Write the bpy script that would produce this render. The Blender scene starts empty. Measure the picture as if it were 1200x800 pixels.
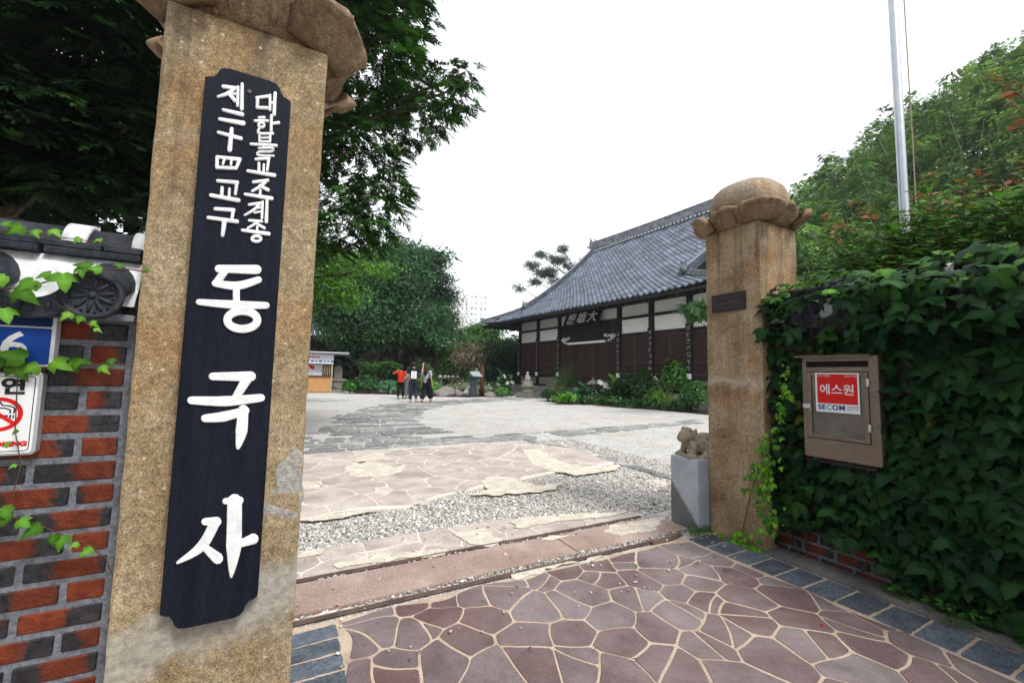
import bpy, bmesh, math, random
import numpy as np
from mathutils import Vector, Matrix, noise as mnoise

R = math.radians
rng = np.random.default_rng(7)
random.seed(7)
scene = bpy.context.scene
COL = scene.collection

# ------------------------------------------------------------------ camera
F_PX, CAM_H = 488.6, 1.30
PITCH, ROLL, YAW = R(4.553), R(1.263), R(27.83)
_cy, _sy, _cp, _sp, _cr, _sr = math.cos(YAW), math.sin(YAW), math.cos(PITCH), math.sin(PITCH), math.cos(ROLL), math.sin(ROLL)
FWD = np.array([_sy*_cp, _cy*_cp, _sp])
_right = np.array([_cy, -_sy, 0.0])
_up = np.cross(_right, FWD)
CR = _cr*_right + _sr*_up
CU = -_sr*_right + _cr*_up
CAM = np.array([0.0, 0.0, CAM_H])
cam_data = bpy.data.cameras.new('camera')
cam = bpy.data.objects.new('camera', cam_data)
COL.objects.link(cam)
cam_data.sensor_width = 36.0
cam_data.lens = F_PX/1200.0*36.0
cam_data.clip_start = 0.05
cam_data.clip_end = 2000.0
mw = Matrix(((CR[0], CU[0], -FWD[0], CAM[0]), (CR[1], CU[1], -FWD[1], CAM[1]), (CR[2], CU[2], -FWD[2], CAM[2]), (0, 0, 0, 1)))
cam.matrix_world = mw
scene.camera = cam

# ------------------------------------------------------------------ light
SUN_AZ, SUN_EL = R(162.0), R(54.0)          # azimuth measured from +Y towards +X
world = bpy.data.worlds.new('World')
scene.world = world
world.use_nodes = True
wn, wl = world.node_tree.nodes, world.node_tree.links
wn.clear()
w_out = wn.new('ShaderNodeOutputWorld')
w_bg = wn.new('ShaderNodeBackground')
w_sky = wn.new('ShaderNodeTexSky')
w_sky.sky_type = 'NISHITA'
w_sky.sun_disc = False
w_sky.sun_elevation = SUN_EL
w_sky.sun_rotation = SUN_AZ
w_sky.air_density = 1.0
w_sky.dust_density = 2.0
w_sky.ozone_density = 1.0
w_mix = wn.new('ShaderNodeMixRGB'); w_mix.inputs[0].default_value = 0.9   # an even overcast veil over the blue
w_mix.inputs[2].default_value = (4.45, 4.5, 4.55, 1)
wl.new(w_sky.outputs[0], w_mix.inputs[1])
wl.new(w_mix.outputs[0], w_bg.inputs[0])
w_bg.inputs[1].default_value = 0.15
wl.new(w_bg.outputs[0], w_out.inputs[0])

sun_d = bpy.data.lights.new('sun', 'SUN')
sun_d.energy = 1.5
sun_d.angle = R(16.0)
sun_d.color = (1.0, 0.97, 0.92)
sun = bpy.data.objects.new('sun', sun_d)
COL.objects.link(sun)
sdir = Vector((math.sin(SUN_AZ)*math.cos(SUN_EL), math.cos(SUN_AZ)*math.cos(SUN_EL), math.sin(SUN_EL)))
sun.rotation_euler = sdir.to_track_quat('Z', 'Y').to_euler()

vs = scene.view_settings
vs.view_transform = 'Standard'
vs.look = 'None'
vs.gamma = 1.0
vs.use_curve_mapping = False
vs.exposure = 1.12
scene.cycles.use_denoising = True
scene.cycles.max_bounces = 6
scene.cycles.diffuse_bounces = 4
scene.cycles.glossy_bounces = 3
scene.cycles.transmission_bounces = 4
scene.cycles.transparent_max_bounces = 6

# ------------------------------------------------------------------ helpers
def ray(px, py):
    return FWD + CR*(px-600)/F_PX - CU*(py-400)/F_PX
def on(px, py, ax, v):
    d = ray(px, py); t = (v-CAM[ax])/d[ax]
    return CAM + t*d
def G(px, py):
    p = on(px, py, 2, 0.0)
    return (float(p[0]), float(p[1]))

def tag(o, label=None, cat=None, group=None, kind=None):
    if label: o['label'] = label
    if cat: o['category'] = cat
    if group: o['group'] = group
    if kind: o['kind'] = kind
    return o
def empty(name, loc=(0, 0, 0), rz=0.0, label=None, cat=None, group=None):
    o = bpy.data.objects.new(name, None)
    COL.objects.link(o)
    o.location = loc
    o.rotation_euler = (0, 0, rz)
    return tag(o, label, cat, group)
def link(name, me, parent=None, loc=None, rot=None, scale=None):
    o = bpy.data.objects.new(name, me)
    COL.objects.link(o)
    if parent is not None: o.parent = parent
    if loc is not None: o.location = loc
    if rot is not None: o.rotation_euler = rot
    if scale is not None: o.scale = scale
    return o
def mesh(name, verts, faces, mat=None, smooth=False):
    me = bpy.data.meshes.new(name)
    me.from_pydata([tuple(map(float, v)) for v in verts], [], faces)
    if mat is not None: me.materials.append(mat)
    if smooth: me.polygons.foreach_set('use_smooth', [True]*len(me.polygons))
    me.update()
    return me

class MB:
    """collects shapes into one mesh"""
    def __init__(s): s.v = []; s.f = []
    def add(s, v, f):
        n = len(s.v); s.v += [tuple(p) for p in v]; s.f += [tuple(i+n for i in q) for q in f]; return s
    def box(s, a, b, bev=0.0):
        (x0, y0, z0), (x1, y1, z1) = a, b
        if bev <= 0:
            v = [(x0,y0,z0),(x1,y0,z0),(x1,y1,z0),(x0,y1,z0),(x0,y0,z1),(x1,y0,z1),(x1,y1,z1),(x0,y1,z1)]
            f = [(0,3,2,1),(4,5,6,7),(0,1,5,4),(1,2,6,5),(2,3,7,6),(3,0,4,7)]
            return s.add(v, f)
        bm = bmesh.new()
        bmesh.ops.create_cube(bm, size=1.0)
        for q in bm.verts:
            q.co = Vector(((x0+x1)/2+q.co.x*(x1-x0), (y0+y1)/2+q.co.y*(y1-y0), (z0+z1)/2+q.co.z*(z1-z0)))
        bmesh.ops.bevel(bm, geom=bm.edges[:], offset=bev, segments=2, affect='EDGES', profile=0.6)
        bm.verts.index_update()
        s.add([q.co[:] for q in bm.verts], [[q.index for q in f.verts] for f in bm.faces]); bm.free()
        return s
    def tube(s, pts, rad, n=8, cap=True):
        pts = [Vector(p) for p in pts]
        if not hasattr(rad, '__len__'): rad = [rad]*len(pts)
        rings = []; up = None
        for i, p in enumerate(pts):
            d = (pts[min(i+1, len(pts)-1)]-pts[max(i-1, 0)]).normalized()
            if up is None:
                up = Vector((0, 0, 1)) if abs(d.z) < 0.9 else Vector((1, 0, 0))
            a = d.cross(up)
            if a.length < 1e-5: a = d.orthogonal()
            a.normalize(); b = a.cross(d).normalized(); up = b
            rings.append([p+(a*math.cos(2*math.pi*k/n)+b*math.sin(2*math.pi*k/n))*rad[i] for k in range(n)])
        v = [q for r in rings for q in r]; f = []
        for i in range(len(pts)-1):
            for k in range(n):
                f.append((i*n+k, i*n+(k+1) % n, (i+1)*n+(k+1) % n, (i+1)*n+k))
        if cap:
            f.append(tuple(range(n))[::-1]); f.append(tuple((len(pts)-1)*n+k for k in range(n)))
        return s.add(v, [q[::-1] for q in f])
    def lathe(s, prof, c=(0, 0, 0), n=16, sq=0.0):
        v = []; f = []
        for r, z in prof:
            for k in range(n):
                a = 2*math.pi*k/n
                m = 1.0
                if sq > 0:
                    m = 1.0/((abs(math.cos(a))**sq+abs(math.sin(a))**sq)**(1.0/sq))
                v.append((c[0]+r*m*math.cos(a), c[1]+r*m*math.sin(a), c[2]+z))
        for i in range(len(prof)-1):
            for k in range(n):
                f.append((i*n+k, i*n+(k+1) % n, (i+1)*n+(k+1) % n, (i+1)*n+k))
        f.append(tuple(range(n))[::-1]); f.append(tuple((len(prof)-1)*n+k for k in range(n)))
        return s.add(v, f)
    def prism(s, poly, frame, d0, d1, bev=0.0):
        """poly 2d points; frame=(origin, ex, ey, en); extruded along en from d0 to d1"""
        o, ex, ey, en = [Vector(q) for q in frame]
        n = len(poly)
        area = sum(poly[i][0]*poly[(i+1) % n][1]-poly[(i+1) % n][0]*poly[i][1] for i in range(n))
        if area < 0: poly = poly[::-1]
        if (ex.cross(ey)).dot(en)*(d1-d0) < 0: poly = poly[::-1]
        P = lambda q, d: o+ex*q[0]+ey*q[1]+en*d
        v = [P(q, d0) for q in poly]
        f = []
        if bev > 0:
            cx = sum(q[0] for q in poly)/n; cy = sum(q[1] for q in poly)/n
            ins = inset(poly, bev)
            v += [P(q, d1-math.copysign(bev, d1-d0)*0.7) for q in poly] + [P(q, d1) for q in ins]
            rings = 3
        else:
            v += [P(q, d1) for q in poly]; rings = 2
        for r in range(rings-1):
            for i in range(n):
                f.append((r*n+i, r*n+(i+1) % n, (r+1)*n+(i+1) % n, (r+1)*n+i))
        f.append(tuple((rings-1)*n+i for i in range(n)))
        f.append(tuple(range(n))[::-1])
        return s.add(v, f)
    def ball(s, c, r, seg=10, rings=7, rot=None):
        rx, ry, rz = r if hasattr(r, '__len__') else (r, r, r)
        v = []; f = []
        M = rot if rot is not None else Matrix.Identity(3)
        for i in range(rings+1):
            t = math.pi*i/rings
            for k in range(seg):
                a = 2*math.pi*k/seg
                v.append(Vector(c)+M @ Vector((rx*math.sin(t)*math.cos(a), ry*math.sin(t)*math.sin(a), -rz*math.cos(t))))
        for i in range(rings):
            for k in range(seg):
                f.append((i*seg+k, i*seg+(k+1) % seg, (i+1)*seg+(k+1) % seg, (i+1)*seg+k))
        return s.add(v, f)
    def mesh(s, name, mat, smooth=False, weld=False):
        me = mesh(name, s.v, s.f, mat, smooth)
        return me
    def obj(s, name, mat, parent=None, smooth=False, **k):
        return link(name, s.mesh(name, mat, smooth), parent, **k)

def inset(poly, d):
    n = len(poly); out = []
    A = sum(poly[i][0]*poly[(i+1) % n][1]-poly[(i+1) % n][0]*poly[i][1] for i in range(n))
    sg = 1 if A > 0 else -1
    for i in range(n):
        p0, p1, p2 = poly[i-1], poly[i], poly[(i+1) % n]
        e1 = (p1[0]-p0[0], p1[1]-p0[1]); e2 = (p2[0]-p1[0], p2[1]-p1[1])
        l1 = math.hypot(*e1) or 1e-9; l2 = math.hypot(*e2) or 1e-9
        n1 = (-e1[1]/l1*sg, e1[0]/l1*sg); n2 = (-e2[1]/l2*sg, e2[0]/l2*sg)
        m = (n1[0]+n2[0], n1[1]+n2[1]); ml = math.hypot(*m)
        if ml < 0.2: out.append(p1); continue
        m = (m[0]/ml, m[1]/ml); c = max(0.45, m[0]*n1[0]+m[1]*n1[1])
        out.append((p1[0]+m[0]*d/c, p1[1]+m[1]*d/c))
    return out
def chaikin(poly, k=1, t=0.25):
    for _ in range(k):
        o = []
        for i in range(len(poly)):
            a, b = poly[i], poly[(i+1) % len(poly)]
            o.append((a[0]*(1-t)+b[0]*t, a[1]*(1-t)+b[1]*t)); o.append((a[0]*t+b[0]*(1-t), a[1]*t+b[1]*(1-t)))
        poly = o
    return poly
def clip_half(poly, px, py, nx, ny):
    """keep the side where (q-p).n <= 0"""
    out = []; n = len(poly)
    for i in range(n):
        a, b = poly[i], poly[(i+1) % n]
        da = (a[0]-px)*nx+(a[1]-py)*ny; db = (b[0]-px)*nx+(b[1]-py)*ny
        if da <= 0: out.append(a)
        if (da < 0 < db) or (db < 0 < da):
            t = da/(da-db); out.append((a[0]+(b[0]-a[0])*t, a[1]+(b[1]-a[1])*t))
    return out
def cells(seeds, region, joint):
    res = []
    for i, s in enumerate(seeds):
        poly = list(region)
        order = sorted(range(len(seeds)), key=lambda j: (seeds[j][0]-s[0])**2+(seeds[j][1]-s[1])**2)[1:26]
        for j in order:
            q = seeds[j]; dx, dy = q[0]-s[0], q[1]-s[1]; l = math.hypot(dx, dy)
            if l < 1e-6: continue
            jj = joint*(0.6+0.8*((min(i, j)*31+max(i, j)*17) % 10)/10.0)
            m = 0.5-jj/2/l
            poly = clip_half(poly, s[0]+dx*m, s[1]+dy*m, dx/l, dy/l)
            if len(poly) < 3: break
        if len(poly) >= 3:
            A = abs(sum(poly[k][0]*poly[(k+1) % len(poly)][1]-poly[(k+1) % len(poly)][0]*poly[k][1] for k in range(len(poly))))/2
            if A > 0.004: res.append((s, poly))
    return res
def subdiv(poly, step):
    out = []
    for i in range(len(poly)):
        a, b = poly[i], poly[(i+1) % len(poly)]
        n = max(1, int(math.hypot(b[0]-a[0], b[1]-a[1])/step))
        out += [(a[0]+(b[0]-a[0])*k/n, a[1]+(b[1]-a[1])*k/n) for k in range(n)]
    return out
def warp(p, amp, sc, seed=0.0):
    a = mnoise.noise(Vector((p[0]*sc, p[1]*sc, seed))); b = mnoise.noise(Vector((p[0]*sc+31.7, p[1]*sc-9.1, seed)))
    return (p[0]+a*amp, p[1]+b*amp)
def poisson(region, r, tries=4000, seed=1, existing=()):
    rn = random.Random(seed)
    xs = [p[0] for p in region]; ys = [p[1] for p in region]
    pts = list(existing); n0 = len(pts)
    for _ in range(tries):
        p = (rn.uniform(min(xs), max(xs)), rn.uniform(min(ys), max(ys)))
        if not inside(p, region): continue
        if all((p[0]-q[0])**2+(p[1]-q[1])**2 > r*r for q in pts): pts.append(p)
    return pts
def inside(p, poly):
    c = False; n = len(poly)
    for i in range(n):
        a, b = poly[i], poly[i-1]
        if (a[1] > p[1]) != (b[1] > p[1]) and p[0] < (b[0]-a[0])*(p[1]-a[1])/(b[1]-a[1])+a[0]: c = not c
    return c

# ------------------------------------------------------------------ materials
MATS = {}
def nt(name):
    m = bpy.data.materials.new(name); m.use_nodes = True
    n, l = m.node_tree.nodes, m.node_tree.links
    b = n['Principled BSDF']
    MATS[name] = m
    return m, n, l, b
def c4(c): return (c[0], c[1], c[2], 1.0)
def S(hexa):
    """sRGB 0-255 triple to linear"""
    return tuple(((x/255.0)/12.92 if x/255.0 <= 0.04045 else ((x/255.0+0.055)/1.055)**2.4) for x in hexa)
def coords(n, l, use='Object', rand=True, scale=(1, 1, 1)):
    tc = n.new('ShaderNodeTexCoord')
    mp = n.new('ShaderNodeMapping'); mp.inputs['Scale'].default_value = scale
    l.new(tc.outputs[use], mp.inputs['Vector'])
    if rand:
        oi = n.new('ShaderNodeObjectInfo')
        mu = n.new('ShaderNodeMath'); mu.operation = 'MULTIPLY'; mu.inputs[1].default_value = 57.0
        l.new(oi.outputs['Random'], mu.inputs[0])
        l.new(mu.outputs[0], mp.inputs['Location'])
    return mp.outputs[0]
def tex_noise(n, l, vec, scale, detail=4, rough=0.55, dist=0.0):
    t = n.new('ShaderNodeTexNoise'); t.inputs['Scale'].default_value = scale
    t.inputs['Detail'].default_value = detail; t.inputs['Roughness'].default_value = rough
    t.inputs['Distortion'].default_value = dist
    l.new(vec, t.inputs['Vector']); return t.outputs['Fac']
def ramp(n, l, fac, stops, interp='LINEAR'):
    r = n.new('ShaderNodeValToRGB'); r.color_ramp.interpolation = interp
    e = r.color_ramp.elements
    while len(e) < len(stops): e.new(0.5)
    for k, (p, c) in enumerate(stops):
        e[k].position = p; e[k].color = c4(c) if hasattr(c, '__len__') else (c, c, c, 1)
    l.new(fac, r.inputs[0]); return r.outputs[0]
def mixc(n, l, fac, a, b, mode='MIX'):
    m = n.new('ShaderNodeMixRGB'); m.blend_type = mode
    for s, x in ((0, fac), (1, a), (2, b)):
        if isinstance(x, (int, float)): m.inputs[s].default_value = x
        elif isinstance(x, tuple): m.inputs[s].default_value = c4(x)
        else: l.new(x, m.inputs[s])
    return m.outputs[0]
def bump(n, l, b, h, strength=0.3, dist=0.01):
    bp = n.new('ShaderNodeBump'); bp.inputs['Strength'].default_value = strength; bp.inputs['Distance'].default_value = dist
    l.new(h, bp.inputs['Height']); l.new(bp.outputs[0], b.inputs['Normal'])
def objvar(n, l, col, lo=0.75, hi=1.25):
    oi = n.new('ShaderNodeObjectInfo')
    mr = n.new('ShaderNodeMapRange'); mr.inputs['To Min'].default_value = lo; mr.inputs['To Max'].default_value = hi
    l.new(oi.outputs['Random'], mr.inputs['Value'])
    return mixc(n, l, 1.0, col, mr.outputs[0], 'MULTIPLY')
def pm(name, c1, c2, scale=8.0, rough=0.8, bs=0.25, bscale=40.0, c3=None, spec=0.2, var=None, metal=0.0, bdist=0.01, use='Object', stretch=(1, 1, 1), fine=None):
    """general two or three tone procedural surface"""
    m, n, l, b = nt(name)
    vec = coords(n, l, use, True, stretch)
    f = tex_noise(n, l, vec, scale, 5, 0.6)
    stops = [(0.32, c1), (0.68, c2)] if c3 is None else [(0.28, c1), (0.5, c2), (0.72, c3)]
    col = ramp(n, l, f, stops)
    f2 = tex_noise(n, l, vec, bscale, 4, 0.7)
    if fine:
        col = mixc(n, l, 1.0, col, ramp(n, l, f2, [(0.36, 1-fine*1.5), (0.64, 1+fine*1.5)]), 'MULTIPLY')
    if var: col = objvar(n, l, col, 1-var, 1+var)
    l.new(col, b.inputs['Base Color'])
    b.inputs['Roughness'].default_value = rough
    b.inputs['Specular IOR Level'].default_value = spec
    b.inputs['Metallic'].default_value = metal
    if bs > 0: bump(n, l, b, f2, bs, bdist)
    return m
def leaf_mat(name, transl=0.3, rough=0.5, spec=0.2, gain=1.0):
    m, n, l, b = nt(name)
    at = n.new('ShaderNodeAttribute'); at.attribute_name = 'tint'
    oi = n.new('ShaderNodeObjectInfo')
    col = mixc(n, l, 1.0, at.outputs['Color'], (gain, gain, gain), 'MULTIPLY')
    l.new(col, b.inputs['Base Color'])
    b.inputs['Roughness'].default_value = rough
    b.inputs['Specular IOR Level'].default_value = spec
    tr = n.new('ShaderNodeBsdfTranslucent')
    tcol = mixc(n, l, 1.0, col, (1.15, 1.35, 0.55), 'MULTIPLY')
    l.new(tcol, tr.inputs['Color'])
    mx = n.new('ShaderNodeMixShader'); mx.inputs[0].default_value = transl
    l.new(b.outputs[0], mx.inputs[1]); l.new(tr.outputs[0], mx.inputs[2])
    l.new(mx.outputs[0], n['Material Output'].inputs['Surface'])
    return m
def attr_mat(name, rough=0.8, spec=0.3):
    m, n, l, b = nt(name)
    at = n.new('ShaderNodeAttribute'); at.attribute_name = 'tint'
    l.new(at.outputs['Color'], b.inputs['Base Color'])
    b.inputs['Roughness'].default_value = rough; b.inputs['Specular IOR Level'].default_value = spec
    return m

def granite(name, base, stain, dark, top=2.6, wet=1.0, grey=None):
    m, n, l, b = nt(name)
    tc = n.new('ShaderNodeTexCoord')
    vec = tc.outputs['Object']
    sep = n.new('ShaderNodeSeparateXYZ'); l.new(vec, sep.inputs[0])
    f = tex_noise(n, l, vec, 3.2, 6, 0.65)
    col = ramp(n, l, f, [(0.3, stain), (0.62, base)])
    # speckle of the stone
    sp = tex_noise(n, l, vec, 210.0, 3, 0.8)
    col = mixc(n, l, 1.0, col, ramp(n, l, sp, [(0.37, 0.40), (0.46, 0.90), (0.54, 1.08), (0.64, 1.75)]), 'MULTIPLY')
    f3 = tex_noise(n, l, vec, 45.0, 4, 0.7)
    col = mixc(n, l, 1.0, col, ramp(n, l, f3, [(0.36, 0.74), (0.64, 1.22)]), 'MULTIPLY')
    # vertical run-off streaks
    mp = n.new('ShaderNodeMapping'); mp.inputs['Scale'].default_value = (9.0, 9.0, 0.55); l.new(vec, mp.inputs['Vector'])
    st = tex_noise(n, l, mp.outputs[0], 1.0, 5, 0.6)
    hz = n.new('ShaderNodeMapRange'); hz.inputs['From Min'].default_value = top-1.9; hz.inputs['From Max'].default_value = top
    l.new(sep.outputs[2], hz.inputs['Value'])
    sm = n.new('ShaderNodeMath'); sm.operation = 'MULTIPLY'
    l.new(ramp(n, l, st, [(0.5, 0.0), (0.68, 1.0)]), sm.inputs[0]); l.new(hz.outputs[0], sm.inputs[1])
    sm2 = n.new('ShaderNodeMath'); sm2.operation = 'MULTIPLY'; sm2.inputs[1].default_value = 0.75*wet; l.new(sm.outputs[0], sm2.inputs[0])
    col = mixc(n, l, sm2.outputs[0], col, dark)
    # pale run-off and white lichen flecks
    mp2 = n.new('ShaderNodeMapping'); mp2.inputs['Scale'].default_value = (14.0, 14.0, 0.8); mp2.inputs['Location'].default_value = (5, 9, 2); l.new(vec, mp2.inputs['Vector'])
    st2 = tex_noise(n, l, mp2.outputs[0], 1.0, 5, 0.65)
    col = mixc(n, l, ramp(n, l, st2, [(0.54, 0.0), (0.70, 0.45)]), col, mixc(n, l, 1.0, col, (1.7, 1.75, 1.8), 'MULTIPLY'))
    vf = n.new('ShaderNodeTexVoronoi'); vf.inputs['Scale'].default_value = 34.0; l.new(vec, vf.inputs['Vector'])
    vs_ = n.new('ShaderNodeSeparateXYZ'); l.new(vf.outputs['Color'], vs_.inputs[0])
    fl = n.new('ShaderNodeMath'); fl.operation = 'MULTIPLY'
    l.new(ramp(n, l, vf.outputs['Distance'], [(0.12, 1.0), (0.22, 0.0)]), fl.inputs[0]); l.new(ramp(n, l, vs_.outputs[0], [(0.86, 0.0), (0.90, 0.8)]), fl.inputs[1])
    col = mixc(n, l, fl.outputs[0], col, (0.58, 0.54, 0.46))
    fl2 = n.new('ShaderNodeMath'); fl2.operation = 'MULTIPLY'
    l.new(ramp(n, l, vf.outputs['Distance'], [(0.10, 1.0), (0.18, 0.0)]), fl2.inputs[0]); l.new(ramp(n, l, vs_.outputs[1], [(0.86, 0.0), (0.90, 0.8)]), fl2.inputs[1])
    col = mixc(n, l, fl2.outputs[0], col, (0.05, 0.04, 0.03))
    # rusty patches
    f4 = tex_noise(n, l, vec, 1.6, 4, 0.6, 0.6)
    fr = ramp(n, l, f4, [(0.52, 0.0), (0.66, 0.55)])
    col = mixc(n, l, fr, col, mixc(n, l, 1.0, col, (1.15, 0.72, 0.38), 'MULTIPLY'))
    if grey is not None:
        nz = n.new('ShaderNodeMath'); nz.operation = 'MULTIPLY_ADD'; nz.inputs[1].default_value = 0.45; l.new(f, nz.inputs[0]); l.new(sep.outputs[2], nz.inputs[2])
        nx_ = n.new('ShaderNodeMath'); nx_.operation = 'MULTIPLY_ADD'; nx_.inputs[1].default_value = -0.25; l.new(sep.outputs[0], nx_.inputs[0]); l.new(nz.outputs[0], nx_.inputs[2])
        a, b2, k = grey[1], grey[2], 0.05
        sc_ = n.new('ShaderNodeMath'); sc_.operation = 'MULTIPLY'; sc_.inputs[1].default_value = 0.4; l.new(nx_.outputs[0], sc_.inputs[0])
        gz = ramp(n, l, sc_.outputs[0], [((a-k)*.4, 0.0), ((a+k*0.5)*.4, grey[3]), ((b2-k*0.5)*.4, grey[3]), ((b2+k)*.4, 0.0)])
        col = mixc(n, l, gz, col, mixc(n, l, 1.0, grey[0], ramp(n, l, f3, [(0.3, 0.7), (0.7, 1.3)]), 'MULTIPLY'))
    l.new(col, b.inputs['Base Color'])
    b.inputs['Roughness'].default_value = 0.85; b.inputs['Specular IOR Level'].default_value = 0.3
    ad = n.new('ShaderNodeMath'); ad.operation = 'ADD'; l.new(sp, ad.inputs[0]); l.new(f3, ad.inputs[1])
    bump(n, l, b, ad.outputs[0], 0.5, 0.006)
    return m

def bake(o, name=None):
    dg = bpy.context.evaluated_depsgraph_get()
    return bpy.data.meshes.new_from_object(o.evaluated_get(dg))
def text_mesh(body, size, mat, extrude=0.001, offset=0.0, align='CENTER'):
    c = bpy.data.curves.new('lettering', 'FONT'); c.body = body; c.size = size; c.extrude = extrude; c.offset = offset
    c.align_x = align; c.align_y = 'CENTER'; c.resolution_u = 3
    o = bpy.data.objects.new('lettering', c); COL.objects.link(o)
    me = bake(o); bpy.data.objects.remove(o); bpy.data.curves.remove(c)
    me.materials.clear(); me.materials.append(mat)
    return me
def remesh(mb, voxel, smooth_it=6, fac=0.5):
    me = mb.mesh('blob', None)
    o = bpy.data.objects.new('blob', me); COL.objects.link(o)
    a = o.modifiers.new('r', 'REMESH'); a.mode = 'VOXEL'; a.voxel_size = voxel
    if smooth_it:
        b = o.modifiers.new('s', 'SMOOTH'); b.factor = fac; b.iterations = smooth_it
    out = bake(o); bpy.data.objects.remove(o); bpy.data.meshes.remove(me)
    out.polygons.foreach_set('use_smooth', [True]*len(out.polygons))
    return out

# leaf templates: (verts in local frame x=width, y=along tip, z=normal), faces
LEAF_DIAMOND = ([(0, 0, 0), (0.28, 0.45, 0.05), (0, 1, 0), (-0.28, 0.45, 0.05)], [(0, 1, 2), (0, 2, 3)])
LEAF_BLADE = ([(0, 0, 0), (0.10, 0.35, 0.03), (0, 1, -0.12), (-0.10, 0.35, 0.03)], [(0, 1, 2), (0, 2, 3)])
LEAF_OVAL = ([(0, 0, 0), (0.24, 0.28, 0.06), (0.22, 0.65, 0.05), (0, 1, -0.05), (-0.22, 0.65, 0.05), (-0.24, 0.28, 0.06)], [(0, 1, 2, 3), (0, 3, 4, 5)])
LEAF_TUFT = ([(0, 0, 0), (0.5, 0.35, 0.1), (0.12, 0.42, 0), (0.42, 0.85, -0.05), (0.02, 0.7, 0.08), (-0.1, 1.0, -0.08), (-0.18, 0.62, 0.05), (-0.5, 0.7, -0.04), (-0.2, 0.34, 0.06)],
             [(0, 1, 2), (0, 2, 4), (2, 3, 4), (0, 4, 6), (4, 5, 6), (0, 6, 8), (6, 7, 8)])
LEAF_SPRAY = ([(0, 0, 0), (0.34, 0.22, 0.02), (0.14, 0.3, 0.03), (0.46, 0.55, -0.03), (0.12, 0.56, 0.03), (0.3, 0.86, -0.06), (0.03, 0.78, 0.0), (-0.02, 1.08, -0.12),
               (-0.1, 0.74, 0.0), (-0.34, 0.8, -0.06), (-0.13, 0.52, 0.03), (-0.45, 0.5, -0.03), (-0.13, 0.28, 0.03), (-0.33, 0.2, 0.02)],
              [(0, 1, 2), (2, 3, 4), (0, 2, 4), (4, 5, 6), (0, 4, 6), (6, 7, 8), (0, 6, 8), (8, 9, 10), (0, 8, 10), (10, 11, 12), (0, 10, 12), (0, 12, 13)])
LEAF_FROND = ([(0, 0, 0), (0.10, 0.16, 0.02), (0.24, 0.34, -0.02), (0.09, 0.36, 0.02), (0.21, 0.60, -0.05), (0.06, 0.58, 0.0), (0.11, 0.84, -0.08), (0.0, 1.05, -0.14),
               (-0.10, 0.80, -0.08), (-0.06, 0.56, 0.0), (-0.22, 0.55, -0.05), (-0.09, 0.34, 0.02), (-0.23, 0.28, -0.02), (-0.10, 0.14, 0.02)],
              [(0, 1, 3), (1, 2, 3), (3, 4, 5), (0, 3, 5), (5, 6, 7), (0, 5, 9), (5, 7, 9), (7, 8, 9), (9, 10, 11), (0, 9, 11), (11, 12, 13), (0, 11, 13)])
LEAF_IVY = ([(0, 0, 0), (0.16, -0.10, 0.0), (0.42, 0.02, -0.04), (0.56, 0.42, -0.07), (0.26, 0.46, 0.03), (0.22, 0.72, 0.0), (0, 1.05, -0.12), (-0.22, 0.72, 0.0), (-0.26, 0.46, 0.03), (-0.56, 0.42, -0.07), (-0.42, 0.02, -0.04), (-0.16, -0.10, 0.0), (0, 0.45, 0.05)],
            [(0, 1, 12), (1, 2, 12), (2, 3, 4), (2, 4, 12), (4, 5, 12), (5, 6, 12), (6, 7, 12), (7, 8, 12), (8, 9, 10), (8, 10, 12), (10, 11, 12), (11, 0, 12)])

def norm(a): return a/np.maximum(np.linalg.norm(a, axis=1, keepdims=True), 1e-9)
def leaves_mesh(name, P, N, Tp, size, tint, tmpl, mat, width=1.0, shade=None):
    """P points, N normals, Tp tip directions, size per leaf, tint (N,3)"""
    P = np.asarray(P, float); N = norm(np.asarray(N, float)); Tp = np.asarray(Tp, float)
    Tp = norm(Tp - (Tp*N).sum(1, keepdims=True)*N)
    X = np.cross(Tp, N)
    tv = np.array(tmpl[0], float); k = len(tv); n = len(P)
    size = np.broadcast_to(np.asarray(size, float), (n,))
    V = (P[:, None, :] + size[:, None, None]*(tv[None, :, 0:1]*width*X[:, None, :] + tv[None, :, 1:2]*Tp[:, None, :] + tv[None, :, 2:3]*N[:, None, :])).reshape(-1, 3)
    me = bpy.data.meshes.new(name)
    lens = np.array([len(f) for f in tmpl[1]]); flat = np.concatenate([np.array(f) for f in tmpl[1]])
    nl = len(flat); nf = len(lens)
    loops = (flat[None, :] + (np.arange(n)*k)[:, None]).reshape(-1)
    starts = (np.concatenate([[0], np.cumsum(lens)[:-1]])[None, :] + (np.arange(n)*nl)[:, None]).reshape(-1)
    me.vertices.add(n*k); me.vertices.foreach_set('co', V.reshape(-1).astype(np.float32))
    me.loops.add(n*nl); me.loops.foreach_set('vertex_index', loops.astype(np.int32))
    me.polygons.add(n*nf); me.polygons.foreach_set('loop_start', starts.astype(np.int32))
    me.update(calc_edges=True)
    a = me.attributes.new('tint', 'FLOAT_COLOR', 'POINT')
    t = np.ones((n, k, 4), np.float32); t[:, :, :3] = np.asarray(tint)[:, None, :]
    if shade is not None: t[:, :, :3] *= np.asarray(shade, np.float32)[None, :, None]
    a.data.foreach_set('color', t.reshape(-1))
    me.materials.append(mat)
    return me
def rand_unit(n, r=rng):
    v = r.normal(size=(n, 3)); return norm(v)
def tints(n, cols, r=rng, jitter=0.18, w=None):
    cols = np.array(cols); i = r.choice(len(cols), n, p=w)
    c = cols[i]*(1+r.normal(0, jitter, (n, 1)))
    return np.clip(c, 0.003, 0.9)
IVY_SHADE = [1.5, 0.9, 0.75, 0.7, 1.0, 0.85, 0.8, 0.85, 1.0, 0.7, 0.75, 0.9, 1.45]
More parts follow.
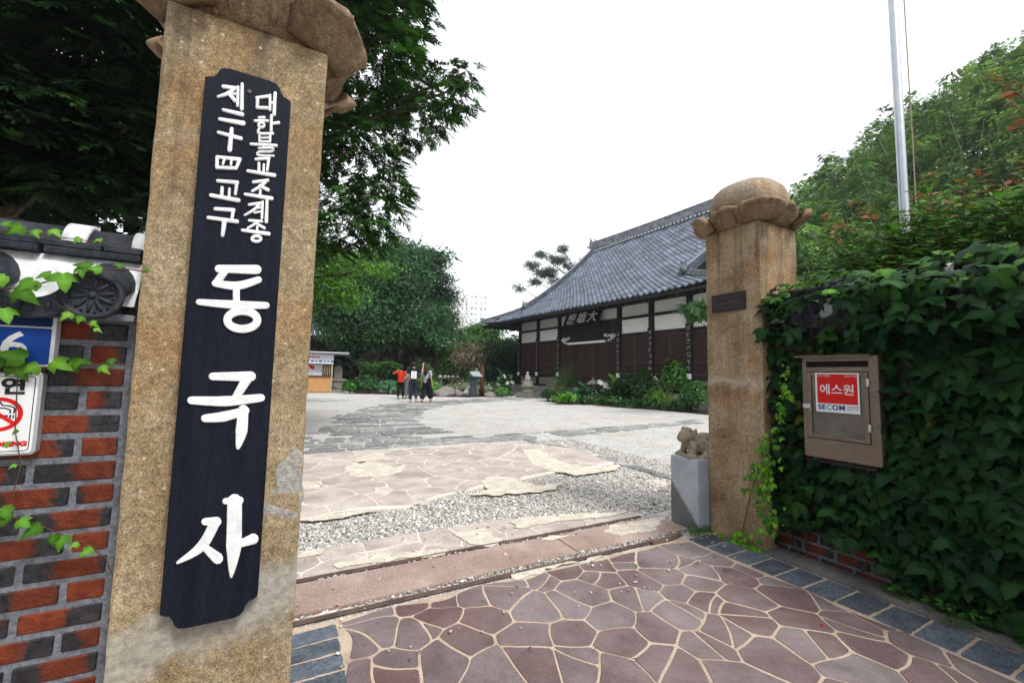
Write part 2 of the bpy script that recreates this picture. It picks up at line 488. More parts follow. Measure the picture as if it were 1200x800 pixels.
def fan_crown(lobes, n_fan, per, flen, r, inner=0.4):
    """flat drooping sprays: fronds radiating in one plane from each twig tip"""
    L = np.array(lobes, float); w = L[:, 6]/L[:, 6].sum()
    li = r.choice(len(L), n_fan, p=w)
    d = rand_unit(n_fan, r); rad = inner+(1-inner)*r.random((n_fan, 1))**0.5
    C = L[li, :3]+d*L[li, 3:6]*rad
    hz = d.copy(); hz[:, 2] = 0; hz = norm(hz+r.normal(0, 0.25, (n_fan, 3))*np.array([1, 1, 0]))
    ax = norm(hz+np.c_[np.zeros((n_fan, 2)), -0.35+r.normal(0, .22, n_fan)])
    nr = norm(np.c_[r.normal(0, .22, (n_fan, 2)), np.ones(n_fan)]+hz*0.45)
    nr = norm(nr-(nr*ax).sum(1, keepdims=True)*ax); sd = np.cross(nr, ax)
    ci = np.repeat(np.arange(n_fan), per); k = np.tile(np.arange(per), n_fan)
    t = (k+0.5)/per; side = np.where(k % 2 == 0, 1.0, -1.0)
    sz = flen*(0.55+0.9*r.random(n_fan))[ci]
    P = C[ci]+ax[ci]*((t-0.3)*1.5*sz)[:, None]-np.array([0, 0, 1.0])*(0.35*sz*t*t)[:, None]
    ang = side*(1.0-0.75*t)+r.normal(0, .12, len(ci))
    T = ax[ci]*np.cos(ang)[:, None]+sd[ci]*np.sin(ang)[:, None]+np.array([0, 0, -0.18])
    N = norm(nr[ci]+r.normal(0, .12, (len(ci), 3)))
    return P, N, T, ci, C, sz*(0.9-0.35*t)
def crown_pts(lobes, n_clump, per, spread, r=rng, inner=0.5):
    """lobes: (cx,cy,cz,rx,ry,rz,weight); clumps near the lobe surfaces, leaves round each clump"""
    L = np.array(lobes, float); w = L[:, 6]/L[:, 6].sum()
    li = r.choice(len(L), n_clump, p=w)
    d = rand_unit(n_clump, r); d[:, 2] = d[:, 2]*0.9+0.08
    rad = inner+(1-inner)*r.random((n_clump, 1))**0.6
    C = L[li, :3] + d*L[li, 3:6]*rad
    ci = np.repeat(np.arange(n_clump), per)
    off = r.normal(0, 1, (len(ci), 3))*spread*np.array([1.15, 1.15, 0.55])
    P = C[ci]+off
    N = norm(d[ci]*0.7+off/spread*0.35*0.3+np.array([0, 0, 0.55])+r.normal(0, 0.35, (len(ci), 3)))
    T = norm(d[ci]*0.6+r.normal(0, 0.6, (len(ci), 3))+np.array([0, 0, -0.25]))
    return P, N, T, ci, C

# ================================================================== GROUND
def gravel_mat(name, cols, scale, bs=0.9):
    m, n, l, b = nt(name)
    tc = n.new('ShaderNodeTexCoord'); vec = tc.outputs['Object']
    vo = n.new('ShaderNodeTexVoronoi'); vo.inputs['Scale'].default_value = scale; l.new(vec, vo.inputs['Vector'])
    sx = n.new('ShaderNodeSeparateXYZ'); l.new(vo.outputs['Color'], sx.inputs[0])
    col = ramp(n, l, sx.outputs[0], [(0.0, cols[0]), (0.35, cols[1]), (0.7, cols[2]), (1.0, cols[3])])
    dd = ramp(n, l, vo.outputs['Distance'], [(0.3, 1.0), (0.8, 0.6)])
    col = mixc(n, l, 1.0, col, dd, 'MULTIPLY')
    big = tex_noise(n, l, vec, 0.55, 5, 0.6, 0.4)
    col = mixc(n, l, ramp(n, l, big, [(0.46, 0.0), (0.70, 0.55)]), col, mixc(n, l, 1.0, col, (0.98, 0.87, 0.70), 'MULTIPLY'))
    big2 = tex_noise(n, l, vec, 1.7, 5, 0.65)
    col = mixc(n, l, 1.0, col, ramp(n, l, big2, [(0.3, 0.82), (0.7, 1.12)]), 'MULTIPLY')
    l.new(col, b.inputs['Base Color'])
    b.inputs['Roughness'].default_value = 0.85; b.inputs['Specular IOR Level'].default_value = 0.3
    iv = n.new('ShaderNodeMath'); iv.operation = 'SUBTRACT'; iv.inputs[0].default_value = 1.0; l.new(vo.outputs['Distance'], iv.inputs[1])
    bump(n, l, b, iv.outputs[0], bs, 0.012)
    return m
M_gravel = gravel_mat('gravel', [(0.34, 0.335, 0.32), (0.54, 0.535, 0.515), (0.66, 0.655, 0.635), (0.78, 0.775, 0.755)], 60.0)
M_mortar = pm('paving_mortar', (0.38, 0.29, 0.22), (0.54, 0.435, 0.345), 6, 0.9, 0.35, 90, fine=0.12)
def flag_mat():
    m, n, l, b = nt('purple_stone')
    vec = coords(n, l); oi = n.new('ShaderNodeObjectInfo')
    f = tex_noise(n, l, vec, 5.0, 5, 0.6)
    col = ramp(n, l, f, [(0.3, (0.108, 0.076, 0.078)), (0.55, (0.152, 0.113, 0.114)), (0.75, (0.19, 0.150, 0.150))])
    red = mixc(n, l, 1.0, col, (1.06, 0.84, 0.84), 'MULTIPLY'); gry = mixc(n, l, 1.0, col, (0.98, 1.08, 1.10), 'MULTIPLY')
    col = mixc(n, l, oi.outputs['Random'], red, gry)
    sp = tex_noise(n, l, vec, 150, 3, 0.8)
    col = mixc(n, l, 1.0, col, ramp(n, l, sp, [(0.3, 0.62), (0.5, 1.0), (0.7, 1.45)]), 'MULTIPLY')
    # dust trodden over the paving
    ge = n.new('ShaderNodeNewGeometry')
    du = tex_noise(n, l, ge.outputs['Position'], 1.1, 6, 0.7, 0.5)
    col = mixc(n, l, ramp(n, l, du, [(0.44, 0.0), (0.66, 0.55)]), col, (0.29, 0.25, 0.25))
    col = objvar(n, l, col, 0.82, 1.18)
    l.new(col, b.inputs['Base Color']); b.inputs['Roughness'].default_value = 0.75; b.inputs['Specular IOR Level'].default_value = 0.25
    bump(n, l, b, sp, 0.5, 0.003)
    return m
M_stone_p = flag_mat()
M_stone_pale = pm('worn_purple_stone', (0.32, 0.262, 0.238), (0.43, 0.37, 0.338), 3.0, 0.88, 0.4, 90, c3=(0.56, 0.51, 0.465), var=0.07, fine=0.16, bdist=0.004)
M_joint_pale = pm('pale_joint', (0.56, 0.50, 0.43), (0.72, 0.67, 0.59), 5, 0.9, 0.3, 80, fine=0.12)
M_cement = pm('pale_cement', (0.46, 0.405, 0.335), (0.66, 0.615, 0.53), 9, 0.9, 0.4, 60, fine=0.14)
M_slab = pm('threshold_concrete', (0.25, 0.165, 0.14), (0.33, 0.245, 0.215), 2.2, 0.88, 0.4, 110, c3=(0.44, 0.365, 0.32), fine=0.2, bdist=0.004)
M_sett = pm('blue_grey_sett', (0.065, 0.080, 0.105), (0.125, 0.145, 0.175), 9, 0.8, 0.6, 60, var=0.22, fine=0.25, bdist=0.006)
M_dark_slab = pm('dark_path_stone', (0.13, 0.138, 0.138), (0.225, 0.232, 0.228), 4, 0.85, 0.6, 25, c3=(0.35, 0.345, 0.325), var=0.28, fine=0.25)
M_rust = pm('rusty_rail_steel', (0.10, 0.070, 0.065), (0.20, 0.135, 0.115), 12, 0.6, 0.3, 80, metal=0.2)
M_soil = pm('garden_soil', (0.035, 0.028, 0.02), (0.07, 0.055, 0.04), 5, 0.95, 0.6, 30)
M_kerbc = pm('kerb_concrete', (0.10, 0.095, 0.09), (0.17, 0.165, 0.155), 4, 0.9, 0.4, 60, fine=0.15)

def sheet(name, pts, z, mat, kind='structure', parent=None):
    me = mesh(name, [(p[0], p[1], z) for p in pts], [tuple(range(len(pts)))], mat)
    o = link(name, me, parent)
    if me.polygons[0].normal.z < 0: me.flip_normals()
    if kind and parent is None: o['kind'] = kind
    return o
ground = sheet('ground', [(-600, -600), (600, -600), (600, 600), (-600, 600)], 0.0, M_gravel)

def split_cells(cl, joint, prob, rn):
    """masons cut some of the larger stones in two"""
    out = []
    for s, poly in cl:
        A = abs(sum(poly[k][0]*poly[(k+1) % len(poly)][1]-poly[(k+1) % len(poly)][0]*poly[k][1] for k in range(len(poly))))/2
        if A > 0.035 and rn.random() < prob:
            cx = sum(p[0] for p in poly)/len(poly)+rn.uniform(-.04, .04); cy = sum(p[1] for p in poly)/len(poly)+rn.uniform(-.04, .04)
            a = rn.uniform(0, math.pi); nx, ny = math.cos(a), math.sin(a)
            for sg in (1, -1):
                q = clip_half(poly, cx-sg*nx*joint/2, cy-sg*ny*joint/2, sg*nx, sg*ny)
                if len(q) >= 3: out.append((s, q))
        else: out.append((s, poly))
    return out
def stone_set(struct, region, seeds, joint, z0, z1, mat, name='paving_stone', round_k=2, wamp=0.03, wsc=3.0, step=0.12, bev=0.006, zj=0.002, drop=None, ck=0.25, cut=0.0):
    for s, poly in split_cells(cells(seeds, region, joint), joint, cut, random.Random(17)):
        poly = subdiv(poly, step)
        poly = [warp(p, wamp, wsc) for p in poly]
        poly = chaikin(poly, round_k, ck) if round_k else poly
        cx = sum(p[0] for p in poly)/len(poly); cy = sum(p[1] for p in poly)/len(poly)
        if drop and drop(cx, cy): continue
        loc = [(p[0]-cx, p[1]-cy) for p in poly]
        mb = MB().prism(loc, ((0, 0, 0), (1, 0, 0), (0, 1, 0), (0, 0, 1)), 0.0, z1-z0+random.uniform(-zj, zj), bev)
        mb.obj(name, mat, struct, loc=(cx, cy, z0), rot=(random.uniform(-.002, .002), random.uniform(-.002, .002), 0))

# ---- approach paving in front of the gate
px_seeds = [(625,712),(662,707),(680,695),(632,681),(705,677),(700,664),(750,702),(712,725),(670,744),(730,755),(682,776),(625,747),(625,777),(725,790),(777,780),(767,735),(795,722),(837,760),(850,742),(862,792),(840,797),(770,661),(750,680),(780,675),(795,695),(815,669),(820,687),(832,707),(862,675),(882,668),(875,703),(875,725),(890,765),(817,647),(837,655),(800,647),(735,659),
 (405,762),(440,740),(465,780),(490,742),(515,725),(520,772),(547,755),(565,727),(580,787),(610,742),(605,775),(590,700),(440,719),(520,702),(557,702),(415,797),(917,682),(973,707),(928,701),(933,728),(1003,734),(1040,730),(952,755),(896,741),(920,776),(1029,765),(1010,786),(985,792),(1080,760),(1083,789),(1147,781),(660,668),(590,682),(475,708)]
seeds = []
for p in px_seeds:
    g = G(*p)
    if all((g[0]-q[0])**2+(g[1]-q[1])**2 > 0.13**2 for q in seeds): seeds.append(g)
reg_a = [(0.305, -1.4), (2.875, -1.4), (2.875, 2.385), (1.6, 2.40), (0.305, 2.40)]
seeds = poisson([(0.305, -1.4), (2.875, -1.4), (2.875, 0.55), (1.6, 1.05), (0.305, 1.6)], 0.30, 1500, 3, seeds)
paving = sheet('approach_paving', [(-1.6, -1.5), (3.42, -1.5), (3.42, 2.43), (-1.6, 2.43)], 0.0095, M_mortar)
stone_set(paving, reg_a, seeds, 0.0125, 0.004, 0.0125, M_stone_p, wamp=0.055, wsc=3.4, round_k=1, step=0.045, bev=0.003, ck=0.2, zj=0.001, cut=0.30)
# grey setts, right of the paving and by the left pillar
y = 2.40; k = 0
sett_me = []
for _ in range(4):
    mb = MB(); a, bq = 0.275, 0.156
    poly = [(-a/2+random.uniform(-.006, .006), -bq/2+random.uniform(-.004, .004)), (a/2+random.uniform(-.006, .006), -bq/2), (a/2, bq/2+random.uniform(-.004, .004)), (-a/2, bq/2)]
    mb.prism([warp(q, 0.006, 25, random.random()*9) for q in chaikin(subdiv(poly, 0.04), 1, 0.15)], ((0, 0, 0), (1, 0, 0), (0, 1, 0), (0, 0, 1)), 0.0, 0.008, 0.003)
    sett_me.append(mb.mesh('sett', M_sett))
while y > -1.4:
    link('sett', random.choice(sett_me), paving, (3.045+random.uniform(-.006, .006), y-0.085, 0.006), (0, 0, random.uniform(-.02, .02)))
    y -= 0.172
y = 2.385
while y > -1.0:
    o = link('sett', random.choice(sett_me), paving, (0.165, y-0.055, 0.006), (0, 0, random.uniform(-.02, .02)+math.pi*(k % 2)), (0.83, 0.68, 1.0)); k += 1
    link('sett', random.choice(sett_me), paving, (-0.085, y-0.03, 0.006), (0, 0, random.uniform(-.02, .02)), (0.83, 0.68, 1.0))
    link('sett', random.choice(sett_me), paving, (-0.335, y-0.06, 0.006), (0, 0, random.uniform(-.02, .02)), (0.83, 0.68, 1.0))
    y -= 0.122
kerb = MB().box((3.195, -1.5, 0.0), (3.405, 1.96, 0.03), 0.006).obj('wall_kerb', M_kerbc)
kerb['kind'] = 'structure'

# ---- threshold slab with the two gate rails
thr = MB()
for x0, x1 in ((-1.5, 1.93), (1.94, 3.10)):
    thr.box((x0, 2.545, 0.0), (x1, 2.90, 0.022), 0.006)
thr = thr.obj('threshold', M_slab); thr['kind'] = 'structure'
def rail(y, x1, label):
    mb = MB()
    pts = [(-1.5, y, 0.014), (0.8, y+0.004, 0.014), (1.8, y-0.002, 0.013), (x1, y+0.004, 0.012)]
    for (a, bq) in zip(pts[:-1], pts[1:]):
        mb.add([(a[0], a[1]-0.008, 0.0), (bq[0], bq[1]-0.008, 0.0), (bq[0], bq[1]+0.008, 0.0), (a[0], a[1]+0.008, 0.0),
                (a[0], a[1]-0.006, 0.022), (bq[0], bq[1]-0.006, 0.022), (bq[0], bq[1]+0.006, 0.022), (a[0], a[1]+0.006, 0.022)],
               [(4, 5, 6, 7), (0, 1, 5, 4), (2, 3, 7, 6), (1, 2, 6, 5), (3, 0, 4, 7)])
        mb.add([(a[0], a[1]-0.020, 0.012), (bq[0], bq[1]-0.020, 0.012), (bq[0], bq[1]-0.0082, 0.012), (a[0], a[1]-0.0082, 0.012)], [(0, 1, 2, 3)])
    return tag(mb.obj('gate_rail', M_rust), label, 'rail', 'sliding gate rails')
rail(2.475, 2.62, 'rusty sliding gate rail nearest the purple paving')
rail(2.955, 2.95, 'rusty sliding gate rail on the yard side of the threshold slab')
# bent angle-iron stub at the right end of the near rail
mb = MB().tube([(2.56, 2.45, 0.012), (2.75, 2.455, 0.016), (2.93, 2.49, 0.018)], [0.022, 0.024, 0.02], 6)
tag(mb.obj('rail_stop', M_rust), 'rusty bent steel bar at the end of the near rail by the granite block', 'rail')

# ---- band of worn stones behind the far rail
reg_b = [(-1.2, 2.985), (3.05, 2.985), (2.95, 3.13), (2.4, 3.24), (1.9, 3.40), (1.2, 3.44), (0.6, 3.42), (-1.2, 3.36)]
band = sheet('threshold_paving', [warp(p, 0.05, 4) if p[1] > 3 else p for p in subdiv(reg_b, 0.12)], 0.008, M_joint_pale)
stone_set(band, reg_b, poisson(reg_b, 0.24, 1500, 5), 0.014, 0.004, 0.0115, M_stone_pale, wamp=0.06, wsc=3.5, step=0.06, zj=0.001, round_k=1, bev=0.003)
# ---- broken slab of crazy paving further in
reg_c = [(-1.6, 4.02), (0.13, 4.08), (0.45, 4.17), (0.75, 4.13), (1.05, 4.05), (1.35, 4.22), (1.75, 4.40), (2.3, 4.46), (2.8, 4.62), (3.2, 4.72), (3.7, 4.72), (4.35, 4.86), (4.45, 5.2), (4.6, 5.8), (4.15, 6.7), (3.75, 7.0), (3.1, 7.22), (2.0, 7.05), (1.0, 7.2), (0.2, 7.13), (-1.6, 7.1)]
slab = MB().prism([warp(p, 0.05, 5) for p in subdiv(reg_c, 0.12)], ((0, 0, 0), (1, 0, 0), (0, 1, 0), (0, 0, 1)), -0.01, 0.026, 0.006).obj('inner_paving', M_joint_pale)
slab['kind'] = 'structure'
stone_set(slab, [(p[0]*0.995, p[1]+(0.04 if p[1] < 5.5 else -0.04)) for p in reg_c], poisson(reg_c, 0.40, 3000, 11), 0.018, 0.018, 0.0285, M_stone_pale, wamp=0.12, wsc=2.4, step=0.09, zj=0.001, round_k=1, bev=0.003)
# ---- pale cement patches
def patch(px, z, parent, t=0.006, seed=0):
    pts = [G(*p) for p in px]
    pts = chaikin(subdiv(pts, 0.07), 1)
    pts = [warp(warp(warp(p, 0.06, 6, seed), 0.035, 17, seed), 0.014, 45, seed) for p in subdiv(pts, 0.025)]
    MB().prism(pts, ((0, 0, 0), (1, 0, 0), (0, 1, 0), (0, 0, 1)), z-0.002, z+t*0.35, 0.0).obj('cement_patch', M_cement, parent)
patch([(405,552),(415,544),(440,543),(462,550),(476,547),(470,556),(440,562),(412,561)], 0.031, slab)
patch([(415,541),(432,535),(452,532),(449,537),(462,540),(444,541),(428,543),(418,546)], 0.031, slab, seed=3)
patch([(563,567),(575,560),(600,562),(632,573),(660,568),(650,577),(600,582),(566,583),(548,583),(572,577)], 0.031, slab, seed=5)
patch([(612,529),(632,527),(648,540),(690,552),(728,546),(722,553),(676,560),(640,553),(622,545)], 0.031, slab, seed=7)
patch([(351,568),(362,567),(376,572),(372,577),(352,576)], 0.031, slab, seed=9)
patch([(437,575),(455,571),(462,577),(455,583),(440,582)], 0.031, slab, t=0.004, seed=10)
patch([(350,610),(395,606),(425,600),(440,602),(425,607),(392,611),(350,616)], 0.031, slab, seed=11)
patch([(388,663),(430,655),(470,650),(500,647),(530,645),(527,651),(470,657),(425,664),(390,668)], 0.017, band, seed=12)
patch([(350,651),(377,645),(376,650),(350,656)], 0.017, band, seed=13)
patch([(530,626),(560,622),(575,624),(580,632),(600,632),(570,643),(555,642)], 0.017, band, t=0.004, seed=14)
patch([(600,612),(640,606),(690,603),(740,601),(700,608),(660,612),(620,618),(600,622)], 0.017, band, t=0.004, seed=15)
patch([(705,626),(720,618),(760,610),(785,605),(778,612),(765,617),(772,623),(745,628),(715,630)], 0.0225, thr, t=0.004, seed=16)
patch([(632,636),(650,630),(668,628),(655,634),(640,637)], 0.0225, thr, t=0.003, seed=17)
patch([(352,727),(380,722),(425,712),(432,716),(390,724),(360,732)], 0.013, paving, t=0.006, seed=18)
patch([(600,675),(640,668),(690,656),(720,650),(680,661),(640,672),(604,683)], 0.013, paving, t=0.006, seed=19)
patch([(757,563),(775,563),(786,567),(780,571),(760,569)], 0.004, slab, t=0.01, seed=20)

# ---- kerb stones along the right edge of the inner paving
ks = empty('kerb_row'); ks['kind'] = 'structure'
kpts = [G(*p) for p in ((612,514),(640,521),(668,527),(700,536),(722,543),(742,548),(765,555),(792,563),(815,570))]
for a, bq in zip(kpts[:-1], kpts[1:]):
    dx, dy = bq[0]-a[0], bq[1]-a[1]; L_ = math.hypot(dx, dy)*0.96
    poly = chaikin(subdiv([(-L_/2, -0.07), (L_/2, -0.08), (L_/2, 0.07), (-L_/2, 0.065)], 0.10), 1)
    poly = [warp(p, 0.06, 8, a[0]) for p in poly]
    MB().prism(poly, ((0, 0, 0), (1, 0, 0), (0, 1, 0), (0, 0, 1)), -0.02, 0.028+random.uniform(-.008, .012), 0.012).obj('kerb_stone', M_dark_slab, ks, loc=((a[0]+bq[0])/2, (a[1]+bq[1])/2, 0), rot=(random.uniform(-.05, .05), random.uniform(-.03, .03), math.atan2(dy, dx)))

# ---- curving path of dark slabs
path_pts = [(1.75, 7.35, 1.75), (1.72, 8.2, 1.6), (1.75, 9.4, 1.35), (1.95, 11.0, 1.15), (2.45, 13.0, 1.15), (3.3, 15.0, 1.2), (4.6, 16.8, 1.2), (6.4, 18.2, 1.1), (8.6, 19.2, 1.0), (11.2, 20.2, 1.0)]
path = empty('stone_path'); path['kind'] = 'structure'
def strip_path(pts, row, nacross, z=0.012):
    L = 0.0
    for (a, bq) in zip(pts[:-1], pts[1:]):
        d = Vector((bq[0]-a[0], bq[1]-a[1])); seg = d.length; nrow = max(1, int(seg/row))
        for r in range(nrow):
            t = (r+0.5)/nrow
            cx, cy, hw = [a[i]*(1-t)+bq[i]*t for i in range(3)]
            hw *= random.uniform(0.86, 1.12)
            ang = math.atan2(d.y, d.x)-math.pi/2
            na = max(2, int(nacross*hw/1.2)+random.randint(-1, 1)); cuts = sorted([-1, 1]+[(-1+2*(k+random.uniform(.25, .75))/na) for k in range(na-1)])
            for c0, c1 in zip(cuts[:-1], cuts[1:]):
                w = (c1-c0)*hw; h = seg/nrow
                if w < 0.08 or random.random() < (0.16 if abs(c0) == 1 or abs(c1) == 1 else 0.05): continue
                poly = [(-w/2+.02, -h/2+.015), (w/2-.02, -h/2+random.uniform(0, .04)), (w/2-.015, h/2-.015), (-w/2+.02, h/2-random.uniform(0, .04))]
                poly = [warp(p, 0.03, 5, cx*7+c0*3) for p in chaikin(subdiv(poly, 0.3), 1)]
                off = (c0+c1)/2*hw
                MB().prism(poly, ((0, 0, 0), (1, 0, 0), (0, 1, 0), (0, 0, 1)), -0.01, z+random.uniform(-.006, .010), 0.008).obj('path_stone', M_dark_slab, path, loc=(cx+off*math.cos(ang), cy+off*math.sin(ang), 0), rot=(random.uniform(-.012, .012), random.uniform(-.012, .012), ang+random.uniform(-.05, .05)))
strip_path(path_pts, 0.27, 4.4)
strip_path([(2.6, 7.45, 0.42), (3.9, 7.75, 0.42), (5.9, 7.9, 0.38), (8.3, 8.25, 0.36), (11.5, 8.7, 0.36)], 0.55, 4.5)

# ---- loose gravel
M_pebble = attr_mat('pebbles', 0.8)
def pebbles(name, pts, size, parent, seed, cols=None):
    r = np.random.default_rng(seed); n = len(pts)
    octa = np.array([(1, 0, 0), (-1, 0, 0), (0, 1, 0), (0, -1, 0), (0, 0, 1), (0, 0, -1)], float)
    fc = [(0, 2, 4), (2, 1, 4), (1, 3, 4), (3, 0, 4), (2, 0, 5), (1, 2, 5), (3, 1, 5), (0, 3, 5)]
    tm = ([tuple(v) for v in octa], fc)
    P = np.array(pts); P = np.c_[P[:, :2], P[:, 2] if P.shape[1] > 2 else np.zeros(n)]
    N = norm(np.c_[r.normal(0, .25, (n, 2)), np.ones(n)]); T = rand_unit(n, r); T[:, 2] *= 0.1
    sz = size*np.exp(r.normal(0, 0.35, n))
    cols = cols or [(0.62, 0.60, 0.55), (0.42, 0.41, 0.39), (0.25, 0.25, 0.25), (0.50, 0.44, 0.36), (0.75, 0.73, 0.70), (0.13, 0.13, 0.14)]
    me = leaves_mesh(name, P, N, T, sz, tints(n, cols, r, 0.12, [.26, .26, .14, .14, .12, .08]), tm, M_pebble, 0.8)
    co = np.zeros(len(me.vertices)*3, np.float32); me.vertices.foreach_get('co', co); co = co.reshape(n, 6, 3)
    c = P[:, None, :]; d = co-c; d[:, :, 2] *= 0.62; d *= (0.75+0.5*r.random((n, 6, 1)))
    me.vertices.foreach_set('co', (c+d+np.array([0, 0, size*0.35])).reshape(-1).astype(np.float32))
    o = link(name, me, parent)
    return o
r = np.random.default_rng(21)
band_edge = [p for p in reg_b]
pts = []
X = r.uniform(-0.8, 5.2, 90000); Y = r.uniform(3.0, 7.2, 90000)
keep = r.random(90000) < np.clip(1.25-(Y-3.2)*0.22, 0.25, 1)
for x, yv in zip(X[keep], Y[keep]):
    if inside((x, yv), reg_c) or inside((x, yv), reg_b) or (x < 3.06 and yv < 3.1): continue
    pts.append((x, yv, 0.0))
g = pebbles('gravel_stones', pts, 0.011, None, 22)
tag(g, 'loose grey and white gravel between the broken paving slabs', 'gravel', kind='stuff')
pts = []
for yy, zz in ((2.51, 0.0), (2.53, 0.004), (2.925, 0.0)):
    for x in r.uniform(-0.5, 3.0, 260):
        pts.append((x, yy+r.normal(0, 0.008), zz+0.006))
for x in r.uniform(1.2, 2.95, 260): pts.append((x, 2.49+abs(r.normal(0, 0.03)), 0.016))
for x, yv in zip(r.uniform(0.2, 3.1, 160), r.uniform(1.9, 3.4, 160)): pts.append((x, yv, 0.02))
for a in range(120): pts.append((3.05+r.normal(0, .05), 2.75+r.normal(0, .25), 0.012))
g = pebbles('rail_gravel', pts, 0.0085, None, 23)
tag(g, 'scattered small gravel lodged along the gate rails', 'gravel', kind='stuff')

# ================================================================== PILLARS
M_gr_left = granite('tan_granite', (0.35, 0.275, 0.170), (0.205, 0.135, 0.060), (0.07, 0.058, 0.042), 2.6, 1.1, grey=((0.36, 0.34, 0.29), 0.57, 0.74, 0.9))
M_gr_right = granite('rust_granite', (0.35, 0.275, 0.180), (0.19, 0.115, 0.055), (0.06, 0.045, 0.032), 2.6, 1.25, grey=((0.46, 0.42, 0.36), 1.535, 1.60, 0.6))
M_cap = granite('cap_stone', (0.26, 0.185, 0.115), (0.15, 0.085, 0.045), (0.05, 0.038, 0.03), 3.0, 1.2)
M_dome = granite('dome_stone', (0.36, 0.31, 0.24), (0.24, 0.18, 0.12), (0.10, 0.09, 0.075), 3.6, 0.7)
M_patch = pm('repair_cement', (0.27, 0.26, 0.235), (0.40, 0.385, 0.35), 18, 0.9, 0.6, 80, fine=0.2)

def rough_block(w, d, h, bev, amp, seed):
    """a dressed stone block with worn arrises"""
    bm = bmesh.new()
    bmesh.ops.create_cube(bm, size=1.0)
    for v in bm.verts: v.co = Vector((v.co.x*w, v.co.y*d, (v.co.z+0.5)*h))
    bmesh.ops.bevel(bm, geom=[e for e in bm.edges], offset=bev, segments=2, affect='EDGES', profile=0.55)
    for e in list(bm.edges): pass
    long_e = [e for e in bm.edges if abs(e.verts[0].co.z-e.verts[1].co.z) > h*0.5]
    bmesh.ops.subdivide_edges(bm, edges=long_e, cuts=40, use_grid_fill=True)
    for v in bm.verts:
        corner = (abs(abs(v.co.x)-w/2) < bev*1.5) and (abs(abs(v.co.y)-d/2) < bev*1.5)
        k = 1.0 if corner else 0.25
        nz = mnoise.noise(Vector((v.co.x*3+seed, v.co.y*3, v.co.z*9)))+0.6*mnoise.noise(Vector((v.co.x*9+seed, v.co.y*9, v.co.z*25)))
        s = -abs(nz)*amp*k
        v.co.x += math.copysign(s, v.co.x); v.co.y += math.copysign(s, v.co.y)
    me = bpy.data.meshes.new('block'); bm.to_mesh(me); bm.free()
    return me
def smooth_(t): return t*t*(3-2*t)
def petal(W, H, out, thick=0.035, r0=0.0):
    """a lotus petal standing at y=0, leaning to -y; x across, z up"""
    nu, nv = 18, 12
    v = []; f = []
    def pt(u, t, inner):
        # outline: full width low down, rounding to the top
        wz = W*math.sqrt(max(0.0, 1-max(0.0, (t-0.42)/0.60)**2.2))*(0.80+0.28*min(1, t/0.4))
        e = max(abs(u)**3, max(0, (t-0.80)/0.2)) if t < 1 else 1
        bul = out*math.sin(math.pi*(0.05+0.52*t))-0.38*out*u*u*(0.4+0.6*t)
        ed = max(abs(u), (t-0.05)/0.95); rim = 0.030*smooth_(min(1, max(0, (ed-0.62)/0.14))) if t > 0.12 else 0.0
        dent = -0.018*(1-abs(u)) * (1 if 0.15 < t < 0.85 else 0.3)*0.0
        ridge = 0.022*max(0, 1-abs(u)*5) if t < 0.85 else 0
        yy = -(r0+bul+(rim+dent+ridge if not inner else -thick*(1-0.4*t)))
        return (u*wz*0.5, yy, t*H+(0.10*H*(1-u*u) if t > 0.7 else 0)*(t-0.7)/0.3*0.3)
    for inner in (0, 1):
        for j in range(nv+1):
            for i in range(nu+1):
                v.append(pt(-1+2*i/nu, j/nv*0.995, inner))
    m = (nu+1)*(nv+1)
    for j in range(nv):
        for i in range(nu):
            a = j*(nu+1)+i
            f.append((a, a+1, a+nu+2, a+nu+1)); f.append((m+a, m+a+nu+1, m+a+nu+2, m+a+1))
    ring = [i for i in range(nu+1)]+[j*(nu+1)+nu for j in range(1, nv+1)]+[nv*(nu+1)+i for i in range(nu-1, -1, -1)]+[j*(nu+1) for j in range(nv-1, 0, -1)]
    for a, bq in zip(ring, ring[1:]+ring[:1]): f.append((a, m+a, m+bq, bq))
    return mesh('petal', v, f, None, True)
def lotus_cap(root, z, w, d, seed, dome=True):
    core = MB().lathe([(0.255, 0.0), (0.27, 0.05), (0.28, 0.10), (0.26, 0.135), (0.20, 0.15)], (0, 0, z), 32, 6.0)
    cap = core.obj('lotus_cap', M_cap, root, smooth=True)
    pm_big = petal(0.285, 0.165, 0.100); pm_big.materials.append(M_cap)
    pm_cor = petal(0.335, 0.158, 0.108); pm_cor.materials.append(M_cap)
    pm_small = petal(0.16, 0.175, 0.060); pm_small.materials.append(M_cap)
    for k in range(4):
        a = k*math.pi/2
        # middle petal of the side, corner petal, two small ones between
        def put(me, ang, rad, zz, sc):
            link('petal', me, cap, (rad*math.sin(ang), -rad*math.cos(ang), zz), (0, 0, ang), sc)
        put(pm_big, a+0.00, 0.240, z+0.002, (1, 1, 1))
        put(pm_cor, a+math.pi/4, 0.325, z+0.002, (1, 1, 1))
        put(pm_small, a+math.pi/8+0.04, 0.258, z+0.006, (1, 1, 1))
        put(pm_small, a-math.pi/8-0.04, 0.258, z+0.006, (1, 1, 1))
    db = MB()
    prof = [(0.20, 0.13), (0.245, 0.15), (0.275, 0.19), (0.288, 0.245), (0.284, 0.30), (0.262, 0.36), (0.22, 0.405), (0.15, 0.44), (0.07, 0.455), (0.03, 0.457), (0.028, 0.472), (0.001, 0.474)]
    db.lathe(prof, (0, 0, z), 32, 2.6)
    db.obj('dome', M_dome, cap, smooth=True)
    return cap
PH = 2.585
pl = empty('gate_pillar', (-0.1975, 2.0375, 0), 0, 'tall tan granite gate pillar carrying the long black name board', 'gate pillar', 'granite gate pillars')
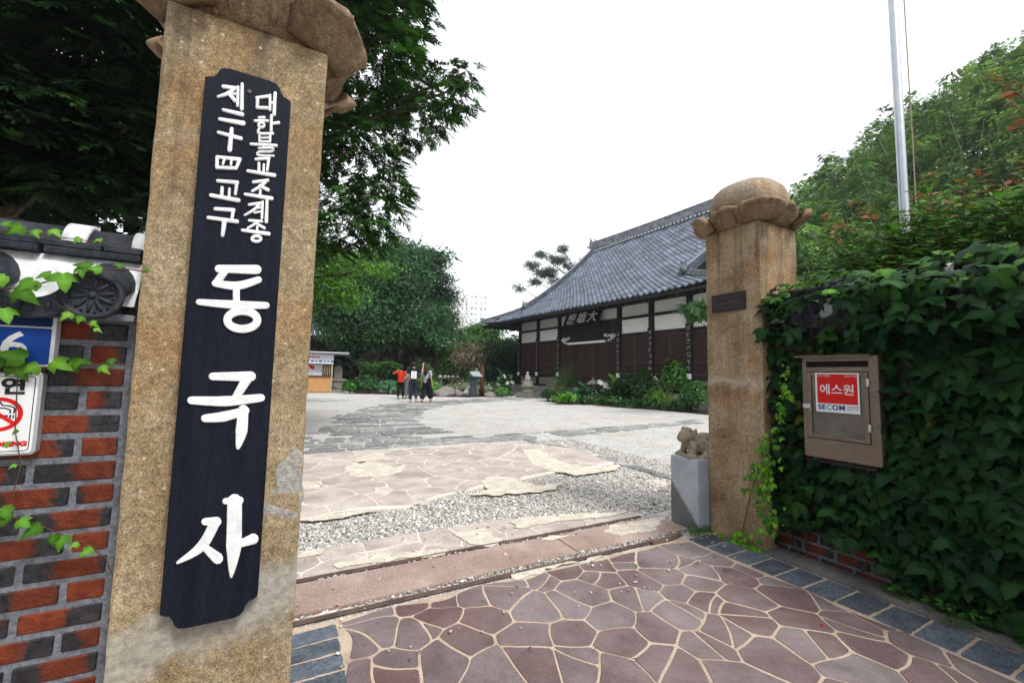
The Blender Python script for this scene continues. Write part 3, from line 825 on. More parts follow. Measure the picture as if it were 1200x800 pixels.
me = rough_block(0.515, 0.515, PH, 0.010, 0.006, 3.0); me.materials.append(M_gr_left); link('shaft', me, pl)
lotus_cap(pl, PH, .515, .515, 1)
# cement repair on the arris of the left pillar
poly = [(0.262, 0.86), (0.262, 1.10), (0.225, 1.115), (0.190, 1.06), (0.175, 0.985), (0.14, 0.93), (0.15, 0.875), (0.21, 0.86)]
poly = [warp(p, 0.02, 18) for p in chaikin(subdiv(poly, 0.03), 1)]
MB().prism([(p[0]-0.003, p[1]-0.10) for p in poly], ((0, 0, 0), (1, 0, 0), (0, 0, 1), (0, -1, 0)), 0.25, 0.2615, 0.003).obj('repair_patch', M_patch, pl)
pr = empty('gate_pillar', (3.5125, 2.21, 0), 0, 'rust-stained granite gate pillar with small dark plaque beside the ivy wall', 'gate pillar', 'granite gate pillars')
me = rough_block(0.515, 0.49, PH, 0.012, 0.006, 11.0); me.materials.append(M_gr_right); link('shaft', me, pr)
lotus_cap(pr, PH, .515, .49, 2)
M_plaque = pm('plaque_bronze', (0.022, 0.020, 0.024), (0.045, 0.040, 0.044), 20, 0.45, 0.15, 80)
M_plaque_l = pm('plaque_relief', (0.085, 0.075, 0.07), (0.12, 0.105, 0.09), 20, 0.5, 0.1, 80)
pq = MB().box((-0.2775, -0.125, 1.875), (-0.2575, 0.178, 2.028), 0.004).obj('plaque', M_plaque, pr)
mb = MB()
for r_, (z0, h0, a0, a1) in enumerate(((1.995, 0.016, -0.09, 0.14), (1.945, 0.028, -0.10, 0.155), (1.905, 0.010, -0.06, 0.11))):
    yy = a0
    while yy < a1:
        wq = random.uniform(0.6, 1.1)*h0
        for s in range(4):
            if random.random() < 0.5: mb.box((-0.2795, yy+random.uniform(0, .6)*wq, z0-h0/2+random.random()*h0*0.8), (-0.2770, yy+random.uniform(0, .6)*wq+wq*0.35, z0-h0/2+random.random()*h0*0.8+h0*0.15))
            else:
                y1 = yy+random.uniform(0.05, .8)*wq; mb.box((-0.2797, y1, z0-h0/2), (-0.2770, y1+h0*0.13, z0+h0/2*random.uniform(.3, 1)))
        yy += wq*1.25
mb.obj('lettering', M_plaque_l, pq)

# ================================================================== NAME BOARD
M_board = pm('board_lacquer', (0.006, 0.008, 0.016), (0.011, 0.014, 0.024), 4, 0.5, 0.35, 30, spec=0.12, stretch=(9, 9, 0.7), fine=0.2)
M_paint = pm('white_letter_paint', (0.66, 0.67, 0.69), (0.85, 0.86, 0.87), 14, 0.55, 0.25, 50, fine=0.05)
YB = 1.730
board = empty('name_board', (-0.189, 1.78, 0.46), 0, 'long black vertical name board with white raised lettering on the left pillar', 'sign')
def bl(px, py):
    p = on(px, py, 1, YB); return (float(p[0]), float(p[2]))
x0, x1, z0, z1 = -0.322, -0.057, 0.462, 2.372
nx, nz, rr = 0.034, 0.052, 0.02
def corner(cx, cz, sx, sz):
    # cusped corner, from the side edge towards the top edge
    return [(cx, cz-sz*(nz+0.03)), (cx, cz-sz*(nz+0.006)), (cx+sx*0.007, cz-sz*nz), (cx+sx*(nx-0.010), cz-sz*(nz-0.006)), (cx+sx*nx, cz-sz*(nz-0.020)), (cx+sx*(nx+0.004), cz-sz*0.018), (cx+sx*(nx+0.016), cz-sz*0.004), (cx+sx*(nx+0.035), cz)]
poly = corner(x0, z0, 1, -1)+[(-0.19, z0)]+corner(x1, z0, -1, -1)[::-1]+corner(x1, z1, -1, 1)+[(-0.19, z1)]+corner(x0, z1, 1, 1)[::-1]
brd = MB().prism([(p[0]+0.189, p[1]-0.46) for p in poly], ((0, 0, 0), (1, 0, 0), (0, 0, 1), (0, -1, 0)), 0.0, 0.047, 0.004).obj('board', M_board, board)
def ribbon(pts, w, nseg=7):
    """outline polygon of a brush stroke"""
    pts = [Vector(p) for p in pts]
    if not hasattr(w, '__len__'): w = [w]*len(pts)
    if len(pts) > 2:   # smooth
        P = []; Wd = []
        for i in range(len(pts)-1):
            for t in (0, 0.25, 0.5, 0.75):
                a = pts[max(i-1, 0)]; b_ = pts[i]; c = pts[i+1]; d = pts[min(i+2, len(pts)-1)]
                P.append(0.5*((2*b_)+(c-a)*t+(2*a-5*b_+4*c-d)*t*t+(3*b_-a-3*c+d)*t**3)); Wd.append(w[i]*(1-t)+w[i+1]*t)
        P.append(pts[-1]); Wd.append(w[-1]); pts, w = P, Wd
    L_, R_ = [], []
    for i, p in enumerate(pts):
        d = (pts[min(i+1, len(pts)-1)]-pts[max(i-1, 0)]).normalized(); nn = Vector((-d.y, d.x))
        L_.append(p+nn*w[i]/2); R_.append(p-nn*w[i]/2)
    def capv(c, d, wd):
        return [c+Vector((d.x*math.cos(a)-d.y*math.sin(a), d.x*math.sin(a)+d.y*math.cos(a)))*wd/2 for a in (math.pi/2*(1-2*k/5) for k in range(1, 5))]
    d1 = (pts[-1]-pts[-2]).normalized(); d0 = (pts[0]-pts[1]).normalized()
    return [tuple(q) for q in L_+capv(pts[-1], d1, w[-1])+R_[::-1]+capv(pts[0], d0, w[0])]
def ring_poly(c, rx, ry, w):
    return [[(c[0]+rx*math.cos(t), c[1]+ry*math.sin(t)) for t in (a0+k*0.262 for k in range(13))] for a0 in (0.0, math.pi)]
zA = lambda q: (220+q[0]/3.477, 70+q[1]/3.477)
def zs(lst, sc=2.9):
    return [([zA(p) for p in pts], ([x/sc for x in w] if hasattr(w, '__len__') else w/sc)) for pts, w in lst]
glyphs = [
 zs([([(145,110),(197,117)],12), ([(190,118),(165,138),(123,152)],[13,13,8]), ([(163,135),(192,167)],[10,13]), ([(180,142),(205,139)],8), ([(205,113),(203,188)],10), ([(222,101),(220,202)],[11,13])]),
 zs([([(145,205),(222,224)],[10,14]), ([(130,243),(226,260)],[11,16])]),
 zs([([(125,297),(217,322)],[11,13]), ([(179,283),(171,368)],[13,16])]),
 zs([([(120,397),(119,440)],12), ([(120,397),(212,407)],[10,13]), ([(212,407),(197,444)],[13,10]), ([(119,440),(196,443)],11), ([(151,402),(143,426)],8), ([(179,404),(176,428)],8)]),
 zs([([(122,494),(202,501)],[11,13]), ([(200,501),(194,548)],[12,10]), ([(140,522),(138,558)],11), ([(170,527),(168,562)],9), ([(94,553),(207,574)],[12,14])]),
 zs([([(112,608),(187,613)],[12,13]), ([(186,613),(180,648)],[12,10]), ([(84,644),(201,660)],[12,14]), ([(150,655),(142,716)],[17,12])]),
 zs([([(280,156),(327,150)],[9,11]), ([(285,156),(283,196)],11), ([(283,196),(327,198)],[10,11]), ([(335,146),(335,206)],9), ([(335,178),(352,176)],8), ([(356,138),(352,224)],[11,12])]),
 zs([([(290,237),(312,236)],9), ([(274,250),(326,250)],9), ([(341,229),(340,291)],10), ([(341,262),(370,258)],[9,11]), ([(290,284),(291,301),(347,302)],9)]+[(q,8) for q in ring_poly((300,268),12,9,8)]),
 zs([([(292,306),(292,335)],8), ([(336,305),(335,335)],8), ([(292,320),(335,319)],6), ([(292,335),(335,335)],7), ([(257,345),(361,351)],[9,10]), ([(310,351),(308,362)],8), ([(290,362),(345,362),(341,375),(290,377),(289,391),(350,393)],7)]),
 zs([([(277,406),(331,402)],[9,11]), ([(330,402),(324,450)],[10,9]), ([(290,423),(290,456)],10), ([(310,428),(309,458)],8), ([(244,454),(353,472)],[10,13])]),
 zs([([(267,499),(326,492)],[10,11]), ([(320,495),(297,516),(262,536)],[11,11,8]), ([(293,514),(327,531)],[9,12]), ([(296,533),(294,556)],9), ([(234,549),(342,566)],[10,13])]),
 zs([([(250,591),(296,585)],[9,11]), ([(293,588),(272,610),(232,634)],[10,10,7]), ([(278,606),(304,602)],7), ([(272,624),(303,619)],7), ([(305,580),(302,646)],9), ([(323,575),(320,661)],[10,12])]),
 zs([([(250,655),(302,659)],9), ([(288,661),(244,687)],[9,7]), ([(280,668),(312,686)],[8,10]), ([(283,682),(283,695)],8), ([(222,695),(330,710)],[10,13])]+[(q,10) for q in ring_poly((280,730),18,11,10)]),
 # large characters, already in picture coordinates
 [([(256,315),(301,316)],[9,11]), ([(264,317),(254,331)],[9,9]), ([(252,332),(278,335),(303,328)],[8,10,8]), ([(277,334),(277,354)],8), ([(233,354),(272,357),(312,358)],[7,10,8])]+[(q,9.5) for q in ring_poly((284,375),17.5,10.5,9)],
 [([(249,441),(294,441)],[9,12]), ([(290,443),(276,466)],[12,9]), ([(224,469),(265,470),(306,466)],[9,12,9]), ([(240,490),(262,488),(288,481)],[9,12,9]), ([(285,480),(283,505),(279,524)],[12,14,5])],
 [([(240,611),(254,611)],[8,11]), ([(252,612),(236,640),(208,659)],[12,12,3]), ([(240,641),(255,654)],[8,13]), ([(264,587),(281,586)],[7,9]), ([(275,587),(274,640),(271,675)],[17,18,3]), ([(281,637),(297,631)],[8,12])],
]
for gl in glyphs:
    mb = MB(); d = 0.0474
    for i, (pts, w) in enumerate(gl):
        out = [bl(*q) for q in ribbon(pts, w)]
        mb.prism([(q[0]+0.189, q[1]-0.46) for q in out], ((0, 0, 0), (1, 0, 0), (0, 0, 1), (0, -1, 0)), d-0.002, d+0.006+i*0.00025, 0.0022)
    mb.obj('character', M_paint, board)
MB().lathe([(0.006, 0), (0.007, 0.003), (0.001, 0.005)], (0, 0, 0), 10).obj('fixing_screw', M_rust, board, loc=(0.0, -0.047, 1.845), rot=(math.pi/2, 0, 0))

# ================================================================== BRICK WALLS WITH TILED COPING
def brick_mat():
    m, n, l, b = nt('fired_brick')
    tc = n.new('ShaderNodeTexCoord'); oi = n.new('ShaderNodeObjectInfo')
    sep = n.new('ShaderNodeSeparateXYZ'); l.new(tc.outputs['Object'], sep.inputs[0])
    off = n.new('ShaderNodeMath'); off.operation = 'MULTIPLY_ADD'; off.inputs[1].default_value = 0.10; off.inputs[2].default_value = -0.05
    l.new(oi.outputs['Random'], off.inputs[0])
    mu = n.new('ShaderNodeMath'); mu.operation = 'MULTIPLY'; mu.inputs[1].default_value = 91.0; l.new(oi.outputs['Random'], mu.inputs[0])
    mp = n.new('ShaderNodeMapping'); l.new(tc.outputs['Object'], mp.inputs['Vector']); l.new(mu.outputs[0], mp.inputs['Location'])
    vec = mp.outputs[0]
    nz = tex_noise(n, l, vec, 16, 4, 0.6, 1.5)
    x = n.new('ShaderNodeMath'); x.operation = 'ADD'; l.new(sep.outputs[0], x.inputs[0]); l.new(off.outputs[0], x.inputs[1])
    ab = n.new('ShaderNodeMath'); ab.operation = 'ABSOLUTE'; l.new(x.outputs[0], ab.inputs[0])
    ad = n.new('ShaderNodeMath'); ad.operation = 'MULTIPLY_ADD'; ad.inputs[1].default_value = 0.085; l.new(nz, ad.inputs[0]); l.new(ab.outputs[0], ad.inputs[2])
    dark = ramp(n, l, ad.outputs[0], [(0.084, 0.0), (0.104, 1.0)])
    red = ramp(n, l, tex_noise(n, l, vec, 30, 4), [(0.3, (0.090, 0.014, 0.005)), (0.7, (0.19, 0.036, 0.011))])
    blk = ramp(n, l, tex_noise(n, l, vec, 40, 4), [(0.3, (0.010, 0.010, 0.013)), (0.75, (0.045, 0.042, 0.048))])
    col = mixc(n, l, dark, red, blk)
    col = objvar(n, l, col, 0.7, 1.2)
    l.new(col, b.inputs['Base Color'])
    l.new(ramp(n, l, dark, [(0, 0.62), (1, 0.28)]), b.inputs['Roughness'])
    b.inputs['Specular IOR Level'].default_value = 0.3
    vo = n.new('ShaderNodeTexVoronoi'); vo.feature = 'DISTANCE_TO_EDGE'; vo.inputs['Scale'].default_value = 55; l.new(vec, vo.inputs['Vector'])
    h = n.new('ShaderNodeMath'); h.operation = 'ADD'; l.new(vo.outputs['Distance'], h.inputs[0]); l.new(tex_noise(n, l, vec, 70, 5, 0.7, 1.0), h.inputs[1])
    bump(n, l, b, h.outputs[0], 0.55, 0.006)
    return m
M_brick = brick_mat()
M_wall_mortar = pm('wall_mortar', (0.105, 0.115, 0.135), (0.18, 0.19, 0.215), 14, 0.9, 0.5, 60, fine=0.2)
M_tile = pm('black_roof_tile', (0.010, 0.013, 0.020), (0.024, 0.028, 0.038), 9, 0.6, 0.3, 50, c3=(0.045, 0.048, 0.056), var=0.2, fine=0.2)
M_plaster = pm('white_lime_plaster', (0.58, 0.60, 0.62), (0.78, 0.79, 0.80), 9, 0.9, 0.6, 30, fine=0.08)

def brick_mesh(w):
    bm = bmesh.new(); bmesh.ops.create_cube(bm, size=1.0)
    for v in bm.verts: v.co = Vector((v.co.x*w, v.co.y*0.09+0.045, v.co.z*0.0565))
    bmesh.ops.bevel(bm, geom=bm.edges[:], offset=0.004, segments=1, affect='EDGES')
    for v in bm.verts:
        q = mnoise.noise_vector(v.co*37+Vector((w*100, 3, 1)))*0.0018
        v.co += q
    me = bpy.data.meshes.new('brick'); bm.to_mesh(me); bm.free(); me.materials.append(M_brick); return me
BR_F, BR_H = brick_mesh(0.190), brick_mesh(0.088)
def half_tube(mb, a, b, r, thick=0.012, a0=0.0, a1=math.pi, n=10, cup=False):
    """half-round tile from a to b; convex up (or cup down)"""
    a, b = Vector(a), Vector(b); d = (b-a).normalized()
    side = d.cross(Vector((0, 0, 1))).normalized(); up = side.cross(d).normalized()
    if cup: up = -up
    v = []; f = []
    for p in (a, b):
        for rr in (r, r-thick):
            for k in range(n+1):
                t = a0+(a1-a0)*k/n
                v.append(p+side*math.cos(t)*rr+up*math.sin(t)*rr)
    m = n+1
    for k in range(n):
        f += [(k, k+1, 2*m+k+1, 2*m+k), (m+k, 3*m+k, 3*m+k+1, m+k+1), (k, m+k, m+k+1, k+1), (2*m+k, 2*m+k+1, 3*m+k+1, 3*m+k)]
    f += [(0, 2*m, 3*m, m), (n, m+n, 3*m+n, 2*m+n)]
    mb.add(v, f)
def flower_disc(r):
    mb = MB().lathe([(r, 0.0), (r, 0.014), (r*0.93, 0.017), (r*0.86, 0.017), (r*0.83, 0.008), (0.001, 0.008)], (0, 0, 0), 28)
    for k in range(10):
        a = 2*math.pi*k/10
        M = Matrix.Rotation(a, 3, 'Z')
        mb.ball(tuple(M @ Vector((r*0.47, 0, 0.009))), (r*0.28, r*0.085, 0.007), 8, 5, M)
        M2 = Matrix.Rotation(a+math.pi/10, 3, 'Z')
        mb.ball(tuple(M2 @ Vector((r*0.69, 0, 0.008))), (r*0.06, r*0.06, 0.005), 6, 4)
    mb.ball((0, 0, 0.010), (r*0.15, r*0.15, 0.009), 10, 5)
    return mb.mesh('disc', M_tile, True)
DISC = flower_disc(0.073)
TILE_M = MB(); half_tube(TILE_M, (0, -0.135, 0.0), (0, 0.02, 0.065), 0.072); TILE_M = TILE_M.mesh('cover_tile', M_tile, True)
TILE_MB = MB(); half_tube(TILE_MB, (0, 0.38, 0.0), (0, 0.22, 0.065), 0.072); TILE_MB = TILE_MB.mesh('cover_tile', M_tile, True)
TILE_F = MB(); half_tube(TILE_F, (0, -0.13, 0.055), (0, 0.02, 0.12), 0.125, 0.014, 0.25, math.pi-0.25, 10, True); TILE_F = TILE_F.mesh('pan_tile', M_tile, True)
TILE_FB = MB(); half_tube(TILE_FB, (0, 0.37, 0.055), (0, 0.22, 0.12), 0.125, 0.014, 0.25, math.pi-0.25, 10, True); TILE_FB = TILE_FB.mesh('pan_tile', M_tile, True)
lip = MB()   # the hanging end plate of a pan tile, curved below
def arc(y, r0, r1, n=12):
    o = [(r0*math.cos(t), 0.055-0.0-r0*math.sin(t)) for t in (0.30+(math.pi-0.6)*k/n for k in range(n+1))]
    i = [(r1*math.cos(t), 0.055-r1*math.sin(t)) for t in (math.pi-0.42-(math.pi-0.84)*k/n for k in range(n+1))]
    return o+i
lip.prism(arc(0, 0.135, 0.075), ((0, 0, 0), (1, 0, 0), (0, 0, 1), (0, -1, 0)), 0.13, 0.145, 0.003)
for k in range(5):
    t = math.pi/2+(k-2)*0.42
    lip.ball((0.105*math.cos(t), -0.146, 0.055-0.105*math.sin(t)), (0.007 if k != 2 else 0.016, 0.004, 0.014), 6, 4)
LIP = lip.mesh('end_plate', M_tile, True)

def coped_wall(root, xa, xb, ze, phase, brick_x, end_gap, ridge_joints, thick=0.24):
    """local frame: x along the wall, front face at y=0 looking to -y"""
    top = ze-0.068
    MB().box((xa, 0.004, 0.0), (xb, thick, top)).obj('mortar_core', M_wall_mortar, root)
    pitch = 0.0745; z = top-0.028-0.006; row = 0
    while z > 0.02:
        x = brick_x[1]-end_gap; half = row % 2
        while x > brick_x[0]:
            w = 0.088 if (half and x > brick_x[1]-end_gap-0.001) else 0.190
            link('brick', BR_H if w < 0.1 else BR_F, root, (x-w/2, random.uniform(-0.001, 0.001), z+random.uniform(-.001, .001)), (0, random.uniform(-.006, .006), 0))
            x -= w+0.017
        z -= pitch; row += 1
    # eaves board under the tiles
    MB().box((xa, -0.07, top), (xb, thick+0.07, top+0.022), 0.004).obj('eaves_course', M_wall_mortar, root)
    # plaster bedding
    pb = MB()
    n = max(2, int((xb-xa)/0.03))
    v = []; f = []
    for i in range(n+1):
        x = xa+(xb-xa)*i/n
        for (yy, zz) in ((-0.075, ze-0.02), (-0.035, ze+0.06), (-0.012, ze+0.136), (thick+0.012, ze+0.136), (thick+0.035, ze+0.06), (thick+0.075, ze-0.02)):
            q = mnoise.noise(Vector((x*14, yy*9, zz*14)))*0.008
            v.append((x, yy+q, zz))
    for i in range(n):
        for k in range(5): a = i*6+k; f.append((a, a+6, a+7, a+1))
    f += [tuple(range(5, -1, -1)), tuple(n*6+k for k in range(6))]
    pb.add(v, f); pb.obj('plaster_bedding', M_plaster, root, smooth=True)
    # tiles
    x = phase
    while x-0.27 > xa+0.08: x -= 0.27
    while x < xb-0.03:
        if x > xa+0.05:
            link('cover_tile', TILE_M, root, (x, 0, ze))
            link('tile_end_disc', DISC, root, (x, -0.136, ze), (math.pi/2, random.uniform(0, 1), 0))
            link('cover_tile', TILE_MB, root, (x, 0, ze))
        xm = x+0.135
        if xa+0.1 < xm < xb-0.10:
            link('pan_tile', TILE_F, root, (xm, 0, ze)); link('end_plate', LIP, root, (xm, 0, ze)); link('pan_tile', TILE_FB, root, (xm, 0, ze))
        x += 0.27
    # ridge courses
    for c, (zz, off) in enumerate(((ze+0.137, 0.0), (ze+0.162, 0.14))):
        x = xa+off-0.30
        while x < xb:
            a, bq = max(xa, x), min(xb-0.004, x+0.295)
            if bq-a > 0.02:
                MB().box((a+0.002, -0.035+0.008*c, zz), (bq-0.002, thick+0.035-0.008*c, zz+0.0225), 0.004).obj('ridge_slab', M_tile, root, rot=(random.uniform(-.004, .004), 0, 0))
            x += 0.30
    prev = xa
    zr = ze+0.186
    for j in list(ridge_joints)+[xb]:
        if j-prev > 0.02:
            mb = MB(); half_tube(mb, (prev+0.004, thick/2, zr), (j-0.004, thick/2, zr), 0.075, 0.014, -0.15, math.pi+0.15, 12)
            mb.obj('ridge_tile', M_tile, root, smooth=True)
        if j != xb:
            mb = MB(); half_tube(mb, (j-0.030, thick/2, zr), (j+0.030, thick/2, zr), 0.088, 0.02, -0.1, math.pi+0.1, 12)
            me = mb.mesh('plaster_joint', M_plaster, True)
            for v in me.vertices: v.co += mnoise.noise_vector(v.co*25)*0.004
            link('plaster_joint', me, root)
        prev = j
wl_ = empty('brick_wall', (-0.455, 1.845, 0), 0, 'dark red brick wall with tiled coping left of the tall pillar', 'wall', 'brick walls by the gate')
coped_wall(wl_, -1.75, -0.008, 1.512, -0.088, (-1.75, -0.008), 0.028, (-1.05, -0.60, -0.205, -0.028))
wr_ = empty('brick_wall', (3.40, 1.96, 0), -math.pi/2, 'brick wall with tiled coping overgrown by dark green ivy', 'wall', 'brick walls by the gate')
coped_wall(wr_, 0.004, 3.4, 1.765, 0.29, (0.004, 3.4), 0.03, (0.5, 1.0, 1.6, 2.2, 2.8))
# cement fillet between the right pillar and wall
MB().box((3.400, 1.945, 0.0), (3.50, 1.963, 1.66), 0.004).obj('cement_fillet', M_kerbc, None)
tag(bpy.data.objects['cement_fillet'], 'narrow grey cement strip filling the gap between right pillar and ivy wall', 'cement strip')

# ---- number plate and no-smoking sign on the left wall
M_blue = pm('blue_enamel', (0.008, 0.055, 0.30), (0.010, 0.065, 0.34), 5, 0.35, 0.03, 20)
M_dkblue = pm('dark_blue_enamel', (0.004, 0.02, 0.10), (0.005, 0.025, 0.12), 5, 0.35, 0.03, 20)
M_white = pm('white_enamel', (0.72, 0.74, 0.76), (0.78, 0.80, 0.82), 5, 0.4, 0.03, 20)
M_red = pm('sign_red', (0.55, 0.010, 0.010), (0.62, 0.014, 0.012), 5, 0.4, 0.03, 20)
M_blackp = pm('sign_black', (0.012, 0.012, 0.013), (0.02, 0.02, 0.02), 5, 0.4, 0.03, 20)
M_alu = pm('aluminium_frame', (0.45, 0.47, 0.50), (0.58, 0.60, 0.62), 8, 0.35, 0.1, 40, metal=0.6)
fr = ((0, 0, 0), (1, 0, 0), (0, 0, 1), (0, -1, 0))
def rrect(x0, z0, x1, z1, r, n=4):
    o = []
    for cx, cz, a in ((x1-r, z0+r, -90), (x1-r, z1-r, 0), (x0+r, z1-r, 90), (x0+r, z0+r, 180)):
        for k in range(n+1):
            t = R(a+90*k/n); o.append((cx+r*math.cos(t), cz+r*math.sin(t)))
    return o
np_ = empty('number_plate', (-0.80, 1.838, 1.365), 0, 'blue street number plate with a white 6 on the left brick wall', 'sign')
W0, W1, Z0, Z1 = -0.17, 0.148, -0.072, 0.11
MB().prism(rrect(W0, Z0, W1, Z1, 0.01), fr, 0.0, 0.030, 0.002).obj('plate', M_white, np_)
MB().prism(rrect(W0+.008, Z0+.006, W1-.009, 0.045, 0.004), fr, 0.030, 0.0315).obj('blue_field', M_blue, np_)
MB().prism(rrect(W0+.008, 0.050, W1-.009, Z1-.006, 0.004), fr, 0.030, 0.0315).obj('top_field', M_dkblue, np_)
me = text_mesh('6', 0.107, M_white, 0.0006, 0.0022); link('numeral', me, np_, (0.062, -0.033, -0.012), (math.pi/2, 0, 0), (1.15, 1, 1))
ns = empty('no_smoking_sign', (-0.80, 1.838, 1.15), 0, 'white no smoking sign with red ring on the left brick wall', 'sign')
MB().prism(rrect(-0.19, -0.122, 0.130, 0.125, 0.012), fr, 0.0, 0.028, 0.003).obj('frame', M_alu, ns)
MB().prism(rrect(-0.183, -0.115, 0.122, 0.118, 0.010), fr, 0.028, 0.0295).obj('panel', M_white, ns)
mb = MB()
for (a, bq) in ((rrect(-0.178, -0.110, 0.1165, 0.113, 0.009), 0),):
    o = a; i = inset(a, 0.0022); n_ = len(o); mb.add([(q[0], -0.0300, q[1]) for q in o]+[(q[0], -0.0300, q[1]) for q in i], [(k, (k+1) % n_, n_+(k+1) % n_, n_+k) for k in range(n_)])
mb.obj('border_line', M_blackp, ns)
link('lettering', text_mesh('연', 0.056, M_blackp, 0.0006, 0.0022), ns, (0.071, -0.0305, 0.080), (math.pi/2, 0, 0), (1.1, 0.95, 1))
link('lettering', text_mesh('금', 0.056, M_blackp, 0.0006, 0.0022), ns, (-0.02, -0.0305, 0.080), (math.pi/2, 0, 0), (1.1, 0.95, 1))
link('lettering', text_mesh('NO SMOKING', 0.0185, M_red, 0.0006, 0.0011, 'RIGHT'), ns, (0.112, -0.0305, -0.088), (math.pi/2, 0, 0), (1.15, 1, 1))
mb = MB(); cx, cz = 0.047, 0.0
N_ = 40
mb.add([(cx+rq*math.cos(2*math.pi*k/N_), -0.0305, cz+rq*math.sin(2*math.pi*k/N_)) for rq in (0.050, 0.039) for k in range(N_)], [(k, (k+1) % N_, N_+(k+1) % N_, N_+k) for k in range(N_)])
c, s_ = math.cos(R(-40)), math.sin(R(-40))
mb.add([(cx+u*c-w*s_, -0.0308, cz+u*s_+w*c) for u, w in ((-0.042, -0.005), (0.042, -0.005), (0.042, 0.005), (-0.042, 0.005))], [(0, 1, 2, 3)])
mb.obj('ring', M_red, ns)
mb = MB()
mb.box((cx-0.030, -0.0302, cz-0.012), (cx+0.018, -0.0297, cz-0.002)); mb.box((cx+0.021, -0.0302, cz-0.012), (cx+0.025, -0.0297, cz-0.002)); mb.box((cx+0.028, -0.0302, cz-0.012), (cx+0.031, -0.0297, cz-0.002))
def flatstroke(mb, pts, w, yv):
    mb.add([(q[0], yv, q[1]) for q in ribbon(pts, w)], [tuple(range(len(ribbon(pts, w))))[::-1]])
flatstroke(mb, [(cx+0.022, cz+0.004), (cx+0.022, cz+0.012), (cx+0.010, cz+0.018), (cx-0.005, cz+0.020), (cx-0.010, cz+0.030)], 0.0035, -0.0302)
flatstroke(mb, [(cx+0.030, cz+0.004), (cx+0.030, cz+0.018), (cx+0.018, cz+0.025), (cx+0.005, cz+0.027), (cx, cz+0.036)], 0.0035, -0.0303)
mb.obj('cigarette_symbol', M_blackp, ns)

# ================================================================== IVY
def depth_of(p): return float((np.array(p)-CAM) @ FWD)
M_leaf = leaf_mat('leaf', 0.28, 0.5, 0.15)
M_leaf_dry = leaf_mat('conifer_leaf', 0.2, 0.7, 0.08)
M_stem = pm('vine_stem', (0.07, 0.035, 0.02), (0.13, 0.07, 0.04), 20, 0.8, 0.2, 60)
M_bark = pm('tree_bark', (0.045, 0.032, 0.022), (0.10, 0.075, 0.055), 9, 0.95, 0.8, 18, stretch=(1, 1, 0.25), bdist=0.03)
def one_leaf(name, tint, tmpl, mat, seed):
    r = np.random.default_rng(seed)
    tv = np.array(tmpl[0], float); tv[:, 2] += r.normal(0, 0.035, len(tv)); tv[:, 2] -= 0.10*tv[:, 1]**2+0.22*tv[:, 0]**2
    tv[:, :2] *= 1+r.normal(0, 0.05, (len(tv), 2))
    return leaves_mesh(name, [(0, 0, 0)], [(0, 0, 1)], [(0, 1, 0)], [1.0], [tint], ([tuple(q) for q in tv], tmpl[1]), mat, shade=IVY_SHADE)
def frame_rot(N, T):
    N = Vector(N).normalized(); T = Vector(T); T = (T-N*T.dot(N)).normalized(); X = T.cross(N)
    return Matrix((X, T, N)).transposed().to_euler()
# small bright vine on the left wall
lv = [one_leaf('leaf', c, LEAF_IVY, M_leaf, i) for i, c in enumerate([(0.10, 0.26, 0.022), (0.075, 0.20, 0.018), (0.13, 0.30, 0.03), (0.055, 0.15, 0.015)])]
vine = empty('ivy_vine', (-0.70, 1.80, 0.02), 0, 'bright green ivy vine trailing over the left wall, its coping and signs', 'vine')
vl = [(5,268,10),(25,270,16),(40,273,10),(62,274,12),(95,282,8),(120,283,8),(5,330,22),(20,345,26),(40,335,20),(60,325,14),(75,328,22),(95,318,14),(108,317,14),(5,368,20),(120,320,12),(145,315,8),(82,370,11),(97,374,9),(106,380,8),(112,387,7),
      (5,425,16),(15,433,20),(30,427,22),(45,433,16),(62,430,20),(82,432,18),(95,425,14),(118,433,12),(130,423,9),(2,600,16),(10,612,18),(25,612,14),(48,620,18),(62,630,12),(75,632,16),(92,638,8),(108,645,12),(10,520,7),(20,545,6),(22,505,6),(-20,430,20),(-25,340,24),(-15,600,18),(170,318,6)]
def vloc(px, py):
    yy = 1.70 if py < 300 else (1.675 if py < 395 else 1.785)
    return on(px, py, 1, yy)
for i, (px, py, s) in enumerate(vl):
    p = vloc(px, py); s = s*1.05*depth_of(p)/488
    N = (random.uniform(-.4, .4), -1.0, random.uniform(0.1, 0.9)); T = (random.uniform(-.9, .9), -0.1, random.uniform(-1, 0.2))
    link('leaf', random.choice(lv), vine, (p[0]+0.70, p[1]-1.80+random.uniform(-.012, .0), p[2]-0.02+s*0.3), frame_rot(N, T), (s, s, s))
mb = MB()
def vstem(pts, rad=0.0022):
    q = [Vector(vloc(*p))-Vector((-0.70, 1.80, 0.02))+Vector((0, 0.012, 0)) for p in pts]; mb.tube(q, [rad]*len(q), 5)
vstem([(-40,335),(5,338),(40,333),(75,322),(108,316),(145,314),(172,318)]); vstem([(-40,428),(20,430),(60,432),(95,428),(130,425),(160,430)]); vstem([(60,352),(84,368),(105,382),(113,390)], 0.0016)
vstem([(-40,596),(10,606),(48,618),(75,630),(95,636),(122,655),(132,680),(150,705),(172,712)], 0.0016); vstem([(-20,268),(30,271),(70,277),(125,284)], 0.0016); vstem([(18,440),(15,505),(22,545),(10,590)], 0.0014)
mb.obj('stem', M_stem, vine)

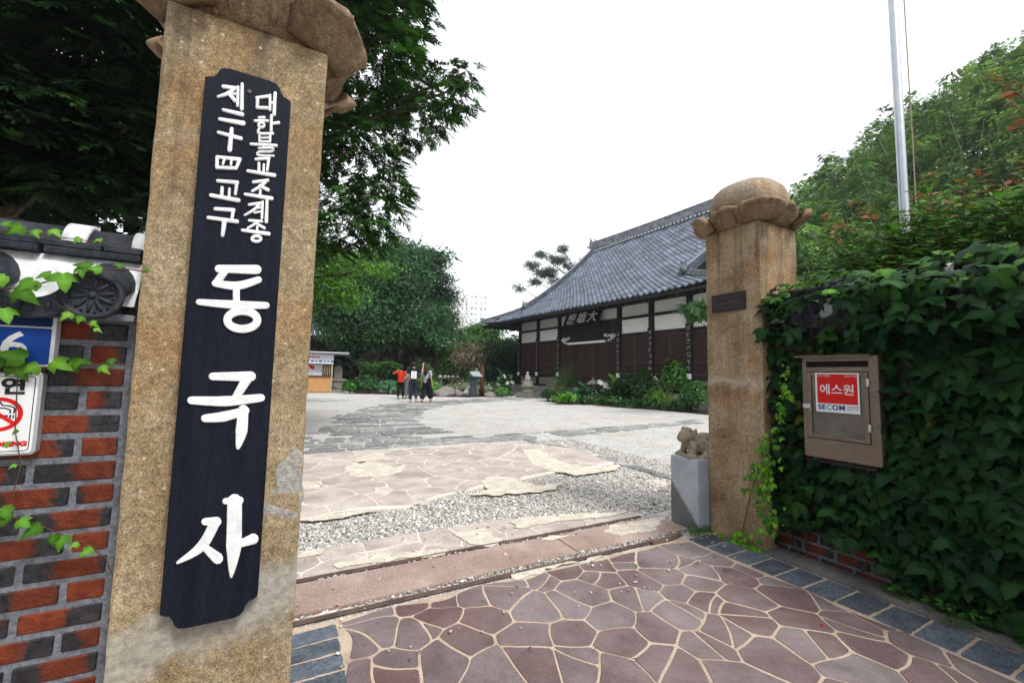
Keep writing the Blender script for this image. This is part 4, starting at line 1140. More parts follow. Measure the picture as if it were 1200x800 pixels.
# the heavy ivy on the right wall
ivy = empty('ivy', (3.38, 1.0, 0.03), 0, 'thick dark green ivy covering the right wall and its coping', 'ivy')
IV0 = np.array([3.38, 1.0, 0.03])
r = np.random.default_rng(41)
def ivy_sites(n, seed):
    r = np.random.default_rng(seed); out = []
    while len(out) < n:
        y = r.uniform(-1.3, 1.97); z = r.uniform(0.08, 2.12)
        if 1.18 < y < 1.74 and 0.72 < z < 1.54:           # mailbox
            edge = min(y-1.18, 1.74-y)
            if not (y < 1.27 and r.random() < 0.45) and not (y > 1.70 and r.random() < 0.3): continue
        low = 0.13+0.06*math.sin(y*5)+(0.10 if y > 1.25 else 0.0)
        if z < low and r.random() < 0.96: continue
        if y > 1.76 and 0.90 < z < 1.60:
            if r.random() < 0.45: continue                # thin beside the pillar
        if 1.66 < z < 1.90 and 1.34 < y < 1.74 and r.random() < 0.82: continue   # tiles peep out
        if 1.54 < z < 1.66 and y > 1.36 and r.random() < 0.35: continue
        bulge = 0.05+0.09*max(0, 1.2-y)*min(1, z)+0.05*mnoise.noise(Vector((y*2.5, z*2.5, 1)))
        if z > 1.62: bulge = max(bulge, 0.235 if y < 1.36 else 0.135)
        x = 3.40-0.015-r.random()**0.8*max(0.05, bulge)-0.02
        if z > 1.95: x = 3.32+r.uniform(0, 0.35); z = 1.98+r.uniform(0, 0.10)+0.03*math.sin(y*9)
        out.append((x, y, z))
    return np.array(out)
P = ivy_sites(5800, 42)
n = len(P)
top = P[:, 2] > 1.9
N = np.c_[-1.0+r.normal(0, .30, n), r.normal(0, .55, n)+0.05, 0.50+r.normal(0, .50, n)]; N[top, 2] += 1.2
T = np.c_[-0.15+r.normal(0, .3, n), r.normal(0, .75, n), -1.0+r.normal(0, .4, n)]
sz = np.clip(r.normal(0.076, 0.030, n), 0.025, 0.135)
sz[P[:, 1] > 1.6] *= 0.86
tc = tints(n, [(0.010, 0.044, 0.012), (0.015, 0.058, 0.014), (0.007, 0.032, 0.009), (0.030, 0.095, 0.015), (0.085, 0.095, 0.018)], r, 0.22, [.36, .3, .25, .07, .02])
lit = (P[:, 2] > 1.86) & (r.random(n) < 0.5); tc[lit] = tints(int(lit.sum()), [(0.075, 0.20, 0.02), (0.05, 0.15, 0.02)], r, 0.15)  # topmost leaves tinted brighter; light from above put into their colour
# the most exposed visible ones become leaves of their own
sxv = np.array([(lambda q: (600+F_PX*(q@CR)/(q@FWD), 400-F_PX*(q@CU)/(q@FWD)))(p-CAM) for p in P])
front = (3.40-P[:, 0])+0.0
vis = (sxv[:, 0] > 900) & (sxv[:, 0] < 1210) & (sxv[:, 1] < 800)
score = np.where(vis, front*1.2+sz*2-0.10*P[:, 1]+r.random(n)*0.1, -9)
idx = np.argsort(-score)[:300]; sel = np.zeros(n, bool); sel[idx] = True
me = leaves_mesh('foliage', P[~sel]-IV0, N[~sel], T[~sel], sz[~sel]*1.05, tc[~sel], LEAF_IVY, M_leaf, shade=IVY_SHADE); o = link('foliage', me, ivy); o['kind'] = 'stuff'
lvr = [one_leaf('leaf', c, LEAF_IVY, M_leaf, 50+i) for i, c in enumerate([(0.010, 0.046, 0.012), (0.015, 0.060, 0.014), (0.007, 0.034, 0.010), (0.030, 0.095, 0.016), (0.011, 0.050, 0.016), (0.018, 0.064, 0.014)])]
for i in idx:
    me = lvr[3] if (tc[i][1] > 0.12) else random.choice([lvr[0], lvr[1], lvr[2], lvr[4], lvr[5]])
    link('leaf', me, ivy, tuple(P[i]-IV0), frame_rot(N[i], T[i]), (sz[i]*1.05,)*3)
mb = MB()
for k in range(26):
    y = r.uniform(-0.8, 1.95); pts = []
    z = 0.0
    while z < 1.75:
        pts.append((3.375+r.normal(0, .006)-IV0[0], y-IV0[1], z-IV0[2]+0.03)); z += 0.15; y += r.normal(0, 0.05)
    mb.tube(pts, [0.006*(1-0.6*i/len(pts)) for i in range(len(pts))], 5)
mb.obj('stem', M_stem, ivy)

# young bright creeper at the foot of the right pillar
cr = empty('ivy_creeper', (3.22, 2.05, 0.02), 0, 'bright young ivy creeping up the foot of the right pillar', 'vine')
CV = np.array([3.22, 2.05, 0.02])
Q = []
def creep(pts, m, sp):
    for i in range(m):
        t = r.random()*(len(pts)-1); k = int(t); q = np.array(pts[k])*(1-(t-k))+np.array(pts[k+1])*(t-k)
        g = on(q[0]+r.normal(0, sp), q[1]+r.normal(0, sp), 0, 3.235); Q.append(g)
creep([(893,520),(905,545),(897,570),(905,600),(903,625)], 120, 6)
creep([(880,575),(893,540)], 20, 5)
creep([(852,632),(862,645),(878,642),(893,655),(868,615)], 70, 5)
creep([(910,520),(918,480),(925,430),(930,480)], 40, 4)
Q = np.array(Q); Q[:, 2] = np.maximum(Q[:, 2], 0.03); m = len(Q)
lvc = [one_leaf('leaf', c, LEAF_IVY, M_leaf, 80+i) for i, c in enumerate([(0.12, 0.30, 0.02), (0.085, 0.24, 0.02), (0.16, 0.36, 0.03), (0.05, 0.16, 0.02)])]
for q in Q:
    s = float(np.clip(r.normal(0.035, 0.012), 0.018, 0.07))
    q = q+np.array([-0.02-r.random()*0.05, 0, 0])
    link('leaf', random.choice(lvc), cr, tuple(q-CV), frame_rot((-1, r.normal(0, .4), 0.5+r.normal(0, .3)), (r.normal(0, .3), r.normal(0, .6), -1)), (s, s, s))
mb = MB()
for pts in ([(905,640),(903,600),(897,570),(905,545),(893,520)], [(893,655),(870,640),(858,630)], [(868,630),(880,575),(893,540)]):
    mb.tube([on(a, bq, 0, 3.24)-CV for a, bq in pts], 0.003, 5)
mb.obj('stem', M_stem, cr)
# small weeds at the wall foot and by the block
def weed(name, loc, n, rad, h, cols, label, cat='weed', group=None, size=0.03):
    rt = empty(name, loc, 0, label, cat, group)
    rr = np.random.default_rng(int(abs(loc[0]*1000+loc[1]*100)))
    a = rr.uniform(0, 6.28, n); q = np.sqrt(rr.random(n))*rad
    P = np.c_[q*np.cos(a), q*np.sin(a)*1.0, rr.random(n)*h+0.004]
    N = np.c_[rr.normal(0, .5, n), rr.normal(0, .5, n), np.ones(n)]; T = np.c_[np.cos(a), np.sin(a), rr.normal(0.2, .3, n)]
    o = link('foliage', leaves_mesh('foliage', P, N, T, rr.uniform(.6, 1.3, n)*size, tints(n, cols, rr), LEAF_OVAL, M_leaf), rt); o['kind'] = 'stuff'
    mb = MB()
    for k in range(7):
        t = rr.uniform(0, 6.28); mb.tube([(0, 0, 0), (rad*.4*math.cos(t), rad*.4*math.sin(t), h*.5), (rad*.8*math.cos(t), rad*.8*math.sin(t), h*.7)], 0.0018, 4)
    mb.obj('stem', M_stem, rt)
    return rt
wc = [(0.06, 0.17, 0.02), (0.09, 0.24, 0.03), (0.045, 0.13, 0.02)]
weed('weed_tuft', (3.09, 2.42, 0.012), 120, 0.09, 0.05, wc, 'small green weed tuft at the foot of the granite block')
for i, (yy, nn, rad) in enumerate(((0.95, 150, 0.13), (0.62, 150, 0.12), (1.2, 60, 0.06))):
    weed('weed_tuft', (3.30, yy, 0.03), nn, rad, 0.08, [(0.04, 0.13, 0.015), (0.06, 0.18, 0.02), (0.03, 0.09, 0.012)], ('long green weed mat on the kerb under the ivy, in the middle', 'green weed mat on the kerb under the ivy, nearest the camera', 'sparse little weeds on the kerb under the ivy, nearest the pillar')[i], 'weed', 'weeds on the wall kerb', 0.035)

# ================================================================== MAILBOX
M_steel = pm('tarnished_steel', (0.125, 0.10, 0.08), (0.20, 0.165, 0.135), 7, 0.42, 0.12, 60, c3=(0.19, 0.145, 0.105), metal=0.55, fine=0.1)
M_dark = pm('dark_inside', (0.012, 0.012, 0.012), (0.02, 0.02, 0.02), 5, 0.8, 0.0, 20)
mg, n_, l_, b_ = nt('smoked_window'); b_.inputs['Base Color'].default_value = (0.10, 0.095, 0.075, 1); b_.inputs['Roughness'].default_value = 0.12; b_.inputs['Specular IOR Level'].default_value = 0.5
f_ = tex_noise(n_, l_, coords(n_, l_), 6, 3); l_.new(ramp(n_, l_, f_, [(0.3, (0.06, 0.058, 0.048)), (0.7, (0.15, 0.14, 0.11))]), b_.inputs['Base Color'])
M_win = mg
mx = empty('mailbox', (3.40, 1.47, 0.775), -math.pi/2, 'grey steel mailbox with a red sticker on the ivy wall', 'mailbox')
# local: x right (towards the camera), -y outward
w2, hh, dp = 0.222, 0.725, 0.125
mb = MB().box((-w2, -dp, 0.0), (w2, 0.0, 0.13), 0.004).box((-w2, -dp, 0.13), (-w2+0.028, 0, 0.70), 0.003).box((w2-0.052, -dp, 0.13), (w2, 0, 0.70), 0.003)
mb.box((-w2+0.028, -dp, 0.595), (w2-0.052, 0, 0.625)).box((-w2+0.028, -dp, 0.665), (w2-0.052, 0, 0.70)).box((-w2+0.02, -0.04, 0.13), (w2-0.03, 0, 0.69))
mb.obj('body', M_steel, mx)
MB().add([(-w2-0.035, -dp-0.035, 0.695), (w2-0.03, -dp-0.035, 0.695), (w2-0.03, 0.0, 0.735), (-w2-0.035, 0, 0.735), (-w2-0.035, -dp-0.035, 0.702), (w2-0.03, -dp-0.035, 0.702), (w2-0.03, 0, 0.742), (-w2-0.035, 0, 0.742)],
         [(0, 3, 2, 1), (4, 5, 6, 7), (0, 1, 5, 4), (1, 2, 6, 5), (2, 3, 7, 6), (3, 0, 4, 7)]).obj('lid', M_steel, mx)
MB().box((-w2+0.030, -0.10, 0.627), (w2-0.054, -0.05, 0.663)).obj('letter_slot', M_dark, mx)
door = MB()
for bx_ in (((-w2+0.030, -dp-0.005, 0.135), (-w2+0.058, -dp+0.02, 0.590)), ((w2-0.080, -dp-0.005, 0.135), (w2-0.055, -dp+0.02, 0.590)), ((-w2+0.058, -dp-0.005, 0.135), (w2-0.080, -dp+0.02, 0.160)), ((-w2+0.058, -dp-0.005, 0.562), (w2-0.080, -dp+0.02, 0.590))):
    door.box(*bx_, 0.002)
door = door.obj('door', M_steel, mx)
MB().box((-w2+0.060, -dp+0.004, 0.160), (w2-0.082, -dp+0.010, 0.560)).obj('window', M_win, door)
mb = MB().box((-w2+0.004, -dp-0.014, 0.335), (-w2+0.055, -dp-0.0055, 0.365), 0.003).tube([(-w2+0.045, -dp-0.018, 0.345), (-w2+0.06, -dp-0.022, 0.33), (-w2+0.05, -dp-0.018, 0.315)], 0.003, 6)
mb.obj('latch', M_alu, mx)
for zz in (0.21, 0.50): MB().box((w2-0.062, -dp-0.012, zz), (w2-0.045, -dp-0.0055, zz+0.05), 0.002).obj('hinge', M_alu, door)
st = MB().prism(rrect(-0.135, 0.318, 0.122, 0.585, 0.002), fr, dp+0.006, dp+0.0072).obj('sticker', M_white, mx)
yo = -dp-0.0076
MB().add([(x, yo, z) for x, z in ((-0.124, 0.377), (0.112, 0.377), (0.112, 0.577), (-0.124, 0.577))], [(0, 1, 2, 3)]).obj('red_field', M_red, st)
rt = (math.pi/2, 0, 0)
link('lettering', text_mesh('에스원', 0.077, M_white, 0.0003, 0.0008), st, (-0.006, yo-0.0008, 0.468), rt, (0.98, 1, 1))
link('lettering', text_mesh('CCTV 작동중', 0.015, M_white, 0.0002), st, (-0.085, yo-0.0008, 0.563), rt)
link('lettering', text_mesh('경비시스템', 0.015, M_white, 0.0002), st, (0.076, yo-0.0008, 0.563), rt)
M_sblue = pm('logo_blue', (0.006, 0.04, 0.26), (0.008, 0.05, 0.30), 5, 0.4, 0.0, 20)
M_sby = pm('logo_cyan', (0.03, 0.40, 0.52), (0.035, 0.44, 0.56), 5, 0.4, 0.0, 20)
yl = yo+0.0002
xl = -0.122
for ch, mm in (('S', M_sblue), ('E', M_sblue), ('C', M_sby), ('O', M_sblue), ('M', M_sblue)):
    me = text_mesh(ch, 0.047, mm, 0.0003, 0.0018, 'LEFT'); xs = [v.co.x for v in me.vertices]
    link('logo_letter', me, st, (xl-min(xs), yl, 0.350), rt); xl += max(xs)-min(xs)+0.0028
mb = MB()
for rr_ in range(4):
    x = 0.050
    while x < (0.112 if rr_ < 3 else 0.068):
        wq = random.uniform(.003, .009); mb.add([(x, yl, 0.362-rr_*0.0085), (x+wq, yl, 0.362-rr_*0.0085), (x+wq, yl, 0.3655-rr_*0.0085), (x, yl, 0.3655-rr_*0.0085)], [(0, 1, 2, 3)]); x += wq+0.002
mb.obj('small_print', M_sblue, st)

# ================================================================== GRANITE BLOCK WITH STONE ANIMAL
def block_mat():
    m, n, l, b = nt('sawn_granite')
    vec = n.new('ShaderNodeTexCoord').outputs['Object']
    sp = tex_noise(n, l, vec, 160, 3, 0.8); f = tex_noise(n, l, vec, 5, 5, 0.6)
    col = ramp(n, l, f, [(0.3, (0.30, 0.34, 0.40)), (0.7, (0.46, 0.50, 0.56))])
    col = mixc(n, l, 1.0, col, ramp(n, l, sp, [(0.3, 0.72), (0.7, 1.2)]), 'MULTIPLY')
    # darker area climbing diagonally from the lower corner
    sep = n.new('ShaderNodeSeparateXYZ'); l.new(vec, sep.inputs[0])
    a = n.new('ShaderNodeMath'); a.operation = 'MULTIPLY_ADD'; a.inputs[1].default_value = -1.2; l.new(sep.outputs[1], a.inputs[0]); l.new(sep.outputs[2], a.inputs[2])
    a2 = n.new('ShaderNodeMath'); a2.operation = 'MULTIPLY_ADD'; a2.inputs[1].default_value = 0.10; l.new(f, a2.inputs[0]); l.new(a.outputs[0], a2.inputs[2])
    st_ = ramp(n, l, a2.outputs[0], [(0.25, 1.0), (0.285, 0.0)])
    col = mixc(n, l, st_, col, mixc(n, l, 1.0, col, (0.36, 0.33, 0.31), 'MULTIPLY'))
    l.new(col, b.inputs['Base Color']); b.inputs['Roughness'].default_value = 0.6
    bump(n, l, b, sp, 0.15, 0.003)
    return m
M_block = block_mat()
me = rough_block(0.33, 0.29, 0.60, 0.008, 0.002, 5.0); me.materials.append(M_block)
o = link('granite_block', me, None, (3.285, 2.605, 0.006)); tag(o, 'upright blue-grey granite block against the right pillar', 'stone block')
M_stat = pm('weathered_statue_stone', (0.22, 0.18, 0.13), (0.37, 0.32, 0.245), 9, 0.9, 0.6, 60, fine=0.18)
mb = MB()
Rm = lambda ax, a: Matrix.Rotation(a, 3, ax)
mb.ball((0.03, 0, 0.105), (0.135, 0.10, 0.085), 16, 10, Rm('Y', -0.25))           # body
mb.ball((0.10, 0, 0.13), (0.07, 0.085, 0.06), 14, 8)
mb.ball((-0.105, 0.0, 0.165), (0.06, 0.075, 0.055), 14, 9)                           # head
mb.ball((-0.14, 0.0, 0.145), (0.035, 0.065, 0.035), 12, 8)                           # muzzle
for s in (-1, 1):
    mb.ball((-0.10, s*0.045, 0.215), (0.024, 0.022, 0.024), 10, 7)                   # brow / ear
    mb.ball((-0.06, s*0.065, 0.205), (0.018, 0.012, 0.03), 8, 6)
    mb.ball((0.075, s*0.085, 0.07), (0.085, 0.045, 0.07), 14, 9, Rm('Y', 0.3))       # haunch
    mb.ball((0.03, s*0.098, 0.025), (0.07, 0.032, 0.028), 12, 7)                     # hind foot
    mb.tube([(-0.07, s*0.06, 0.12), (-0.085, s*0.07, 0.06), (-0.10, s*0.07, 0.015)], [0.036, 0.030, 0.026], 10)
    mb.ball((-0.115, s*0.072, 0.018), (0.042, 0.028, 0.02), 10, 6)
mb.tube([(0.13, 0, 0.12), (0.16, 0.01, 0.17), (0.13, 0.0, 0.21)], [0.03, 0.024, 0.015], 8)
mb.box((-0.15, -0.115, -0.002), (0.155, 0.115, 0.018))
me = remesh(mb, 0.0085, 3); me.materials.append(M_stat)
o = link('stone_guardian', me, None, (3.30, 2.59, 0.604), (0, 0, R(-22)), (1.12, 1.12, 1.1)); tag(o, 'small crouching carved stone animal sitting on the granite block', 'statue')

# ================================================================== FLAGPOLE
M_pole = pm('brushed_pole_steel', (0.36, 0.39, 0.43), (0.46, 0.49, 0.53), 4, 0.35, 0.05, 50, metal=0.8)
fp = empty('flagpole', (6.0, 1.98, 0), 0, 'tall steel flagpole rising behind the ivy wall', 'flagpole')
MB().tube([(0, 0, 0), (0, 0, 3.0), (-0.03, 0.0, 12.0)], [0.046, 0.044, 0.036], 16).obj('pole', M_pole, fp, smooth=True)
MB().lathe([(0.045, 0), (0.07, 0.03), (0.075, 0.08), (0.045, 0.13), (0.001, 0.15)], (-0.03, 0, 12.0), 14).obj('finial', M_pole, fp, smooth=True)
MB().tube([(0.07, -0.07, 1.3), (0.055, -0.085, 4), (0.03, -0.08, 8), (-0.01, -0.05, 11.9)], 0.006, 5).obj('halyard', pm('rope', (0.25, 0.20, 0.16), (0.35, 0.3, 0.25), 30, 0.9), fp)
MB().lathe([(0.13, 0), (0.13, 0.05), (0.07, 0.07), (0.06, 0.10)], (0, 0, 0), 14).obj('base', M_pole, fp)

# ================================================================== TEMPLE HALL
PHI = R(4.0)
T0 = Vector((15.0, 27.01, 0.0))
M_wood = pm('dark_stained_wood', (0.010, 0.008, 0.008), (0.022, 0.017, 0.016), 5, 0.6, 0.3, 30, stretch=(4, 4, 1))
M_door = pm('brown_door_wood', (0.018, 0.0095, 0.009), (0.034, 0.018, 0.016), 6, 0.65, 0.2, 40, var=0.15)
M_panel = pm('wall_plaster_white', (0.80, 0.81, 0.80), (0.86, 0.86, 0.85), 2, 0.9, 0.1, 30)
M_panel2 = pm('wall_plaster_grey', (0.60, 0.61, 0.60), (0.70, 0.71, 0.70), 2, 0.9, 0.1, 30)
M_base = pm('platform_stone', (0.17, 0.17, 0.17), (0.26, 0.255, 0.245), 2, 0.9, 0.4, 20, var=0.15)
M_skirt = pm('skirting_board', (0.16, 0.14, 0.12), (0.22, 0.20, 0.17), 3, 0.8, 0.2, 30)
M_rtile = pm('roof_tile_grey', (0.030, 0.040, 0.060), (0.062, 0.078, 0.108), 3.0, 0.30, 0.5, 7, c3=(0.12, 0.142, 0.18), fine=0.35, spec=0.6)
M_ridge = pm('ridge_tile_grey', (0.07, 0.08, 0.098), (0.15, 0.16, 0.185), 3, 0.5, 0.3, 15, c3=(0.27, 0.28, 0.30), fine=0.35)
M_rwhite = pm('ridge_plaster', (0.5, 0.52, 0.55), (0.62, 0.64, 0.66), 5, 0.8, 0.2, 30)
M_rtv = attr_mat('roof_tile_weathered', 0.36, 0.5)
M_lattice = pm('door_lattice_wood', (0.050, 0.027, 0.022), (0.075, 0.042, 0.034), 6, 0.65, 0.2, 40)
hall = empty('temple_hall', tuple(T0), -math.pi/2+PHI, 'large dark timber temple hall with sweeping grey tiled roof and white wall panels', 'temple')
# local frame: x = along the facade towards the camera (u), -y = outward, y = into the building (w)
UC = [0.0, 2.30, 4.66, 9.86, 12.0, 14.15, 16.4]
def hb(name, a, b, mat, parent=None, bev=0.0): return MB().box(a, b, bev).obj(name, mat, parent or hall)
M_chars = pm('worn_white_paint', (0.15, 0.16, 0.17), (0.28, 0.29, 0.30), 12, 0.7, 0.0, 40)
# platform of dressed stones
pf = hb('platform', (-1.0, -0.9, 0.0), (16.9, 13.2, 0.60), M_base)
for rw in range(2):
    x = -1.0+0.5*rw
    while x < 16.8:
        w = random.uniform(0.9, 1.5); hb('platform_stone', (x+0.01, -0.93, 0.01+rw*0.30), (min(x+w, 16.9)-0.01, -0.905, 0.29+rw*0.30), M_base, pf, 0.006); x += w
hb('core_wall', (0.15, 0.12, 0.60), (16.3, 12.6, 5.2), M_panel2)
for i, u in enumerate(UC):
    col_ = hb('column', (u-0.13, -0.13, 0.60), (u+0.13, 0.13, 5.30), M_wood, None, 0.02)
    hb('bracket', (u-0.36, -0.20, 5.08), (u+0.36, 0.16, 5.24), M_wood, None, 0.05)
    # hanging board with brushed characters
    bd = hb('hanging_board', (u-0.15, -0.175, 1.55), (u+0.15, -0.145, 3.80), M_wood, col_)
    mb = MB()
    for k in range(7):
        zc = 3.58-k*0.30
        for s in range(6):
            if random.random() < 0.55:
                a = (u+random.uniform(-.10, -.02), zc+random.uniform(-.10, .10)); b = (a[0]+random.uniform(.06, .16), a[1]+random.uniform(-.02, .03))
            else:
                a = (u+random.uniform(-.08, .08), zc+random.uniform(.03, .11)); b = (a[0]+random.uniform(-.05, .03), a[1]-random.uniform(.08, .18))
            mb.prism([q for q in ribbon([a, b], random.uniform(.018, .030))], ((0, 0, 0), (1, 0, 0), (0, 0, 1), (0, -1, 0)), 0.174, 0.178+s*0.0005)
    mb.obj('brushed_characters', M_chars, bd)['kind'] = 'stuff'
    hb('paper_notice', (u-0.12, -0.182, 1.28), (u+0.12, -0.15, 1.52), M_panel, col_)
for i, (a, b) in enumerate(zip(UC[:-1], UC[1:])):
    a += 0.13; b -= 0.13
    hb('head_beam', (a, -0.10, 5.10), (b, 0.10, 5.28), M_wood)
    hb('tie_beam', (a, -0.09, 4.36), (b, 0.09, 4.50), M_wood)
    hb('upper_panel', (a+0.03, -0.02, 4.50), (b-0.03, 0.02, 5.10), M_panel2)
    if i == 2:
        # central bay: dark boarding, sliding doors below
        for k in range(8):
            w = (b-a)/8; hb('board', (a+k*w+0.008, -0.05, 3.42), (a+(k+1)*w-0.008, 0.0, 4.36), M_wood)
        hb('lintel', (a, -0.08, 3.26), (b, 0.08, 3.42), M_wood)
        nd, z0, z1 = 5, 0.75, 3.26
    else:
        hb('white_panel', (a+0.03, -0.02, 3.62), (b-0.03, 0.02, 4.36), M_panel)
        hb('lintel', (a, -0.09, 3.44), (b, 0.09, 3.62), M_wood)
        nd, z0, z1 = 2, 1.45, 3.44
    w = (b-a)/nd
    for k in range(nd):
        x0_, x1_ = a+k*w+0.015, a+(k+1)*w-0.015
        yq = -0.03-0.03*(k % 2)
        dr = hb('sliding_door', (x0_, yq, z0), (x1_, yq+0.03, z1), M_door)
        mb = MB()
        for xx in (x0_, x1_-0.07): mb.box((xx, yq-0.018, z0), (xx+0.07, yq-0.001, z1))
        for zz in (z0, z0+0.55, z1-0.08): mb.box((x0_+0.07, yq-0.018, zz), (x1_-0.07, yq-0.001, zz+0.08))
        nb = 20
        zb, zt = z0+0.63, z1-0.08
        for q in range(1, nb): mb.box((x0_+0.07, yq-0.013, zb+(zt-zb)*q/nb-0.008), (x1_-0.07, yq-0.001, zb+(zt-zb)*q/nb+0.008))
        for q in range(1, 3): mb.box((x0_+0.07+(x1_-x0_-0.14)*q/3-0.008, yq-0.015, zb), (x0_+0.07+(x1_-x0_-0.14)*q/3+0.008, yq-0.0015, zt))
        mb.obj('lattice', M_lattice, dr)
    if i != 2:
        hb('sill_beam', (a, -0.10, 1.22), (b, 0.10, 1.45), M_wood)
        hb('skirting_panel', (a+0.02, -0.03, 0.72), (b-0.02, 0.02, 1.22), M_skirt)
        hb('ground_sill', (a, -0.09, 0.60), (b, 0.09, 0.72), M_wood)
    else:
        hb('ground_sill', (a, -0.12, 0.60), (b, 0.12, 0.75), M_wood)
# pale lamp shade bar over the doors, cloud carvings
hb('lamp_bar', (5.75, -0.30, 3.22), (8.95, -0.12, 3.34), M_panel, None, 0.02)
def cloud(u0, sgn):
    mb = MB()
    for (cx, cz, rr) in ((0.05, 0.08, 0.10), (0.22, 0.14, 0.11), (0.40, 0.08, 0.10), (0.56, 0.12, 0.10), (0.72, 0.14, 0.09), (0.15, -0.02, 0.10), (0.30, -0.08, 0.10), (0.44, -0.16, 0.08)):
        n0 = random.uniform(0, 6); pts = [(u0+sgn*cx+rr*0.8*math.cos(n0+t), 3.50+cz+rr*0.7*math.sin(n0+t)) for t in (0, 0.8, 1.6, 2.4, 3.2, 4.0)]
        mb.prism(ribbon(pts, 0.042), ((0, 0, 0), (1, 0, 0), (0, 0, 1), (0, -1, 0)), 0.07, 0.10+random.random()*0.01)
    mb.obj('cloud_carving', M_panel, hall)
cloud(4.95, 1); cloud(9.55, -1)
# name tablet, leaning forward under the eaves
nb_ = empty('name_tablet', (7.15, -0.35, 4.70)); nb_.parent = hall; nb_.rotation_euler = (R(-22), 0, 0)
MB().box((-1.45, -0.03, -0.42), (1.45, 0.03, 0.44), 0.01).obj('tablet', M_wood, nb_)
mb = MB()
for a, b in (((-1.56, -0.05, -0.47), (-1.42, 0.05, 0.52)), ((1.42, -0.05, -0.47), (1.56, 0.05, 0.52)), ((-1.42, -0.05, 0.41), (1.42, 0.05, 0.52)), ((-1.42, -0.05, -0.50), (1.42, 0.05, -0.40))): mb.box(a, b, 0.015)
mb.obj('frame', M_wood, nb_)
for k, ch in enumerate('殿雄大'):
    link('character', text_mesh(ch, 0.80, M_paint, 0.006, 0.012), nb_, (-0.92+k*0.92, -0.036, 0.02), (math.pi/2, 0, 0))

# ---- roof surface
def smooth(t): return t*t*(3-2*t)
prof_w = np.array([-2.25, -1.2, -0.2, 0.8, 1.8, 2.8, 3.8, 4.8, 5.8, 6.4])
prof_z = np.array([4.98, 5.52, 6.07, 6.72, 7.45, 8.25, 9.10, 10.0, 10.95, 11.55])
def RZ(u, w):
    z = np.interp(w, prof_w, prof_z)
    # gentle lift of the eaves towards the corners
    du = max(0.0, max(1.5-u, u-13.6))/3.6
    return z+0.16*max(0, du)**2*max(0.0, 1-(w+2.25)/2.6)
U0, U1, UG0, UG1, WH = -2.15, 17.2, 1.0, 14.1, -0.15
def ulim(w):
    if w >= WH: return UG0, UG1
    t = (w+2.25)/(WH+2.25)
    return U0+(UG0-U0)*t, U1+(UG1-U1)*t
slope_len = [0.0]
for a in range(1, len(prof_w)): slope_len.append(slope_len[-1]+math.hypot(prof_w[a]-prof_w[a-1], prof_z[a]-prof_z[a-1]))
SL = slope_len[-1]
nrow = 34; cw = 0.325
def w_at(s): return float(np.interp(s, slope_len, prof_w))
V = []; Fc = []
pts_prof = [(0.0, 0.045), (0.10, 0.012), (0.28, -0.022), (0.48, -0.032), (0.66, -0.014), (0.80, 0.040), (0.90, 0.072), (1.0, 0.048)]
ncol = int((U1-U0)/cw)+1
for rI in range(nrow):
    s0, s1 = SL*rI/nrow, SL*(rI+1.12)/nrow
    wA, wB = w_at(s0), w_at(min(s1, SL))
    for cI in range(ncol):
        u0 = U0+cI*cw
        lo, hi = ulim((wA+wB)/2)
        if u0+cw*0.5 < lo or u0+cw*0.5 > hi: continue
        base = len(V); jit = random.uniform(-0.006, 0.006)
        for (w, lift) in ((wA, 0.055), (wB, 0.0)):
            for (t, dz) in pts_prof:
                V.append((u0+t*cw, w, RZ(u0+t*cw, w)+dz+lift+jit))
        m = len(pts_prof)
        for k in range(m): V.append((u0+pts_prof[k][0]*cw, wA+0.004, V[base+k][2]-0.075))
        for k in range(m-1):
            Fc.append((base+k, base+k+1, base+m+k+1, base+m+k)); Fc.append((base+2*m+k, base+2*m+k+1, base+k+1, base+k))
me = mesh('roof_tiles', V, Fc, M_rtv)
m = 3*len(pts_prof); q = np.repeat(np.clip(rng.normal(1.0, 0.38, len(V)//m), 0.45, 2.2), m)
c_ = np.ones((len(V), 4), np.float32); c_[:, :3] = np.array([0.058, 0.074, 0.104])*q[:, None]
# the lower lip of each tile is tinted paler
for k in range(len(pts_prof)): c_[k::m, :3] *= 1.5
me.attributes.new('tint', 'FLOAT_COLOR', 'POINT').data.foreach_set('color', c_.reshape(-1))
o = link('roof_tiles', me, hall); o['kind'] = 'stuff'
# under-roof: sheathing, back slope, hips
mb = MB()
nu, nw = 24, 14
V = []; Fc = []
for j in range(nw+1):
    w = -2.25+(6.4+2.25)*j/nw
    lo, hi = ulim(w)
    for i in range(nu+1):
        u = lo+(hi-lo)*i/nu; V.append((u, w, RZ(u, w)-0.05))
for j in range(nw):
    for i in range(nu): a = j*(nu+1)+i; Fc.append((a, a+1, a+nu+2, a+nu+1))
mb.add(V, Fc)
# rear slope (mirrored about the ridge)
mb.add([(v[0], 12.8-v[1], v[2]) for v in V], [q[::-1] for q in Fc])
roof = mb.obj('roof', M_rtile, hall)
